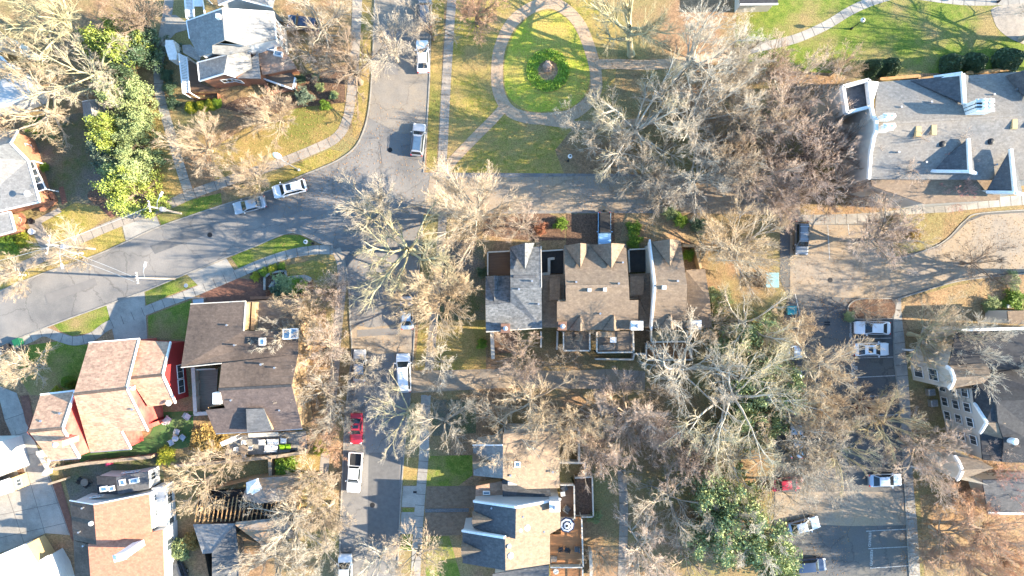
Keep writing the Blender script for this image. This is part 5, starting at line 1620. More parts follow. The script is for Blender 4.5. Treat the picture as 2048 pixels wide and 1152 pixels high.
# ---------------- tan and white houses cut by the left edge
B = Bld("ochre_house", "ochre walled house with white flat roof in the bottom left corner", "house", (20, 1150), W_OCHRE, inset=0.05)
V = [(-90, 1150, 4.2), (49, 1091, 4.2), (72, 1128, 4.2), (-60, 1230, 4.2)]
B.roof(V, [(0, 1, 2, 3)], MATS["white_membrane"])
B.walls(V, c=(-20, 1150))
B.trim([V], 0.3)
for u in (0.62, 0.86):
    B.window(V[0], V[1], u, 2.2, 1.5, 1.3, c=(-20, 1150))
V = [(40, 1146, 3.2), (96, 1112, 3.2), (112, 1140, 3.2), (130, 1200, 3.2), (40, 1200, 3.2)]
B.roof(V, [(0, 1, 2, 3, 4)], MATS["white_membrane"])
B.walls(V, W_WHITE, c=(80, 1160))
B.trim([V], 0.2)
B = Bld("small_white_house", "small white house with ochre bay cut by the left edge", "house", (-10, 940), W_OCHRE, inset=0.05)
V = [(-90, 885, 4.5), (-2, 884, 4.5), (16, 946, 4.5), (-90, 990, 4.5)]
B.roof(V, [(0, 1, 2, 3)], MATS["white_membrane"])
B.walls(V, W_WHITE)
V = [(-60, 985, 3.6), (18, 958, 3.6), (24, 984, 3.6), (-60, 1012, 3.6)]
B.roof(V, [(0, 1, 2, 3)], MATS["white_membrane"])
B.walls(V, W_OCHRE, c=(-10, 985))
B.window(V[1], V[2], 0.5, 2.0, 1.0, 1.0, c=(-10, 985))
B.trim([(V[0], V[1], V[2])], 0.25)

# ---------------- burnt house and slate garage
B = Bld("burnt_house", "fire damaged house with missing roof and exposed rafters", "house", (505, 1005), W_TAN)
V = [(499, 958, 3.4), (590, 951, 3.4), (585, 998, 4.0), (516, 1008, 4.0), (484, 997, 3.8)]
B.roof(V, [(0, 1, 2, 3, 4)], R_RUIN)
V = [(472, 1044, 4.0), (560, 1036, 4.0), (582, 1045, 3.8), (590, 1075, 3.4), (530, 1095, 3.2), (470, 1050, 3.8)]
B.roof(V, [(0, 1, 2, 3, 4, 5)], R_RUIN)
B.walls([(499, 958, 3.4), (590, 951, 3.4), (592, 1068, 3.4), (530, 1095, 3.0), (400, 1050, 3.0), (392, 985, 3.0)], c=(500, 1010), inset=0.2)
b = MB()
b.prism([tuple(P(*q))[:2] for q in ((395, 982), (588, 972), (590, 1060), (400, 1048))], 0.02, 0.3)
b.build("charred_floor", M_CHAR, B.root)
b = MB()
for i in range(22):
    x = 392 + i * 8.6
    top = 978 - (i % 3) if i > 12 else 990 + (i * 5) % 9
    if i > 12:
        top = 1002 + (i * 7) % 6
    a, d = P(x + 6, top, 3.5 + 0.15 * math.sin(i * 2.1)), P(x - 2 + 0.6 * i * 0.1, 1044 - i * 0.25, 3.2)
    b.bar(a, d, 0.09, 0.22)
b.build("rafter", M_TIMBER, B.root)
b = MB()
rb = random.Random(4)
for i in range(90):
    p = P(rb.uniform(405, 585), rb.uniform(985, 1040), 0.3)
    a = rb.uniform(0, 3.1)
    L_ = rb.uniform(0.3, 1.5)
    b.bar((p.x - math.cos(a) * L_ / 2, p.y - math.sin(a) * L_ / 2, rb.uniform(0.35, 1.0)), (p.x + math.cos(a) * L_ / 2, p.y + math.sin(a) * L_ / 2, rb.uniform(0.35, 1.6)), rb.uniform(0.06, 0.2))
b.build("debris", mat("debris_planks", (0.30, 0.22, 0.15), (0.07, 0.06, 0.05), scale=0.9, rough=1), B.root)
b = MB()
c_ = P(508, 974, 4.4)
b.box((c_.x, c_.y, 4.0), (1.2, 1.6, 1.4), 0.5)
b.add([(c_.x - 0.9, c_.y - 0.9, 4.65), (c_.x + 0.9, c_.y - 0.4, 4.65), (c_.x + 0.7, c_.y + 1.3, 4.65), (c_.x - 1.0, c_.y + 0.7, 4.65), (c_.x - 0.1, c_.y + 0.1, 5.4)],
      [(0, 1, 4), (1, 2, 4), (2, 3, 4), (3, 0, 4)])
b.build("dormer", W_TRIM, B.root)
B.trim([((590, 951, 3.4), (594, 985, 3.4)), ((589, 1010, 3.4), (592, 1068, 3.4))], 0.5, 0.2, W_TAN, "wall_plate")
B.window((590, 951, 3.4), (592, 1068, 3.4), 0.8, 1.8, 1.0, 1.3, c=(500, 1010), inset=0.2)
B = Bld("slate_garage", "slate grey hip roofed garage at the bottom edge beside the dark suv", "garage", (440, 1110), W_DARK)
V = [(386, 1049, 3.0), (470, 1047, 3.6), (405, 1108, 3.0), (424, 1107, 3.4), (476, 1114, 3.0), (475, 1200, 3.0), (425, 1200, 3.2), (448, 1074, 4.4), (452, 1200, 4.4)]
B.roof([(386, 1049, 3.0), (470, 1047, 3.0), (424, 1106, 4.2), (405, 1108, 3.6)], [(0, 1, 2, 3)], R_PALE)
B.roof([(470, 1047, 3.05), (477, 1114, 3.05), (476, 1200, 3.05), (424, 1200, 4.2), (424, 1106, 4.25)], [(0, 1, 2, 3, 4)], R_SLATE)
B.walls([(386, 1049, 3.0), (470, 1047, 3.0), (477, 1114, 3.0), (476, 1200, 3.0), (424, 1200, 3.0), (405, 1108, 3.0)])

# ---------------- townhouse row, centre
B = Bld("grey_roofed_townhouse", "townhouse with variegated grey roof at the west end of the row", "townhouse", (1040, 580), W_BEIGE)
V = [(1020, 496, 5.4), (1082, 493, 5.4), (1083, 575, 9.0), (1021, 577, 9.0), (1084, 656, 5.4), (972, 664, 5.4), (971, 610, 7.2), (1021, 605, 7.4)]
B.roof(V, [(0, 3, 2, 1), (3, 7, 6, 5, 4, 2)], R_GREYVAR)
V2 = [(971, 552, 4.8), (1020, 551, 4.8), (1021, 606, 7.35), (971, 611, 7.15)]
B.roof(V2, [(0, 3, 2, 1)], R_GREYVAR)
B.walls([V[0], V[3], V[7], V2[2], V2[1], V2[0], V2[3], V[5], V[4], V[2], V[1]], c=(1030, 590))
G_ = [(1050, 485, 7.3), (1050, 540, 7.3), (1021, 494, 5.5), (1068, 485, 5.5), (1081, 493, 5.5)]
B.roof([(1019, 494, 5.6), (1050, 486, 8.2), (1050, 539, 8.2), (1069, 486, 5.9)], [(0, 2, 1), (1, 2, 3)], R_GREYVAR, "dormer_roof")
B.walls([(1019, 495, 5.6), (1050, 487, 8.1), (1069, 487, 5.8)], closed=False, inset=0.15)
B.roof([(972, 553, 5.0), (989, 551, 6.6), (989, 602, 7.15), (1003, 552, 5.0)], [(0, 2, 1), (1, 2, 3)], R_GREYVAR, "dormer_roof")
B.trim([(V[5], V[4]), (V[1], V[2])], 0.12, 0.2, M_RAIL)
B.boxvent(1050, 553, 8.0, 3.2, 0.4, 0.14, R_SLATE, "ridge_vent")
for x, y, z in ((1064, 562, 8.6), (1038, 578, 9.0), (1077, 608, 7.8)):
    B.vent(x, y, z, 0.11, 0.3)
B.chimney(1011, 655, 5.6, 7.2, 1.1, 1.1, W_DBRICK, cap=M_METAL)
B = Bld("low_link_roof", "low dark roofed link between the grey and taupe roofed townhouses", "building", (1105, 600), W_BEIGE)
V = [(1084, 550, 3.2), (1129, 548, 3.2), (1129, 600, 3.6), (1113, 602, 3.6), (1114, 655, 3.2), (1084, 655, 3.2)]
B.roof(V, [(0, 1, 2, 3, 4, 5)], R_TAUPE)
B.walls(V)
B.roof([(1099, 557, 4.3), (1120, 557, 4.3), (1120, 600, 4.3), (1099, 600, 4.3)], [(0, 1, 2, 3)], R_TAUPE)
B.walls([(1099, 557, 4.3), (1120, 557, 4.3), (1120, 600, 4.3), (1099, 600, 4.3)], c=(1110, 580))
wall_thing("courtyard_rail", "white courtyard railing between the grey and taupe roofs", [(1085, 548), (1098, 547), (1098, 518), (1107, 517)], 1.6, M_RAIL, 0.25, "railing")
deck("courtyard_terrace", "dark courtyard terrace between the grey and taupe roofed townhouses", [(1083, 503), (1127, 500), (1128, 546), (1084, 548)], 0.4, mat("dark_slab", (0.06, 0.055, 0.05), (0.045, 0.042, 0.04), scale=2, rough=0.9), sides=[0], rail=M_RAIL)
deck("west_courtyard_terrace", "brown courtyard terrace with white edging at the west end of the row", [(976, 505), (1019, 503), (1020, 549), (976, 550)], 0.4, M_DECKB, sides=[0, 3], rail=M_RAIL)

B = Bld("taupe_roofed_townhouse", "double townhouse with taupe roof and two front gables", "townhouse", (1195, 570), W_BEIGE)
V = [(1128, 490, 5.4), (1252, 488, 5.4), (1258, 572, 9.0), (1131, 573, 9.0), (1259, 600, 7.9), (1277, 600, 7.9), (1276, 660, 5.4), (1114, 660, 5.4), (1114, 603, 7.8), (1132, 603, 7.8)]
B.roof(V, [(0, 3, 2, 1), (3, 9, 8, 7, 6, 5, 4, 2)], R_TAUPE)
B.walls([V[0], V[3], V[9], V[8], V[7], V[6], V[5], V[4], V[2], V[1]])
for gx, w0, w1 in ((1161, 1129, 1179), (1223, 1180, 1250)):
    B.roof([(w0, 491, 5.5), (gx, 486, 8.0), (gx, 537, 8.0), (w1, 488, 5.7)], [(0, 2, 1), (1, 2, 3)], R_TAUPE, "dormer_roof")
    B.walls([(w0, 492, 5.5), (gx, 487, 7.9), (w1, 489, 5.6)], closed=False, inset=0.15)
for gx in (1161, 1228):
    B.roof([(gx - 24, 661, 5.5), (gx, 662, 6.9), (gx, 630, 6.9), (gx + 12, 661, 5.5)], [(0, 1, 2), (1, 3, 2)], R_TAUPE, "dormer_roof")
    B.walls([(gx - 24, 659, 5.5), (gx, 660, 6.8), (gx + 12, 659, 5.5)], closed=False, inset=0.1)
B.boxvent(1178, 580, 8.7, 0.45, 0.45, 0.5, W_TRIM)
B.boxvent(1209, 579, 8.7, 0.45, 0.45, 0.5, W_TRIM)
b = MB()
b.bar(P(1132, 573, 9.06), P(1257, 572, 9.06), 0.4, 0.1)
b.build("ridge_cap", R_TAUPE, B.root)
for x, y, z in ((1152, 564, 8.7), (1237, 567, 8.8), (1245, 525, 7.0), (1200, 627, 6.8)):
    B.vent(x, y, z, 0.11, 0.3)
B.chimney(1123, 651, 5.6, 7.0, 1.0, 1.0, W_DBRICK)
B.chimney(1270, 650, 5.6, 7.0, 1.5, 1.1, M_CHIMW)
B = Bld("stepped_link_roof", "low taupe link roof beside the white party wall of the last townhouse", "building", (1285, 600), W_BEIGE)
V = [(1259, 548, 3.4), (1302, 546, 3.4), (1304, 655, 3.6), (1278, 655, 3.6), (1278, 598, 3.8), (1260, 598, 3.8)]
B.roof(V, [(0, 1, 2, 3, 4, 5)], R_TAUPE)
B.walls(V)
B.roof([(1260, 552, 4.6), (1288, 552, 4.6), (1287, 590, 4.6), (1260, 592, 4.6)], [(0, 1, 2, 3)], R_TAUPE)
B.walls([(1260, 552, 4.6), (1288, 552, 4.6), (1287, 590, 4.6), (1260, 592, 4.6)], c=(1273, 570))
deck("brown_courtyard_terrace", "dark courtyard terrace before the white party wall", [(1255, 500), (1296, 498), (1296, 543), (1257, 545)], 0.4, MATS["dark_slab"], sides=[0, 3], rail=M_RAIL)

B = Bld("end_townhouse", "last townhouse of the row with white party wall and lower tan wing", "townhouse", (1345, 580), W_BEIGE)
V = [(1301, 483, 5.4), (1361, 481, 5.4), (1374, 570, 9.0), (1312, 571, 9.0), (1373, 657, 5.4), (1304, 657, 5.4)]
B.roof(V, [(0, 3, 2, 1), (3, 5, 4, 2)], R_TAUPE)
B.walls([V[0], V[3], V[5], V[4], V[2], V[1]])
b = MB()
for a, d in ((V[0], V[3]), (V[3], V[5])):
    b.bar(P(*a) + Vector((-0.12, 0, -0.35)), P(*d) + Vector((-0.12, 0, -0.35)), 0.22, 1.1)
b.build("party_wall", M_CHIMW, B.root)
B.roof([(1304, 484, 5.6), (1340, 478, 8.2), (1340, 532, 8.2), (1360, 481, 5.8)], [(0, 2, 1), (1, 2, 3)], R_TAUPE, "dormer_roof")
B.walls([(1304, 485, 5.6), (1340, 479, 8.1), (1360, 482, 5.7)], closed=False, inset=0.15)
B.roof([(1318, 658, 5.5), (1342, 659, 6.9), (1342, 628, 6.9), (1354, 658, 5.5)], [(0, 1, 2), (1, 3, 2)], R_TAUPE, "dormer_roof")
B.walls([(1318, 656, 5.5), (1342, 657, 6.8), (1354, 656, 5.5)], closed=False, inset=0.1)
B.boxvent(1327, 575, 8.8, 0.5, 0.5, 0.5, W_TRIM)
B.vent(1354, 562, 8.5)
V = [(1372, 540, 4.2), (1410, 538, 4.2), (1420, 600, 5.2), (1424, 655, 4.2), (1374, 657, 4.2)]
B.roof(V, [(0, 1, 2, 3, 4)], R_TAUPE)
B.walls(V, c=(1395, 600))
B.chimney(1384, 648, 4.4, 6.4, 1.3, 1.1, M_CHIMW)
wall_thing("courtyard_wall", "tan courtyard wall beside the last townhouse", [(1366, 491), (1391, 492), (1402, 537)], 2.0, W_TAN, 0.25, "wall", False)
# decks behind the row
deck("rear_deck", "small white railed deck with two tan chairs behind the taupe roof", [(1126, 664), (1178, 664), (1178, 700), (1126, 700)], 2.6, M_WOOD, sides=[1, 2, 3])
deck("rear_deck", "wide white railed deck with a small square table", [(1192, 664), (1264, 662), (1265, 703), (1192, 704)], 2.6, M_WOOD, sides=[1, 2, 3])
deck("rear_deck", "white railed deck below the last townhouse gable", [(1300, 662), (1371, 660), (1372, 682), (1300, 683)], 2.6, mat("mossy_deck", (0.26, 0.23, 0.14), (0.19, 0.17, 0.11), scale=1.5, rough=1), sides=[1, 2, 3])
deck("lower_terrace", "orange timber terrace enclosed by a white fence below the last townhouse", [(1290, 686), (1378, 684), (1380, 718), (1290, 719)], 0.5, M_DECK, sides=[1, 2, 3])
deck("rear_patio", "shaded patio with white fence behind the grey roofed townhouse", [(985, 664), (1035, 664), (1035, 705), (985, 706)], 0.4, M_DECKB, sides=[3])
wall_thing("yard_fence", "white yard fence stepping behind the townhouse decks", [(1192, 718), (1266, 719), (1268, 708), (1289, 708)], 1.5, M_RAIL, 0.16)
wall_thing("yard_fence", "white fence post line at the rear west corner of the row", [(984, 664), (986, 715)], 1.8, M_RAIL, 0.35)
wall_thing("yard_fence", "pale fence beside the narrow grey side yard of the row", [(1082, 664), (1082, 694)], 1.8, M_RAIL, 0.16)
wall_thing("yard_fence", "pale fence on the east of the narrow grey side yard", [(1115, 664), (1114, 698)], 1.8, M_RAIL, 0.16)

# ---------------- lower townhouse row
B = Bld("upper_row_townhouse", "pale grey gabled townhouse at the top of the lower row", "townhouse", (1030, 910), W_BEIGE)
V = [(946, 890, 5.4), (1006, 890, 9.0), (1006, 957, 9.0), (947, 951, 5.4), (1119, 862, 5.4), (1119, 976, 5.4), (1052, 978, 7.4), (1006, 868, 9.0)]
B.roof(V, [(0, 3, 2, 1)], R_PALE)
B.roof([V[7], V[2], V[6], V[5], V[4]], [(0, 1, 2, 3, 4)], R_TAUPE)
B.walls([V[0], V[1], V[7], V[4], V[5], V[6], V[2], V[3]])
B.roof([(945, 906, 5.6), (945, 925, 7.6), (988, 925, 8.0), (946, 940, 5.6)], [(0, 1, 2), (1, 3, 2)], R_TAUPE, "dormer_roof")
B.walls([(945, 906, 5.5), (945, 925, 7.5), (946, 940, 5.5)], closed=False, inset=0.15)
B.trim([(V[0], V[1])], 0.16, 0.25)
B.skylight(1035, 928, 8.1, 0.8, 0.8)
for x, y, z in ((1021, 949, 8.3), (1105, 942, 6.1)):
    B.vent(x, y, z)
V = [(1006, 958, 3.6), (1052, 979, 3.6), (1052, 1010, 3.6), (1010, 1008, 3.6)]
B = Bld("shaded_link_roof", "shaded low roof between the first two lower townhouses", "building", (1040, 990), W_WHITE)
V = [(1004, 960, 3.8), (1050, 958, 3.8), (1052, 980, 4.2), (1100, 975, 4.2), (1103, 998, 4.2), (1064, 1008, 4.2), (1006, 1010, 3.8)]
B.roof(V, [(0, 1, 2, 3, 4, 5, 6)], R_SLATE)
B.walls(V)
B.boxvent(1027, 964, 4.0, 1.6, 0.7, 0.4, W_TRIM, "roof_hatch")
B = Bld("middle_row_townhouse", "middle townhouse of the lower row with dark west slope and brick striped gable", "townhouse", (1035, 1040), W_WHITE)
V = [(948, 1002, 5.4), (1032, 1014, 9.0), (1031, 1078, 9.0), (947, 1057, 5.4), (1120, 998, 5.4), (1121, 1056, 5.4), (1100, 1068, 6.0)]
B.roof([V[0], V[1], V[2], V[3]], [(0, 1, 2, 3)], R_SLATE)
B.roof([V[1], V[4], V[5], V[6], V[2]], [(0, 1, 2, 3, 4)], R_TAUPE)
B.walls([V[0], V[1], V[4], V[5], V[6], V[2], V[3]], c=(1040, 1040), inset=0.1)
B.roof([(945, 1022, 5.7), (944, 1040, 7.4), (985, 1040, 7.7), (945, 1054, 5.7)], [(0, 1, 2), (1, 3, 2)], R_TAUPE, "dormer_roof")
B.walls([(945, 1022, 5.6), (944, 1040, 7.3), (945, 1054, 5.6)], closed=False, inset=0.15)
B.trim([(V[0], V[1], V[4])], 0.3, 0.5)
B.chimney(1108, 1006, 5.8, 7.2, 1.3, 1.3, M_CHIMW)
for x, y, z in ((1046, 1032, 8.2), (1088, 1062, 6.5), (983, 1015, 7.0)):
    B.vent(x, y, z, 0.1, 0.3)
b = MB()
for x, y, z, r_ in ((1054, 1055, 8.0, 0.42), (1041, 1060, 8.4, 0.25)):
    p = P(x, y, z)
    b.lathe((p.x, p.y, z - 0.3), [(r_, 0), (r_, 0.5), (r_ * 0.8, 0.62)], 16)
b.build("roof_vent", W_TRIM, B.root)
B = Bld("bottom_row_townhouse", "lowest townhouse of the lower row cut by the bottom edge", "townhouse", (1015, 1100), W_WHITE)
V = [(925, 1061, 5.4), (1010, 1075, 9.0), (1011, 1141, 9.0), (925, 1126, 5.4), (1100, 1066, 5.4), (1100, 1128, 5.4)]
B.roof([V[0], V[1], V[2], V[3]], [(0, 1, 2, 3)], R_SLATE)
B.roof([V[1], V[4], V[5], V[2]], [(0, 1, 2, 3)], R_TAUPE)
B.walls([V[0], V[1], V[4], V[5], V[2], V[3]], c=(1015, 1100), inset=0.1)
B.roof([(923, 1084, 5.7), (922, 1102, 7.4), (962, 1102, 7.7), (923, 1114, 5.7)], [(0, 1, 2), (1, 3, 2)], R_TAUPE, "dormer_roof")
B.walls([(923, 1084, 5.6), (922, 1102, 7.3), (923, 1114, 5.6)], closed=False, inset=0.15)
B.trim([(V[0], V[1])], 0.3, 0.5)
b = MB()
for x, y, z, r_ in ((1021, 1111, 8.6, 0.4), (1018, 1092, 8.8, 0.26)):
    p = P(x, y, z)
    b.lathe((p.x, p.y, z - 0.3), [(r_, 0), (r_, 0.5), (r_ * 0.8, 0.62)], 16)
b.build("roof_vent", W_TRIM, B.root)
V = [(985, 1148, 3.6), (1098, 1130, 3.6), (1098, 1200, 3.6), (985, 1200, 3.6)]
B.roof(V, [(0, 1, 2, 3)], R_SLATE)
B.walls(V, c=(1040, 1165))
B = Bld("entry_porch", "timber fronted entry between the lower townhouses beside the brown driveway", "porch", (975, 985), W_TAN)
V = [(952, 972, 3.0), (1005, 962, 3.0), (1005, 1004, 3.0), (950, 1000, 3.0)]
B.roof(V, [(0, 1, 2, 3)], R_TERRA)
B.walls(V)
B.skylight(973, 985, 3.1, 1.0, 0.5)
B.skylight(971, 997, 3.1, 1.1, 0.6)
deck("brown_deck", "brown deck with two dark armchairs behind the lower row", [(1120, 966), (1147, 966), (1148, 1034), (1121, 1034)], 2.6, M_DECKB, sides=[0, 1, 2], solid=True)
deck("brick_patio", "dark red brick patio enclosed by a white rail", [(1149, 952), (1183, 950), (1185, 1029), (1150, 1030)], 0.6, M_MULCH if False else m_mulch, sides=[0, 1, 2], cat="patio")
deck("cedar_deck", "orange cedar deck under the striped umbrella", [(1100, 1070), (1122, 1068), (1122, 1034), (1162, 1034), (1165, 1129), (1101, 1129)], 2.6, M_DECK, sides=[3, 4])
deck("lower_cedar_deck", "orange deck at the bottom edge below the cedar deck", [(1101, 1134), (1164, 1134), (1164, 1190), (1101, 1190)], 2.4, M_DECK, sides=[1])
wall_thing("patio_fence", "white fence frame of the upper patio under the pinkish tree", [(1120, 860), (1152, 858), (1158, 860), (1158, 922)], 1.8, M_RAIL, 0.2)
wall_thing("patio_fence", "white fence frame between the upper patio and the brick patio", [(1120, 925), (1170, 926), (1171, 948)], 1.8, M_RAIL, 0.2)
wall_thing("garden_screen", "narrow pale wooden screen right of the cedar deck", [(1181, 1104), (1183, 1155)], 1.8, M_RAIL, 0.3)
wall_thing("garden_screen", "narrow pale screen at the upper end of the curved footpath", [(1201, 925), (1202, 948)], 1.8, M_RAIL, 0.2)

# ---------------- big grey apartment roof, upper right
B = Bld("parapet_apartments", "large apartment building with grey roof and white stepped parapet gable", "apartment building", (1880, 260), W_GREIGE)
V = [(1755, 164, 8.4), (2110, 138, 8.4), (2110, 226, 11.0), (1749, 248, 11.0), (1741, 358, 8.4), (2110, 360, 8.4)]
B.roof(V, [(0, 3, 2, 1), (3, 4, 5, 2)], R_BIG, th=0.3)
B.walls([V[4], V[5], V[1], V[0]], closed=False, c=(1900, 260), inset=0.1)
ws = [(1741, 212, 10.4), (1744, 222, 10.9), (1746, 236, 11.3), (1752, 238, 11.8), (1752, 262, 11.8), (1747, 274, 11.4), (1744, 290, 10.9), (1741, 302, 10.2), (1739, 330, 9.4), (1737, 358, 8.9)]
b = MB()
for i in range(len(ws) - 1):
    a, d = P(*ws[i]), P(*ws[i + 1])
    b.bar(a, d, 0.35, 0.5)
b.build("parapet", M_CHIMW, B.root)
b = MB()
for i in range(len(ws) - 1):
    a, d = P(*ws[i]), P(*ws[i + 1])
    b.add([(a.x, a.y, 0), (d.x, d.y, 0), (d.x, d.y, d.z - 0.25), (a.x, a.y, a.z - 0.25)], [(3, 2, 1, 0)])
b.build("gable_wall", W_GREIGE, B.root)
for u, zc in ((0.75, 2.4), (0.9, 3.0), (0.62, 3.2), (0.7, 5.2), (0.86, 5.6), (0.42, 6.5), (0.35, 9.2)):
    s_ = 0.55 if zc > 6 else 1.1
    B.window((1741, 212, 0.1 + zc), (1738, 358, 0.1 + zc), u, zc, s_, s_ * 1.3, c=(1900, 260), inset=-0.12)
B.ridge((2110, 226, 11.02), (1752, 248, 11.02), R_BIG, 0.3)
for x, y, z in ((1800, 215, 9.9), (1860, 205, 9.8), (1985, 190, 9.6), (1795, 305, 9.7), (1850, 325, 9.2), (1925, 320, 9.3), (1990, 330, 9.2), (2030, 180, 9.4)):
    B.vent(x, y, z, 0.11, 0.35)
# corner tower with white rim
TW_ = [(1684, 174, 9.8), (1735, 161, 9.8), (1741, 214, 9.8), (1692, 226, 9.8)]
B.roof([(1687, 178, 9.0), (1733, 165, 9.0), (1738, 212, 9.0), (1695, 222, 9.0)], [(0, 1, 2, 3)], R_SLATE)
B.walls(TW_, c=(1712, 194), inset=0.05, drop=0.1)
b = MB()
for i in range(4):
    b.bar(P(*TW_[i]), P(*TW_[(i + 1) % 4]), 0.4, 0.9)
b.build("parapet", M_CHIMW, B.root)
B.roof([(1735, 161, 9.9), (1758, 164, 8.5), (1743, 214, 9.9)], [(0, 1, 2)], M_CHIMW)
for (ax, ay), (bx, by), lx, rx in (((1925, 147), (1929, 208), 1822, 1938), ((2055, 138), (2058, 200), 2010, 2070)):
    B.roof([(lx, ay + 14, 8.6), (ax, ay, 11.4), (bx, by, 10.6), (rx, ay + 4, 8.8)], [(0, 2, 1), (1, 2, 3)], R_SLATE, "cross_gable")
    B.walls([(lx + 40, ay + 9, 9.5), (ax, ay, 11.3), (rx, ay + 5, 8.7)], M_CHIMW, closed=False, inset=0.1)
    B.trim([((lx + 46, ay + 8, 9.6), (ax, ay, 11.5), (bx, by, 10.7))], 0.45, 0.4, M_CHIMW, "gable_coping")
for (ax, ay), (bx, by), lx, rx in (((1940, 342), (1937, 277), 1862, 1952), ((2030, 384), (2022, 298), 1974, 2046)):
    B.roof([(lx, ay - 2, 8.6), (ax, ay, 11.2), (bx, by, 10.8), (rx, ay + 4, 9.0)], [(0, 1, 2), (1, 3, 2)], R_SLATE, "cross_gable")
    B.walls([(lx, ay - 3, 8.5), (ax, ay - 1, 11.1), (rx, ay + 3, 8.9)], W_GREIGE, closed=False, inset=0.1)
    B.trim([((lx, ay, 8.7), (ax, ay + 1, 11.3), (rx, ay + 5, 9.0)), ((ax, ay, 11.3), (bx, by, 10.9))], 0.35, 0.4, M_CHIMW, "gable_coping")
B.roof([(1742, 360, 7.6), (2000, 352, 7.6), (2000, 400, 7.2), (1850, 408, 7.2), (1744, 372, 7.4)], [(0, 1, 2, 3, 4)], R_TAUPE, "lower_roof")
B.walls([(1742, 360, 7.6), (2000, 352, 7.6), (2000, 400, 7.2), (1850, 408, 7.2), (1744, 372, 7.4)], c=(1860, 378))
B.chimney(1764, 239, 11.0, 12.4, 1.1, 0.7, M_CHIMW, cap=M_CHIMW, pots=2)
B.chimney(1764, 259, 11.0, 12.4, 1.1, 0.7, M_CHIMW, cap=M_CHIMW, pots=2)
for y in (213, 220, 227):
    B.chimney(1946, y, 10.6, 12.8, 2.2, 0.55, M_CHIMW, cap=M_CHIMW, pots=2)
for x, y in ((1831, 265), (1862, 262), (2022, 250), (2052, 247)):
    B.boxvent(x, y, 10.2, 0.7, 1.3, 0.7, W_OCHRE, "roof_vent")
for x, y in ((1882, 289), (1979, 284)):
    b = MB()
    p = P(x, y, 9.8)
    b.lathe((p.x, p.y, p.z - 0.4), [(0.3, 0), (0.3, 0.6), (0.42, 0.62), (0.42, 0.8), (0.15, 0.95)], 14)
    b.build("turbine_vent", M_BLACK, B.root)
wall_thing("timber_planter", "long tan timber planter wall behind the grey apartment roof", [(1762, 158), (1838, 152), (1840, 158), (1915, 148)], 0.9, M_TIMBER, 0.3, "planter")
wall_thing("timber_planter", "tan timber planter wall right of the white cross gable", [(1935, 146), (2028, 138)], 0.9, M_TIMBER, 0.3, "planter")

# ---------------- beige apartments, lower right
B = Bld("beige_apartments", "beige apartment building with rows of white windows and dark roof", "apartment building", (1985, 800), W_GREIGE, inset=0.12)
gp = (1974, 845, 9.7)
WN, WA, WB, WS = (1944, 762, 7.9), (1949, 806, 7.8), (1961, 866, 7.8), (1966, 920, 7.3)
B.roof([WN, WA, (1992, 801, 10.2), (2150, 800, 10.2), (2150, 735, 7.8), (1935, 736, 7.8)], [(0, 1, 2, 3, 4, 5)], R_BLACK)
B.roof([(1950, 806, 7.85), gp, (1996, 845, 9.9), (1992, 801, 10.2)], [(0, 1, 2, 3)], R_BLACK)
B.roof([(1992, 801, 10.2), (1996, 845, 9.9), (2008, 880, 8.6), (2004, 924, 7.4), (2150, 930, 7.4), (2150, 800, 10.2)], [(0, 1, 2, 3, 4, 5)], R_BLACK)
B.roof([gp, WB, (2006, 878, 8.4), (2012, 846, 9.8)], [(0, 1, 2, 3)], R_TAUPE, "cross_gable")
B.roof([WB, WS, (2010, 924, 7.35), (2008, 878, 8.2)], [(0, 1, 2, 3)], R_BLACK)
B.walls([WN, WA, gp, WB, WS], closed=False, c=(2060, 800), drop=0.15)
B.walls([WS, (2120, 925, 7.3)], closed=False, c=(2060, 800))
B.trim([(WA, gp, WB)], 0.3, 0.35)
for wa_, wb_, us in ((WN, WA, (0.6,)), (WA, WB, (0.22, 0.72)), (WB, WS, (0.35,))):
    for u in us:
        for zc in (1.3, 3.7, 6.1):
            B.window(wa_, wb_, u, zc, 1.25, 1.35, c=(2060, 800), inset=-0.02)
for x, y in ((2020, 797), (2026, 882)):
    b = MB()
    p = P(x, y, 9.2)
    b.lathe((p.x, p.y, p.z - 0.8), [(0.4, 0), (0.4, 1.2), (0.46, 1.22), (0.3, 1.4)], 16)
    b.build("roof_vent", W_TRIM, B.root)
# north pavilion with stepped white gable edge
NP = [(1893, 733, 8.6), (1902, 740, 9.3), (1908, 756, 9.9), (1904, 768, 9.2), (1898, 777, 8.4)]
B.walls([NP[0], NP[1], NP[2], NP[3], NP[4]], W_BEIGE, closed=False, c=(1960, 750), drop=0.05)
B.walls([NP[4], (1990, 778, 8.4)], W_BEIGE, closed=False, c=(1950, 750), drop=0.1)
B.roof([(1893, 732, 8.7), (1908, 755, 10.0), (1982, 751, 10.0), (1975, 726, 8.7)], [(0, 1, 2, 3)], R_TAUPE)
B.roof([(1908, 755, 10.0), (1898, 778, 8.5), (1968, 766, 9.3), (1982, 751, 10.0)], [(0, 1, 2, 3)], R_TAUPE)
b = MB()
for i in range(4):
    b.bar(P(*NP[i]), P(*NP[i + 1]), 0.35, 0.45)
b.build("gable_coping", M_CHIMW, B.root)
for u in (0.5,):
    for zc in (2.0, 5.4):
        B.window((1893, 733, 8.6), (1898, 777, 8.4), u, zc, 1.6, 2.0, c=(1960, 750), inset=0.0)
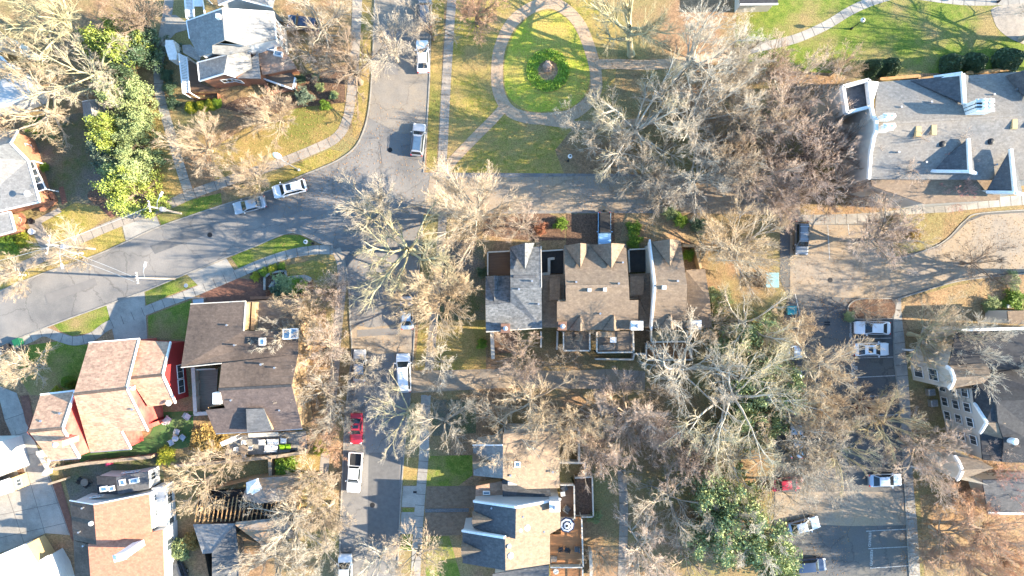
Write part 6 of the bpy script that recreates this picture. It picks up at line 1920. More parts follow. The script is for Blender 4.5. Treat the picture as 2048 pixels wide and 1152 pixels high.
# north eaves behind the big whitish tree
B.roof([(1912, 660, 8.4), (2120, 655, 8.4), (2120, 738, 9.4), (1930, 740, 9.4), (1898, 734, 8.4)], [(0, 1, 2, 3, 4)], R_BLACK)
B.walls([(1893, 733, 8.4), (1920, 660, 8.4), (2120, 655, 8.4)], closed=False, c=(2020, 700))
B.trim([((1920, 660, 8.6), (2120, 655, 8.6))], 0.35, 0.4)
B = Bld("tan_roofed_building", "tan roofed building cut by the right edge above the dark apartment roof", "building", (2060, 640), W_BEIGE)
V = [(2015, 622, 5.0), (2130, 618, 5.0), (2130, 650, 5.4), (2018, 648, 5.4)]
B.roof(V, [(0, 1, 2, 3)], R_TAUPE)
B.walls(V)
# small gabled pavilion
B = Bld("gabled_pavilion", "small tan roofed pavilion with white stepped gable edge", "building", (1950, 945), W_BEIGE)
NP = [(1909, 912, 7.2), (1916, 922, 7.8), (1924, 941, 8.6), (1919, 952, 8.0), (1914, 959, 7.2)]
B.roof([(1909, 911, 7.3), (1924, 940, 8.8), (1988, 936, 8.8), (1960, 921, 7.6)], [(0, 1, 2, 3)], R_TAUPE)
B.roof([(1924, 940, 8.8), (1914, 960, 7.3), (1950, 950, 7.9), (1988, 936, 8.8)], [(0, 1, 2, 3)], R_TAUPE)
B.walls(NP, closed=False, drop=0.05, inset=0.1, c=(1960, 940))
B.walls([NP[4], (1972, 972, 7.0)], W_GREIGE, closed=False, c=(1960, 930), drop=0.0)
B.walls([NP[0], (1962, 920, 7.2)], W_GREIGE, closed=False, c=(1960, 945), drop=0.0)
B.window((1914, 959, 7.2), (1972, 972, 7.0), 0.5, 4.0, 1.2, 1.4, c=(1960, 930))
B.window((1909, 912, 7.2), (1914, 959, 7.2), 0.5, 4.5, 1.2, 1.4, c=(1960, 940), inset=0.1)
b = MB()
for i in range(4):
    b.bar(P(*NP[i]), P(*NP[i + 1]), 0.35, 0.45)
b.build("gable_coping", M_CHIMW, B.root)
B.roof([(1965, 960, 4.0), (2130, 955, 4.0), (2130, 1028, 3.0), (1975, 1026, 3.0)], [(0, 1, 2, 3)], R_SLATE)
B.walls([(1965, 960, 4.0), (2130, 955, 4.0), (2130, 1028, 3.0), (1975, 1026, 3.0)], W_GREIGE, c=(2050, 990))
B.trim([((1975, 1026, 3.0), (2130, 1028, 3.0))], 0.3, 0.35)
wall_thing("white_rail", "short white rail beside the sidewalk above the beige wall", [(1814, 700), (1855, 701)], 1.1, M_CHIMW, 0.2, "railing")
wall_thing("white_rail", "short white rail near the small gabled pavilion", [(1832, 936), (1868, 940)], 1.1, M_CHIMW, 0.2, "railing")
B = Bld("park_pavilion", "dark roofed park building cut by the top edge", "building", (1515, -5), W_BEIGE)
V = [(1480, -30, 3.4), (1556, -30, 3.4), (1556, 8, 3.4), (1480, 9, 3.4)]
B.roof(V, [(0, 1, 2, 3)], R_BLACK)
B.walls(V)
B.trim([(V[3], V[2])], 0.2)
# fences of the back gardens
wall_thing("garden_fence", "tan board fence below the patio with white sofas", [(352, 932), (470, 922), (560, 912), (606, 905)], 1.7, M_FENCE, 0.3)
wall_thing("garden_fence", "weathered fence along the artificial turf of the red house", [(110, 938), (165, 928), (300, 914)], 1.7, M_FENCE, 0.3)
wall_thing("garden_fence", "short tan fence leg beside the rounded green bush", [(539, 914), (541, 950)], 1.7, M_FENCE, 0.3)
wall_thing("garden_fence", "white gate fence at the edge of the concrete yard", [(76, 905), (96, 938), (88, 948)], 1.5, M_RAIL, 0.4)
wall_thing("garden_fence", "tan rail fence between the yard and the white modern house", [(98, 968), (130, 958)], 1.1, M_FENCE, 0.2)
wall_thing("retaining_wall", "curved stone retaining wall in the corner garden", [(541, 576), (548, 565), (570, 558), (610, 554), (622, 560)], 0.5, m_conc, 0.45, "wall", False)
wall_thing("retaining_wall", "thin stone edging looped round the upper corner garden", [(529, 580), (529, 555), (540, 546), (570, 541), (573, 556)], 0.35, m_conc, 0.2, "wall", False)
wall_thing("retaining_wall", "brick wall between the corner garden and the dark roof", [(500, 596), (560, 595), (600, 590)], 0.8, W_BRICK, 0.3, "wall", False)
# ------------------------------------------------------------------ vehicles
def paint(name, c, rough=0.3, metal=0.0):
    return mat("paint_" + name, c, tuple(x * 0.93 for x in c), scale=1.3, rough=rough, metal=metal, spec=0.5, coat=0.6)


PAINT = {
    'white': paint("white", (0.72, 0.72, 0.73)), 'silver': paint("silver", (0.40, 0.41, 0.43), 0.35, 0.4),
    'grey': paint("grey", (0.16, 0.17, 0.18), 0.35, 0.3), 'dark': paint("dark", (0.028, 0.034, 0.045)),
    'navy': paint("navy", (0.02, 0.035, 0.075)), 'red': paint("red", (0.42, 0.018, 0.035)),
    'ice': paint("ice_blue", (0.36, 0.44, 0.54), 0.35, 0.2), 'steel': paint("steel_blue", (0.13, 0.20, 0.29), 0.35, 0.3),
    'sky': paint("sky_blue", (0.25, 0.45, 0.68)), 'bluegrey': paint("blue_grey", (0.24, 0.30, 0.38), 0.35, 0.3),
}
C_GLASS = mat("car_glass", (0.012, 0.017, 0.022), (0.02, 0.03, 0.038), scale=1.5, rough=0.05, spec=0.8)
C_TYRE = mat("tyre_rubber", (0.018, 0.018, 0.018), rough=0.9)
C_RIM = mat("wheel_rim", (0.40, 0.40, 0.41), rough=0.35, metal=0.8)
C_LIGHT = mat("headlamp_lens", (0.65, 0.66, 0.68), rough=0.1, spec=0.8)
C_TAIL = mat("tail_lamp_lens", (0.40, 0.02, 0.02), rough=0.2, spec=0.6)
C_TRIM = mat("black_plastic", (0.022, 0.022, 0.024), rough=0.7)
C_SOFT = mat("black_soft_top", (0.035, 0.034, 0.034), (0.028, 0.027, 0.027), scale=4, rough=0.95)
KIND = {
    #        L    W    belt  roof  base(x0,x1)   roof(x0,x1)  hood z   tail z
    'sedan': (4.75, 1.84, 0.93, 1.44, (-1.85, 1.10), (-1.05, 0.20), 0.80, 0.90),
    'coupe': (4.45, 1.80, 0.88, 1.33, (-1.55, 0.75), (-0.75, 0.00), 0.76, 0.86),
    'suv': (4.70, 1.90, 1.02, 1.68, (-2.20, 1.20), (-1.85, 0.45), 0.95, 1.0),
    'van': (5.30, 2.00, 1.05, 1.80, (-2.50, 1.60), (-2.25, 0.75), 0.98, 1.02),
    'jeep': (4.60, 1.86, 1.08, 1.82, (-2.15, 0.72), (-2.10, 0.50), 1.06, 1.08),
    'pickup': (5.80, 2.00, 1.06, 1.86, (-0.95, 1.45), (-0.75, 0.62), 1.04, 1.06),
}
CMESH = {}


def car_meshes(kind):
    if kind in CMESH:
        return CMESH[kind]
    L_, W_, belt, roof, (b0, b1), (r0, r1), hz, tz = KIND[kind]
    hw, hl = W_ / 2, L_ / 2
    parts = []

    def grab(name, mb, m, smooth=False, parent=None):
        me = bpy.data.meshes.new(kind + "_" + name)
        me.from_pydata(mb.v, [], mb.f)
        me.update()
        if smooth:
            me.polygons.foreach_set("use_smooth", [True] * len(me.polygons))
        me.materials.append(m)
        parts.append((name, me, m, parent))
    box = kind in ('jeep',)
    rear = -hl if kind != 'pickup' else b0 - 0.05
    xs = [rear, rear + 0.06, rear + 0.28, (rear + b0) / 2 if b0 - rear > 0.6 else rear + 0.35, b0 + 0.1, 0.0, b1 - 0.05, (b1 + hl) / 2, hl - 0.42, hl - 0.13, hl]
    xs = sorted(xs)
    b = MB()
    ring = 11
    rows = []
    for x in xs:
        t = (x + hl) / L_
        f = 1.0
        e = hl - abs(x)
        if not (kind == 'pickup' and x < 0):
            f = 1 - (0.02 if box else 0.16) * max(0, 1 - e / (0.55 if x > 0 else 0.4)) ** 2
        w = hw * f
        zt = belt if b0 <= x <= b1 else (hz + (belt - hz) * max(0, 1 - (x - b1) / 0.9) if x > b1 else tz)
        if e < 0.14 and not (kind == 'pickup' and x < 0):
            zt -= 0.10 + (0.16 if e < 0.02 else 0)
        lo = 0.30 if e > 0.1 else 0.36
        rows.append([(x, -w * 0.93, lo), (x, -w, 0.55), (x, -w * 0.985, zt - 0.14), (x, -w * 0.93, zt - 0.03), (x, -w * 0.72, zt + 0.015), (x, 0, zt + 0.03),
                     (x, w * 0.72, zt + 0.015), (x, w * 0.93, zt - 0.03), (x, w * 0.985, zt - 0.14), (x, w, 0.55), (x, w * 0.93, lo)])
    vs = [p for r_ in rows for p in r_]
    fs = []
    for i in range(len(xs) - 1):
        for k in range(ring - 1):
            a = i * ring + k
            fs.append((a, a + ring, a + ring + 1, a + 1))
        fs.append((i * ring + ring - 1, (i + 1) * ring + ring - 1, (i + 1) * ring, i * ring))
    fs.append(tuple(range(ring)))
    fs.append(tuple((len(xs) - 1) * ring + k for k in reversed(range(ring))))
    b.add(vs, fs)
    if kind == 'pickup':
        for s in (-1, 1):
            b.box((-1.93, s * (hw - 0.07), 0.78), (1.88, 0.13, 0.6), 0, 0.02)
        b.box((-hl + 0.06, 0, 0.78), (0.12, W_ - 0.29, 0.6), 0, 0.02)
    grab("body", b, None, False)
    if kind == 'pickup':
        q = MB()
        q.box((-1.9, 0, 0.62), (1.86, W_ - 0.28, 0.1))
        grab("cargo_bed", q, C_TRIM)
    # greenhouse shell
    wb, wr = hw * 0.90, hw * (0.80 if box else 0.70)
    zb, zr = belt + 0.0, roof
    q = MB()
    R_ = [(r0 - 0.06, -wr, zr - 0.07), (r1 + 0.08, -wr, zr - 0.07), (r1 + 0.08, wr, zr - 0.07), (r0 - 0.06, wr, zr - 0.07)]
    Bq = [(b0, -wb, zb), (b1, -wb, zb), (b1, wb, zb), (b0, wb, zb)]
    q.add(Bq + R_, [(0, 1, 5, 4), (1, 2, 6, 5), (2, 3, 7, 6), (3, 0, 4, 7)])
    grab("pillars", q, None)
    q = MB()
    nx, ny = 6, 6
    vs = []
    for i in range(nx + 1):
        for j in range(ny + 1):
            u, v = i / nx, j / ny
            edge = max(abs(2 * u - 1) ** 4, abs(2 * v - 1) ** 4)
            vs.append((r0 - 0.06 + (r1 - r0 + 0.14) * u, -wr + 2 * wr * v, zr - 0.07 * edge))
    fs = [(i * (ny + 1) + j, (i + 1) * (ny + 1) + j, (i + 1) * (ny + 1) + j + 1, i * (ny + 1) + j + 1) for i in range(nx) for j in range(ny)]
    q.add(vs, fs)
    grab("roof", q, None, True)

    def pane(name, a, d, e, f_, k=0.1, off=0.012):
        A, D, E, F_ = map(Vector, (a, d, e, f_))
        c = (A + D + E + F_) / 4
        n = (D - A).cross(F_ - A).normalized()
        if n.dot(c - Vector((0, 0, belt - 0.5))) < 0:
            n = -n
        pts = [p + (c - p) * k + n * off for p in (A, D, E, F_)]
        g = MB()
        g.add([tuple(p) for p in pts], [(0, 1, 2, 3)])
        grab(name, g, C_GLASS)
    pane("windscreen", Bq[1], Bq[2], R_[2], R_[1], 0.09)
    pane("rear_window", Bq[0], Bq[3], R_[3], R_[0], 0.12)
    pane("side_window", Bq[0], Bq[1], R_[1], R_[0], 0.13)
    pane("side_window", Bq[3], Bq[2], R_[2], R_[3], 0.13)
    # wheels
    wx = L_ * 0.29
    for sx in (-1, 1):
        for sy in (-1, 1):
            g = MB()
            rd = 0.34 if kind not in ('jeep', 'pickup') else 0.40
            g.tube([(sx * wx, sy * (hw - 0.20), rd), (sx * wx, sy * (hw + 0.015), rd)], rd, 18)
            grab("wheel", g, C_TYRE)
            g = MB()
            g.tube([(sx * wx, sy * (hw + 0.016), rd), (sx * wx, sy * (hw + 0.03), rd)], rd * 0.62, 14)
            grab("rim", g, C_RIM, False, len(parts) - 1)
    for sy in (-1, 1):
        g = MB()
        g.box((hl - 0.22, sy * hw * 0.70, hz - 0.13), (0.30, 0.36, 0.12), sy * -0.35, 0.02)
        grab("headlight", g, C_LIGHT)
        g = MB()
        g.box((-hl + 0.10, sy * hw * 0.76, tz - 0.16), (0.18, 0.30, 0.16), sy * 0.25, 0.02)
        grab("tail_light", g, C_TAIL)
        g = MB()
        g.box((b1 - 0.25, sy * (hw + 0.08), belt + 0.06), (0.16, 0.22, 0.14), sy * -0.2, 0.03)
        grab("mirror", g, None)
    g = MB()
    for zz in (0.42,):
        g.box((hl - 0.0, 0, zz), (0.06, W_ * 0.74, 0.14), 0, 0.01)
    grab("bumper", g, C_TRIM)
    if kind == 'jeep':
        g = MB()
        g.tube([(-hl - 0.02, 0.05, 1.0), (-hl - 0.26, 0.05, 1.0)], 0.38, 18)
        grab("spare_wheel", g, C_TYRE)
    CMESH[kind] = parts
    return parts


def vehicle(kind, col, px, py, ang, label, cat="car", roofm=None, extras=(), length=None, name=None):
    """ang: direction of the bonnet in degrees, measured in plan (0 = +X, 90 = +Y)"""
    p = P(px, py, 0.9)
    root = thing(name or ("parked_" + {'van': 'van', 'pickup': 'pickup', 'jeep': 'off_roader', 'suv': 'car'}.get(kind, 'car')), label, cat, (p.x, p.y, Z3), "cars parked in the neighbourhood", R(ang))
    s = length / KIND[kind][0] if length else 1.0
    objs = []
    for nm, me, m, par in car_meshes(kind):
        o = bpy.data.objects.new(nm, me)
        COL.objects.link(o)
        o.parent = root if par is None else objs[par]
        if par is None and s != 1.0:
            o.scale = (s, 1 + (s - 1) * 0.4, 1)
        mm = m if m is not None else (roofm if (roofm and nm in ('roof', 'pillars')) else PAINT[col])
        o.material_slots[0].link = 'OBJECT'
        o.material_slots[0].material = mm
        objs.append(o)
    L_, W_, belt, rf, (b0, b1), (r0, r1), hz, tz = KIND[kind]

    def extra(nm, mb, m):
        me = bpy.data.meshes.new(nm)
        me.from_pydata(mb.v, [], mb.f)
        me.update()
        me.materials.append(m)
        o = bpy.data.objects.new(nm, me)
        COL.objects.link(o)
        o.parent = root
        if s != 1.0:
            o.scale = (s, 1 + (s - 1) * 0.4, 1)
    if 'sunroof' in extras:
        g = MB()
        g.box((r1 - 0.62, 0, rf + 0.005), (0.62, W_ * 0.44, 0.03), 0, 0.01)
        extra("sunroof", g, C_GLASS)
    if 'panorama' in extras:
        g = MB()
        g.box(((r0 + r1) / 2, 0, rf + 0.005), (r1 - r0 - 0.35, W_ * 0.5, 0.03), 0, 0.01)
        extra("glass_roof", g, mat("tinted_roof_glass", (0.05, 0.09, 0.15), (0.07, 0.12, 0.19), scale=1, rough=0.08, spec=0.8))
    if 'rack' in extras:
        for sy in (-1, 1):
            g = MB()
            g.bar((r0 + 0.1, sy * W_ * 0.32, rf + 0.03), (r1 - 0.05, sy * W_ * 0.32, rf + 0.03), 0.05, 0.05)
            extra("roof_rail", g, C_TRIM)
        if 'bars' in extras:
            for k in range(3):
                g = MB()
                x = r0 + 0.35 + k * (r1 - r0 - 0.6) / 2
                g.bar((x, -W_ * 0.33, rf + 0.07), (x, W_ * 0.33, rf + 0.07), 0.07, 0.04)
                extra("roof_bar", g, M_METAL)
    if 'stripes' in extras:
        g = MB()
        g.box((r0 + (r1 - r0) / 2, 0, rf + 0.004), ((r1 - r0) * 0.55, W_ * 0.45, 0.02), 0, 0.005)
        extra("sunroof", g, C_GLASS)
    return root


V_ = vehicle
V_('sedan', 'white', 845, 112, 92, "white sedan on the upper street with dark windows")
V_('suv', 'silver', 836, 279, 84, "silver suv with blue glass roof on the street near the park", extras=('panorama', 'rack'))
V_('suv', 'grey', 850, 22, 91, "dark grey car under branches at the top of the street")
V_('suv', 'white', 578, 377, 194, "white suv with sunroof on the curved road", extras=('sunroof', 'rack'), length=4.85)
V_('sedan', 'silver', 498, 410, 194, "silver sedan half under a tan tree on the curved road")
V_('van', 'white', 807, 746, 92, "white van parked at the mouth of the leafy lane", "van", length=5.6)
V_('sedan', 'ice', 813, 626, 92, "pale blue car hidden beneath the wheat coloured tree")
V_('sedan', 'silver', 719, 732, 90, "silver car under thin branches opposite the white van")
V_('coupe', 'red', 712, 858, -91, "red coupe with dark sunroof on the lower street", extras=('stripes',), length=4.5)
V_('pickup', 'white', 709, 945, -94, "white pickup with black cargo bed on the lower street", "pickup truck")
V_('van', 'white', 690, 1146, 90, "white van cut by the bottom edge of the street", "van")
V_('jeep', 'sky', 1209, 457, -90, "pale blue off-roader with black soft top on the dark driveway", "off-roader", roofm=C_SOFT, length=4.7)
V_('suv', 'grey', 1604, 476, -91, "dark grey suv with roof bars in the upper parking lot", extras=('rack', 'bars'), length=4.9)
V_('sedan', 'white', 1746, 656, 179, "white car with dark windscreen beside the kerbed island", length=5.2)
V_('sedan', 'white', 1744, 699, 1, "white car with sunroof in the space above number 68", extras=('sunroof',), length=5.1)
V_('sedan', 'ice', 1573, 704, 0, "silver blue car under the tan tree, upper of the two")
V_('sedan', 'bluegrey', 1573, 746, 0, "blue grey car under the tan tree, lower of the two")
V_('sedan', 'red', 1577, 968, 6, "red car half covered by twigs in the lower parking lot")
V_('sedan', 'ice', 1772, 961, 2, "pale silver sedan beside the lower sidewalk")
V_('sedan', 'bluegrey', 1608, 1052, 15, "blue grey car at the edge of the sunlit lot")
V_('suv', 'navy', 1620, 1131, 5, "dark blue suv near the bottom edge of the lot")
V_('suv', 'dark', 352, 1132, 112, "black suv in the shaded drive beside the slate garage")
V_('suv', 'navy', 607, 46, 172, "navy blue car in the driveway beside the white gabled house")
V_('sedan', 'ice', 1594, 884, 90, "pale blue car roof showing through the twigs of the lot")
# ------------------------------------------------------------------ poles, lamps, wires
M_POLE = mat("weathered_pole", (0.34, 0.295, 0.25), (0.25, 0.215, 0.18), scale=3, rough=0.95)


def utility_pole(px, py, h, ang, label, lamp=None, transformer=False, arm=1.5):
    p = P(px, py)
    root = thing("utility_pole", label, "utility pole", p, "utility poles along the curved road")
    b = MB()
    b.tube([(p.x, p.y, -0.1), (p.x, p.y, h)], [0.17, 0.11], 10)
    b.build("pole", M_POLE, root)
    c, s = math.cos(R(ang)), math.sin(R(ang))
    for k, (zz, L_) in enumerate(((h - 0.5, arm),)):
        b = MB()
        b.bar((p.x - c * L_ / 2, p.y - s * L_ / 2, zz), (p.x + c * L_ / 2, p.y + s * L_ / 2, zz), 0.11, 0.13)
        o = b.build("crossarm", M_POLE, root)
        for t in (-0.45, -0.2, 0.2, 0.45):
            b = MB()
            b.lathe((p.x + c * L_ * t, p.y + s * L_ * t, zz + 0.06), [(0.03, 0), (0.09, 0.06), (0.06, 0.12), (0.09, 0.18), (0.03, 0.24)], 8)
            b.build("insulator", M_CHIMW, o)
    if transformer:
        b = MB()
        b.lathe((p.x + 0.5, p.y - 0.1, h - 3.4), [(0.28, 0), (0.34, 0.08), (0.34, 0.95), (0.26, 1.05)], 14)
        b.build("transformer", M_METAL, root)
    if lamp:
        la, ll, lz = lamp
        e = (p.x + math.cos(R(la)) * ll, p.y + math.sin(R(la)) * ll, lz + 0.4)
        b = MB()
        b.tube([(p.x, p.y, lz - 0.5), ((p.x + e[0]) / 2, (p.y + e[1]) / 2, lz + 0.3), e], 0.05, 8)
        o = b.build("lamp_arm", M_METAL, root)
        b = MB()
        b.box((e[0] + math.cos(R(la)) * 0.25, e[1] + math.sin(R(la)) * 0.25, e[2]), (0.7, 0.28, 0.16), R(la), 0.06)
        b.build("lamp_head", M_CHIMW, o)
    return root


utility_pole(350, 558, 10.4, 100, "leaning looking utility pole at the lower kerb of the curved road", lamp=(75, 1.6, 8.6))
utility_pole(190, 498, 10.4, 80, "tall utility pole with crossarms rising from the crape myrtle", lamp=(-75, 2.6, 8.0), transformer=True, arm=2.6)
utility_pole(362, 427, 9.0, 100, "utility pole beside the glossy magnolia and the sidewalk", lamp=(60, 1.8, 7.2), transformer=True)
M_WIRE = mat("power_cable", (0.35, 0.34, 0.33), rough=0.6)


def wire(a, d, label, sag=0.5):
    A, D = P(*a), P(*d)
    pts = [A + (D - A) * t - Vector((0, 0, sag * 4 * t * (1 - t))) for t in [i / 10 for i in range(11)]]
    b = MB()
    b.tube(pts, 0.03, 5)
    tag(b.build("power_line", M_WIRE), label, "power line", "power lines over the curved road")


wire((262, 552, 9.9), (108, 492, 9.9), "upper power line crossing the curved road from pole to pole")
wire((268, 563, 8.6), (112, 505, 8.6), "lower power line crossing the curved road from pole to pole")
wire((104, 488, 9.0), (302, 412, 8.0), "power line running along the sidewalk past the crape myrtle")
wire((104, 492, 9.2), (-40, 530, 9.2), "power line leaving the crape myrtle pole to the left edge")

p = P(598, 340)
root = thing("street_lamp", "tall street lamp with oval white head on the verge", "street lamp", p)
b = MB()
b.lathe((p.x, p.y, 0), [(0.22, 0), (0.22, 0.25), (0.1, 0.35)], 10)
b.tube([(p.x, p.y, 0), (p.x - 0.1, p.y + 0.1, 6.2), (p.x - 0.35, p.y + 0.4, 6.8)], [0.1, 0.07, 0.06], 10)
b.build("post", M_METAL, root)
b = MB()
vs = []
b.lathe((0, 0, 0), [(0.12, -0.12), (0.55, -0.06), (0.7, 0.03), (0.6, 0.12), (0.3, 0.18)], 20)
b.v = [(p.x - 0.8 + v[0] * 1.0 * math.cos(0.5) + v[1] * 0.55 * math.sin(0.5), p.y + 0.75 - v[0] * 1.0 * math.sin(0.5) + v[1] * 0.55 * math.cos(0.5), 6.85 + v[2]) for v in b.v]
b.build("lamp_head", M_CHIMW, root, True)


def globe_lamp(px, py, label, h=3.2):
    p = P(px, py)
    root = thing("post_lamp", label, "street lamp", p)
    b = MB()
    b.lathe((p.x, p.y, 0), [(0.18, 0), (0.16, 0.4), (0.06, 0.5), (0.05, h)], 10)
    b.build("post", M_BLACK, root)
    b = MB()
    b.lathe((p.x, p.y, h), [(0.1, 0), (0.26, 0.12), (0.32, 0.32), (0.24, 0.52), (0.1, 0.6)], 16)
    b.build("lamp_globe", M_CHIMW, root, True)
    b = MB()
    b.lathe((p.x, p.y, h + 0.59), [(0.14, 0), (0.12, 0.06), (0.03, 0.14)], 12)
    b.build("finial", M_BLACK, root)


globe_lamp(1136, 322, "white globe lamp on a black post by the park drive")
globe_lamp(626, 487, "white globe lamp at the curve of the lower sidewalk")
globe_lamp(1702, 58, "dark post lamp beside the concrete park walk", 3.0)
globe_lamp(1995, 4, "slim post lamp at the top edge path")

# boulder in the flower ring
bm = bmesh.new()
bmesh.ops.create_icosphere(bm, subdivisions=3, radius=1.0)
rr_ = random.Random(8)
ph = [rr_.uniform(0, 6) for _ in range(6)]
for v in bm.verts:
    n = v.co.normalized()
    f = 1 + 0.16 * math.sin(3 * n.x + ph[0]) * math.cos(2.5 * n.y + ph[1]) + 0.1 * math.sin(5 * n.y + ph[2] + 3 * n.z) + 0.06 * math.sin(9 * n.x + ph[3])
    v.co = Vector((n.x * 0.75 * f, n.y * 0.85 * f, max(n.z, -0.4) * 0.85 * f + 0.25))
    if v.co.x - 0.25 > 0.08 and v.co.z > 0.6:
        v.co.z -= 0.22
me = bpy.data.meshes.new("boulder")
bm.to_mesh(me)
bm.free()
me.materials.append(mat("boulder_stone", (0.36, 0.25, 0.19), (0.24, 0.165, 0.13), scale=2.5, rough=0.95, bump=0.6, bscale=5))
o = bpy.data.objects.new("boulder", me)
COL.objects.link(o)
q = P(1095, 134)
o.location = (q.x, q.y, 0)
tag(o, "cracked tan boulder in the middle of the green ring", "boulder")


# ------------------------------------------------------------------ garden furniture
def chair(px, py, z, rot, label, m, name="garden_chair", w_=0.62, back=0.85, group=None):
    p = P(px, py, z)
    root = thing(name, label, "chair", p, group, rot)

    def loc(mb, nm, mm):
        me = bpy.data.meshes.new(nm)
        me.from_pydata(mb.v, [], mb.f)
        me.update()
        me.materials.append(mm)
        o = bpy.data.objects.new(nm, me)
        COL.objects.link(o)
        o.parent = root
        return o
    b = MB()
    for i in range(5):
        b.box((-w_ / 2 + 0.06 + i * (w_ - 0.12) / 4, 0, 0.42), (w_ / 5.5, w_, 0.04))
    loc(b, "seat", m)
    b = MB()
    for i in range(5):
        y = -w_ / 2 + 0.06 + i * (w_ - 0.12) / 4
        b.bar((-w_ / 2, y, 0.45), (-w_ / 2 - 0.22, y, back), 0.09, 0.03)
    loc(b, "backrest", m)
    for sx in (-1, 1):
        for sy in (-1, 1):
            b = MB()
            b.bar((sx * w_ * 0.45, sy * w_ * 0.5, 0), (sx * w_ * 0.45, sy * w_ * 0.5, 0.62), 0.05)
            loc(b, "leg", m)
    for sy in (-1, 1):
        b = MB()
        b.box((0, sy * w_ * 0.52, 0.64), (w_, 0.08, 0.04))
        loc(b, "armrest", m)


def sofa(px, py, z, L_, D_, rot, label, m, seats=2, name="outdoor_sofa"):
    p = P(px, py, z)
    root = thing(name, label, "sofa", p, None, rot)

    def loc(mb, nm, mm):
        me = bpy.data.meshes.new(nm)
        me.from_pydata(mb.v, [], mb.f)
        me.update()
        me.materials.append(mm)
        o = bpy.data.objects.new(nm, me)
        COL.objects.link(o)
        o.parent = root
    b = MB()
    b.box((0, 0, 0.2), (L_, D_, 0.28), 0, 0.02)
    loc(b, "frame", M_WOOD)
    for k in range(seats):
        x = -L_ / 2 + (k + 0.5) * L_ / seats
        b = MB()
        b.box((x, -0.08, 0.42), (L_ / seats - 0.05, D_ - 0.22, 0.16), 0, 0.05)
        loc(b, "seat_cushion", m)
        b = MB()
        b.box((x, D_ / 2 - 0.1, 0.62), (L_ / seats - 0.05, 0.2, 0.42), 0, 0.05)
        loc(b, "back_cushion", m)


def table(px, py, z, sx, sy, label, m, rot=0.0, round_=False, name="garden_table"):
    p = P(px, py, z)
    root = thing(name, label, "table", p)
    b = MB()
    if round_:
        b.lathe((p.x, p.y, z + 0.68), [(sx / 2 - 0.03, 0), (sx / 2, 0.02), (sx / 2, 0.05), (sx / 2 - 0.03, 0.07)], 24)
    else:
        b.box((p.x, p.y, z + 0.70), (sx, sy, 0.06), rot, 0.02)
    b.build("tabletop", m, root)
    for a in (0.8, 2.4, 3.9, 5.5):
        b = MB()
        x, y = math.cos(a + rot) * sx * 0.36, math.sin(a + rot) * min(sx, sy) * 0.36
        b.bar((p.x + x, p.y + y, z), (p.x + x, p.y + y, z + 0.69), 0.06)
        b.build("leg", m, root)


M_PINKW = mat("white_slats", (0.62, 0.56, 0.55), (0.55, 0.48, 0.47), scale=4, rough=0.8)
chair(338, 838, 0, 2.5, "white slatted chair on the green turf beside the red wall", M_PINKW, w_=0.85)
chair(331, 843, 0, 2.5, "smaller slatted footrest chair by the red wall", M_PINKW, w_=0.5, back=0.5)
chair(378, 832, 0, -0.6, "white slatted chair at the fence across the turf", M_PINKW, w_=0.75)
chair(357, 862, 0, 1.2, "pale metal chair above the glass turf table", M_METAL, w_=0.7)
chair(368, 874, 0, -2.2, "pale metal chair right of the glass turf table", M_METAL, w_=0.7)
chair(345, 884, 0, 3.6, "pale metal chair below the glass turf table", M_METAL, w_=0.7)
table(355, 875, 0, 0.9, 0.9, "small round metal table among the turf chairs", M_METAL, round_=True)
sofa(526, 883, 0.04, 1.0, 0.9, 0.0, "white armchair leftmost on the grey patio", M_SOFT_WHITE, 1, "outdoor_armchair")
sofa(548, 882, 0.04, 1.7, 0.9, 0.0, "white two seat sofa against the house on the patio", M_SOFT_WHITE, 2)
sofa(569, 880, 0.04, 0.9, 0.9, -0.1, "white armchair at the right of the two seat sofa", M_SOFT_WHITE, 1, "outdoor_armchair")
sofa(544, 895, 0.04, 1.9, 1.0, 3.14, "large white sofa facing the house on the patio", M_SOFT_WHITE, 2)
GREEN_C = mat("lime_cushion", (0.22, 0.42, 0.015), (0.19, 0.37, 0.012), scale=4, rough=0.9)
sofa(566, 893, 0.04, 0.75, 0.8, 0.0, "lime green chair nearer the white sofa", GREEN_C, 1, "outdoor_armchair")
sofa(578, 892, 0.04, 0.75, 0.8, 0.0, "lime green chair farther from the white sofa", GREEN_C, 1, "outdoor_armchair")
table(490, 897, 0.04, 1.35, 1.35, "round wooden dining table on the patio", M_WOOD, round_=True)
for x, y, r_, lab in ((490, 884, -1.6, "white dining chair above the round wooden table"), (478, 896, 0.0, "white dining chair left of the round wooden table"),
                      (503, 894, 3.1, "white dining chair right of the round wooden table"), (491, 909, 1.6, "white dining chair below the round wooden table")):
    chair(x, y, 0.04, r_, lab, M_SOFT_WHITE, w_=0.5)
b = MB()
p = P(587, 902)
b.box((p.x, p.y, 0.35), (0.5, 0.4, 0.62), 0.1, 0.04)
b.box((p.x, p.y, 0.70), (0.54, 0.44, 0.06), 0.1, 0.02)
tag(b.build("grill_box", M_BLACK), "small black grill box at the right of the lime green chairs", "grill")
p = P(458, 878, 2.4)
b = MB()
b.prism([tuple(P(*q, 2.4))[:2] for q in ((440, 885), (470, 872), (474, 880), (444, 893))], 2.36, 2.42)
for q in ((441, 886), (470, 873), (473, 880), (445, 892)):
    w_ = P(*q, 2.4)
    b.bar((w_.x, w_.y, 0), (w_.x, w_.y, 2.38), 0.06)
tag(b.build("shade_sail", M_SOFT_WHITE), "white canopy corner at the left of the patio", "canopy")
b = MB()
p = P(520, 872)
b.prism([tuple(P(*q, 2.5))[:2] for q in ((496, 867), (556, 864), (557, 872), (497, 875))], 2.42, 2.5)
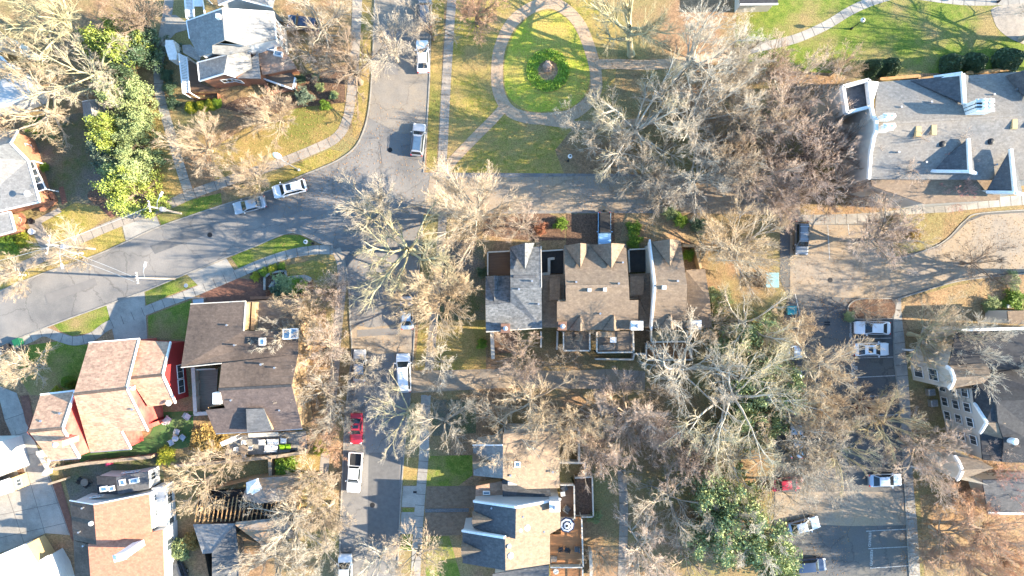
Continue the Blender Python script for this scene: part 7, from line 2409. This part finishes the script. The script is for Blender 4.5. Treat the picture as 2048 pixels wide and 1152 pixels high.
for q in ((498, 874), (556, 871)):
    w_ = P(*q, 2.5)
    b.bar((w_.x, w_.y, 0), (w_.x, w_.y, 2.42), 0.1)
tag(b.build("patio_awning", M_RAIL), "long white awning strip along the patio edge of the dark roof", "awning")
# decks
chair(1138, 676, 2.6, 0.2, "tan chair leftmost on the small rear deck", M_FENCE, w_=0.9)
chair(1158, 675, 2.6, 2.9, "tan chair rightmost on the small rear deck", M_FENCE, w_=0.9)
table(1225, 679, 2.6, 0.9, 0.8, "small square white table on the wide rear deck", M_SOFT_WHITE)
table(1212, 694, 2.6, 2.2, 0.8, "long grey table at the rail of the wide rear deck", M_WOOD, 0.05, name="deck_bench")
table(1208, 668, 2.6, 2.2, 0.8, "long tan bench against the house on the wide rear deck", M_FENCE, -0.05, name="deck_bench")
D_ARM = mat("charcoal_wicker", (0.06, 0.06, 0.062), (0.09, 0.09, 0.09), scale=6, rough=0.9)
sofa(1128, 975, 2.6, 0.9, 0.9, 0.5, "charcoal armchair at the top of the brown deck", D_ARM, 1, "outdoor_armchair")
sofa(1133, 1017, 2.6, 0.9, 0.9, 2.5, "charcoal armchair at the bottom of the brown deck", D_ARM, 1, "outdoor_armchair")
table(1125, 985, 2.6, 0.6, 0.6, "small white side table on the brown deck", M_SOFT_WHITE, 0.1)
sofa(1154, 1097, 2.6, 0.75, 0.8, -1.6, "grey armchair with white cushion on the cedar deck", D_ARM, 1, "outdoor_armchair")
sofa(1107, 1116, 2.6, 0.8, 0.9, 1.5, "grey armchair in the corner of the cedar deck", M_WOOD, 1, "outdoor_armchair")
chair(1122, 1096, 2.6, 0.3, "dark chair in the middle of the cedar deck", M_BLACK, w_=0.55)
chair(1133, 1097, 2.6, 2.8, "dark chair facing the middle of the cedar deck", M_BLACK, w_=0.55)
table(1111, 1139, 2.4, 0.8, 0.8, "round pale table on the deck at the bottom edge", M_RAIL, round_=True)
# striped umbrella
p = P(1134, 1051, 4.8)
root = thing("patio_umbrella", "navy and white striped octagonal umbrella over the cedar deck", "umbrella", (p.x, p.y, 0))
M_NAVY = mat("navy_canvas", (0.02, 0.028, 0.06), (0.025, 0.035, 0.07), scale=3, rough=0.9)
M_CANV = mat("white_canvas", (0.68, 0.68, 0.68), (0.62, 0.62, 0.62), scale=3, rough=0.9)
n8, rings, Ro = 8, 5, 1.12
for par_ in (0, 1):
    b = MB()
    for k in range(rings):
        if k % 2 != par_:
            continue
        r0_, r1_ = Ro * (rings - k) / rings, Ro * (rings - k - 1) / rings
        z0_, z1_ = 4.55 + 0.55 * k / rings, 4.55 + 0.55 * (k + 1) / rings
        for i in range(n8):
            a0, a1 = 2 * math.pi * i / n8 + 0.2, 2 * math.pi * (i + 1) / n8 + 0.2
            b.add([(p.x + math.cos(a) * r_, p.y + math.sin(a) * r_, z_) for a, r_, z_ in ((a0, r0_, z0_), (a1, r0_, z0_), (a1, max(r1_, 0.02), z1_), (a0, max(r1_, 0.02), z1_))], [(0, 1, 2, 3)])
    b.build("canopy", M_NAVY if par_ == 0 else M_CANV, root)
b = MB()
b.tube([(p.x, p.y, 2.6), (p.x, p.y, 5.15)], 0.04, 8)
b.lathe((p.x, p.y, 5.1), [(0.2, 0), (0.14, 0.1), (0.03, 0.16)], 10)
b.build("pole", M_BLACK, root)


# ------------------------------------------------------------------ bins, containers, units
def bin_(px, py, rot, label, m, lidm, sc=1.0):
    p = P(px, py)
    root = thing("wheelie_bin", label, "bin", p, None, rot)

    def loc(mb, nm, mm):
        me = bpy.data.meshes.new(nm)
        me.from_pydata(mb.v, [], mb.f)
        me.update()
        me.materials.append(mm)
        o = bpy.data.objects.new(nm, me)
        COL.objects.link(o)
        o.parent = root
    b = MB()
    w0, w1, h = 0.26 * sc, 0.34 * sc, 1.0
    b.add([(x * w, y * w * 1.1, z) for z, w in ((0.05, w0), (h, w1)) for x, y in ((-1, -1), (1, -1), (1, 1), (-1, 1))], [(3, 2, 1, 0), (4, 5, 6, 7)] + [(i, (i + 1) % 4, (i + 1) % 4 + 4, i + 4) for i in range(4)])
    loc(b, "body", m)
    b = MB()
    b.box((0, 0, h + 0.05), (0.74 * sc, 0.80 * sc, 0.09), 0, 0.03)
    loc(b, "lid", lidm)
    for s in (-1, 1):
        b = MB()
        b.tube([(-0.3 * sc, s * 0.2, 0.12), (-0.3 * sc, s * 0.3, 0.12)], 0.12, 12)
        loc(b, "wheel", C_TYRE)


M_GRNP = mat("green_plastic", (0.012, 0.11, 0.05), (0.01, 0.09, 0.04), scale=4, rough=0.5)
bin_(20, 696, 0.4, "black wheelie bin on the sidewalk at the left edge", C_TRIM, C_TRIM, 1.5)
bin_(43, 684, 0.4, "green wheelie bin beside the black one", M_GRNP, M_GRNP, 1.4)
M_TEAL = mat("teal_plastic", (0.02, 0.22, 0.26), (0.015, 0.18, 0.21), scale=4, rough=0.5)
bin_(1578, 620, 1.6, "teal bin in the shaded corner of the parking lot", M_TEAL, M_TEAL, 1.7)
p = P(1545, 560, 1.4)
root = thing("dumpster", "pale blue topped dumpster under the bright tan tree", "dumpster", (p.x, p.y, 0))
b = MB()
b.box((p.x, p.y, 0.72), (1.75, 2.1, 1.3), 0, 0.04)
b.build("bin_body", mat("dumpster_steel", (0.05, 0.16, 0.22), (0.04, 0.13, 0.18), scale=2, rough=0.6), root)
for k in (-1, 1):
    b = MB()
    b.box((p.x, p.y + k * 0.53, 1.42), (1.8, 1.03, 0.08), 0, 0.03)
    b.build("lid", mat("faded_blue_lid", (0.16, 0.42, 0.52), (0.22, 0.50, 0.58), scale=3, rough=0.6), root)
b = MB()
for s in (-1, 1):
    b.bar((p.x + s * 0.95, p.y - 0.6, 0.9), (p.x + s * 0.95, p.y + 0.6, 0.9), 0.12)
b.build("side_channel", C_TRIM, root)
for x, y, lab in ((1857, 783, "grey air conditioning unit nearer the beige pavilion wall"), (1862, 805, "grey air conditioning unit farther from the beige pavilion")):
    p = P(x, y)
    root = thing("air_conditioner", lab, "air conditioner", p)
    b = MB()
    b.box((p.x, p.y, 0.45), (0.95, 0.95, 0.9), 0.1, 0.05)
    b.build("casing", M_METAL, root)
    b = MB()
    for r_ in (0.36, 0.24, 0.12):
        b.tube([(p.x + r_ * math.cos(a), p.y + r_ * math.sin(a), 0.92) for a in [i * 0.3142 for i in range(21)]], 0.015, 4)
    b.build("fan_grille", C_TRIM, root)
b = MB()
p = P(2011, 612)
b.box((p.x, p.y, 0.45), (0.7, 0.45, 0.9), 0, 0.04)
b.box((p.x, p.y, 0.93), (0.76, 0.5, 0.06), 0, 0.02)
tag(b.build("utility_box", M_CHIMW), "small white utility box on the leafy bed at the right edge", "utility box")
b = MB()
p = P(372, 571)
b.lathe((p.x, p.y, 0), [(0.3, 0), (0.3, 0.03), (0.26, 0.04)], 16)
tag(b.build("valve_cover", M_METAL), "round pale valve cover in the green verge", "cover")
b = MB()
p = P(830, 984)
b.box((p.x, p.y, Z3 + 0.03), (0.5, 0.3, 0.04))
tag(b.build("meter_cover", M_BLACK), "small dark meter cover in the concrete apron", "cover")
for x, y, lab in ((165, 958, "dark chair at the left of the shaded round table"), (180, 966, "dark chair below the shaded round table")):
    chair(x, y, 0, 1.0, lab, M_BLACK, w_=0.6)
table(175, 962, 0, 1.1, 1.1, "dark round table in the shaded yard of the white modern house", M_WOOD, round_=True)
b = MB()
p = P(220, 925)
b.box((p.x, p.y, 0.3), (0.9, 0.7, 0.5), 0.3, 0.08)
b.box((p.x + 0.1, p.y, 0.6), (0.5, 0.5, 0.2), 0.1, 0.06)
tag(b.build("storage_box", mat("pink_plastic", (0.55, 0.05, 0.12), rough=0.5)), "pink red storage box by the fence below the red house", "box")
b = MB()
for i in range(6):
    q = P(105 + i * 1.2, 232 + i * 0.4)
    b.box((q.x, q.y, 0.3 + 0.12 * (i % 3)), (2.6, 0.2, 0.12), 0.35 + 0.03 * i)
tag(b.build("lumber_stack", M_FENCE), "stack of pale planks beside the garden shed", "lumber stack")
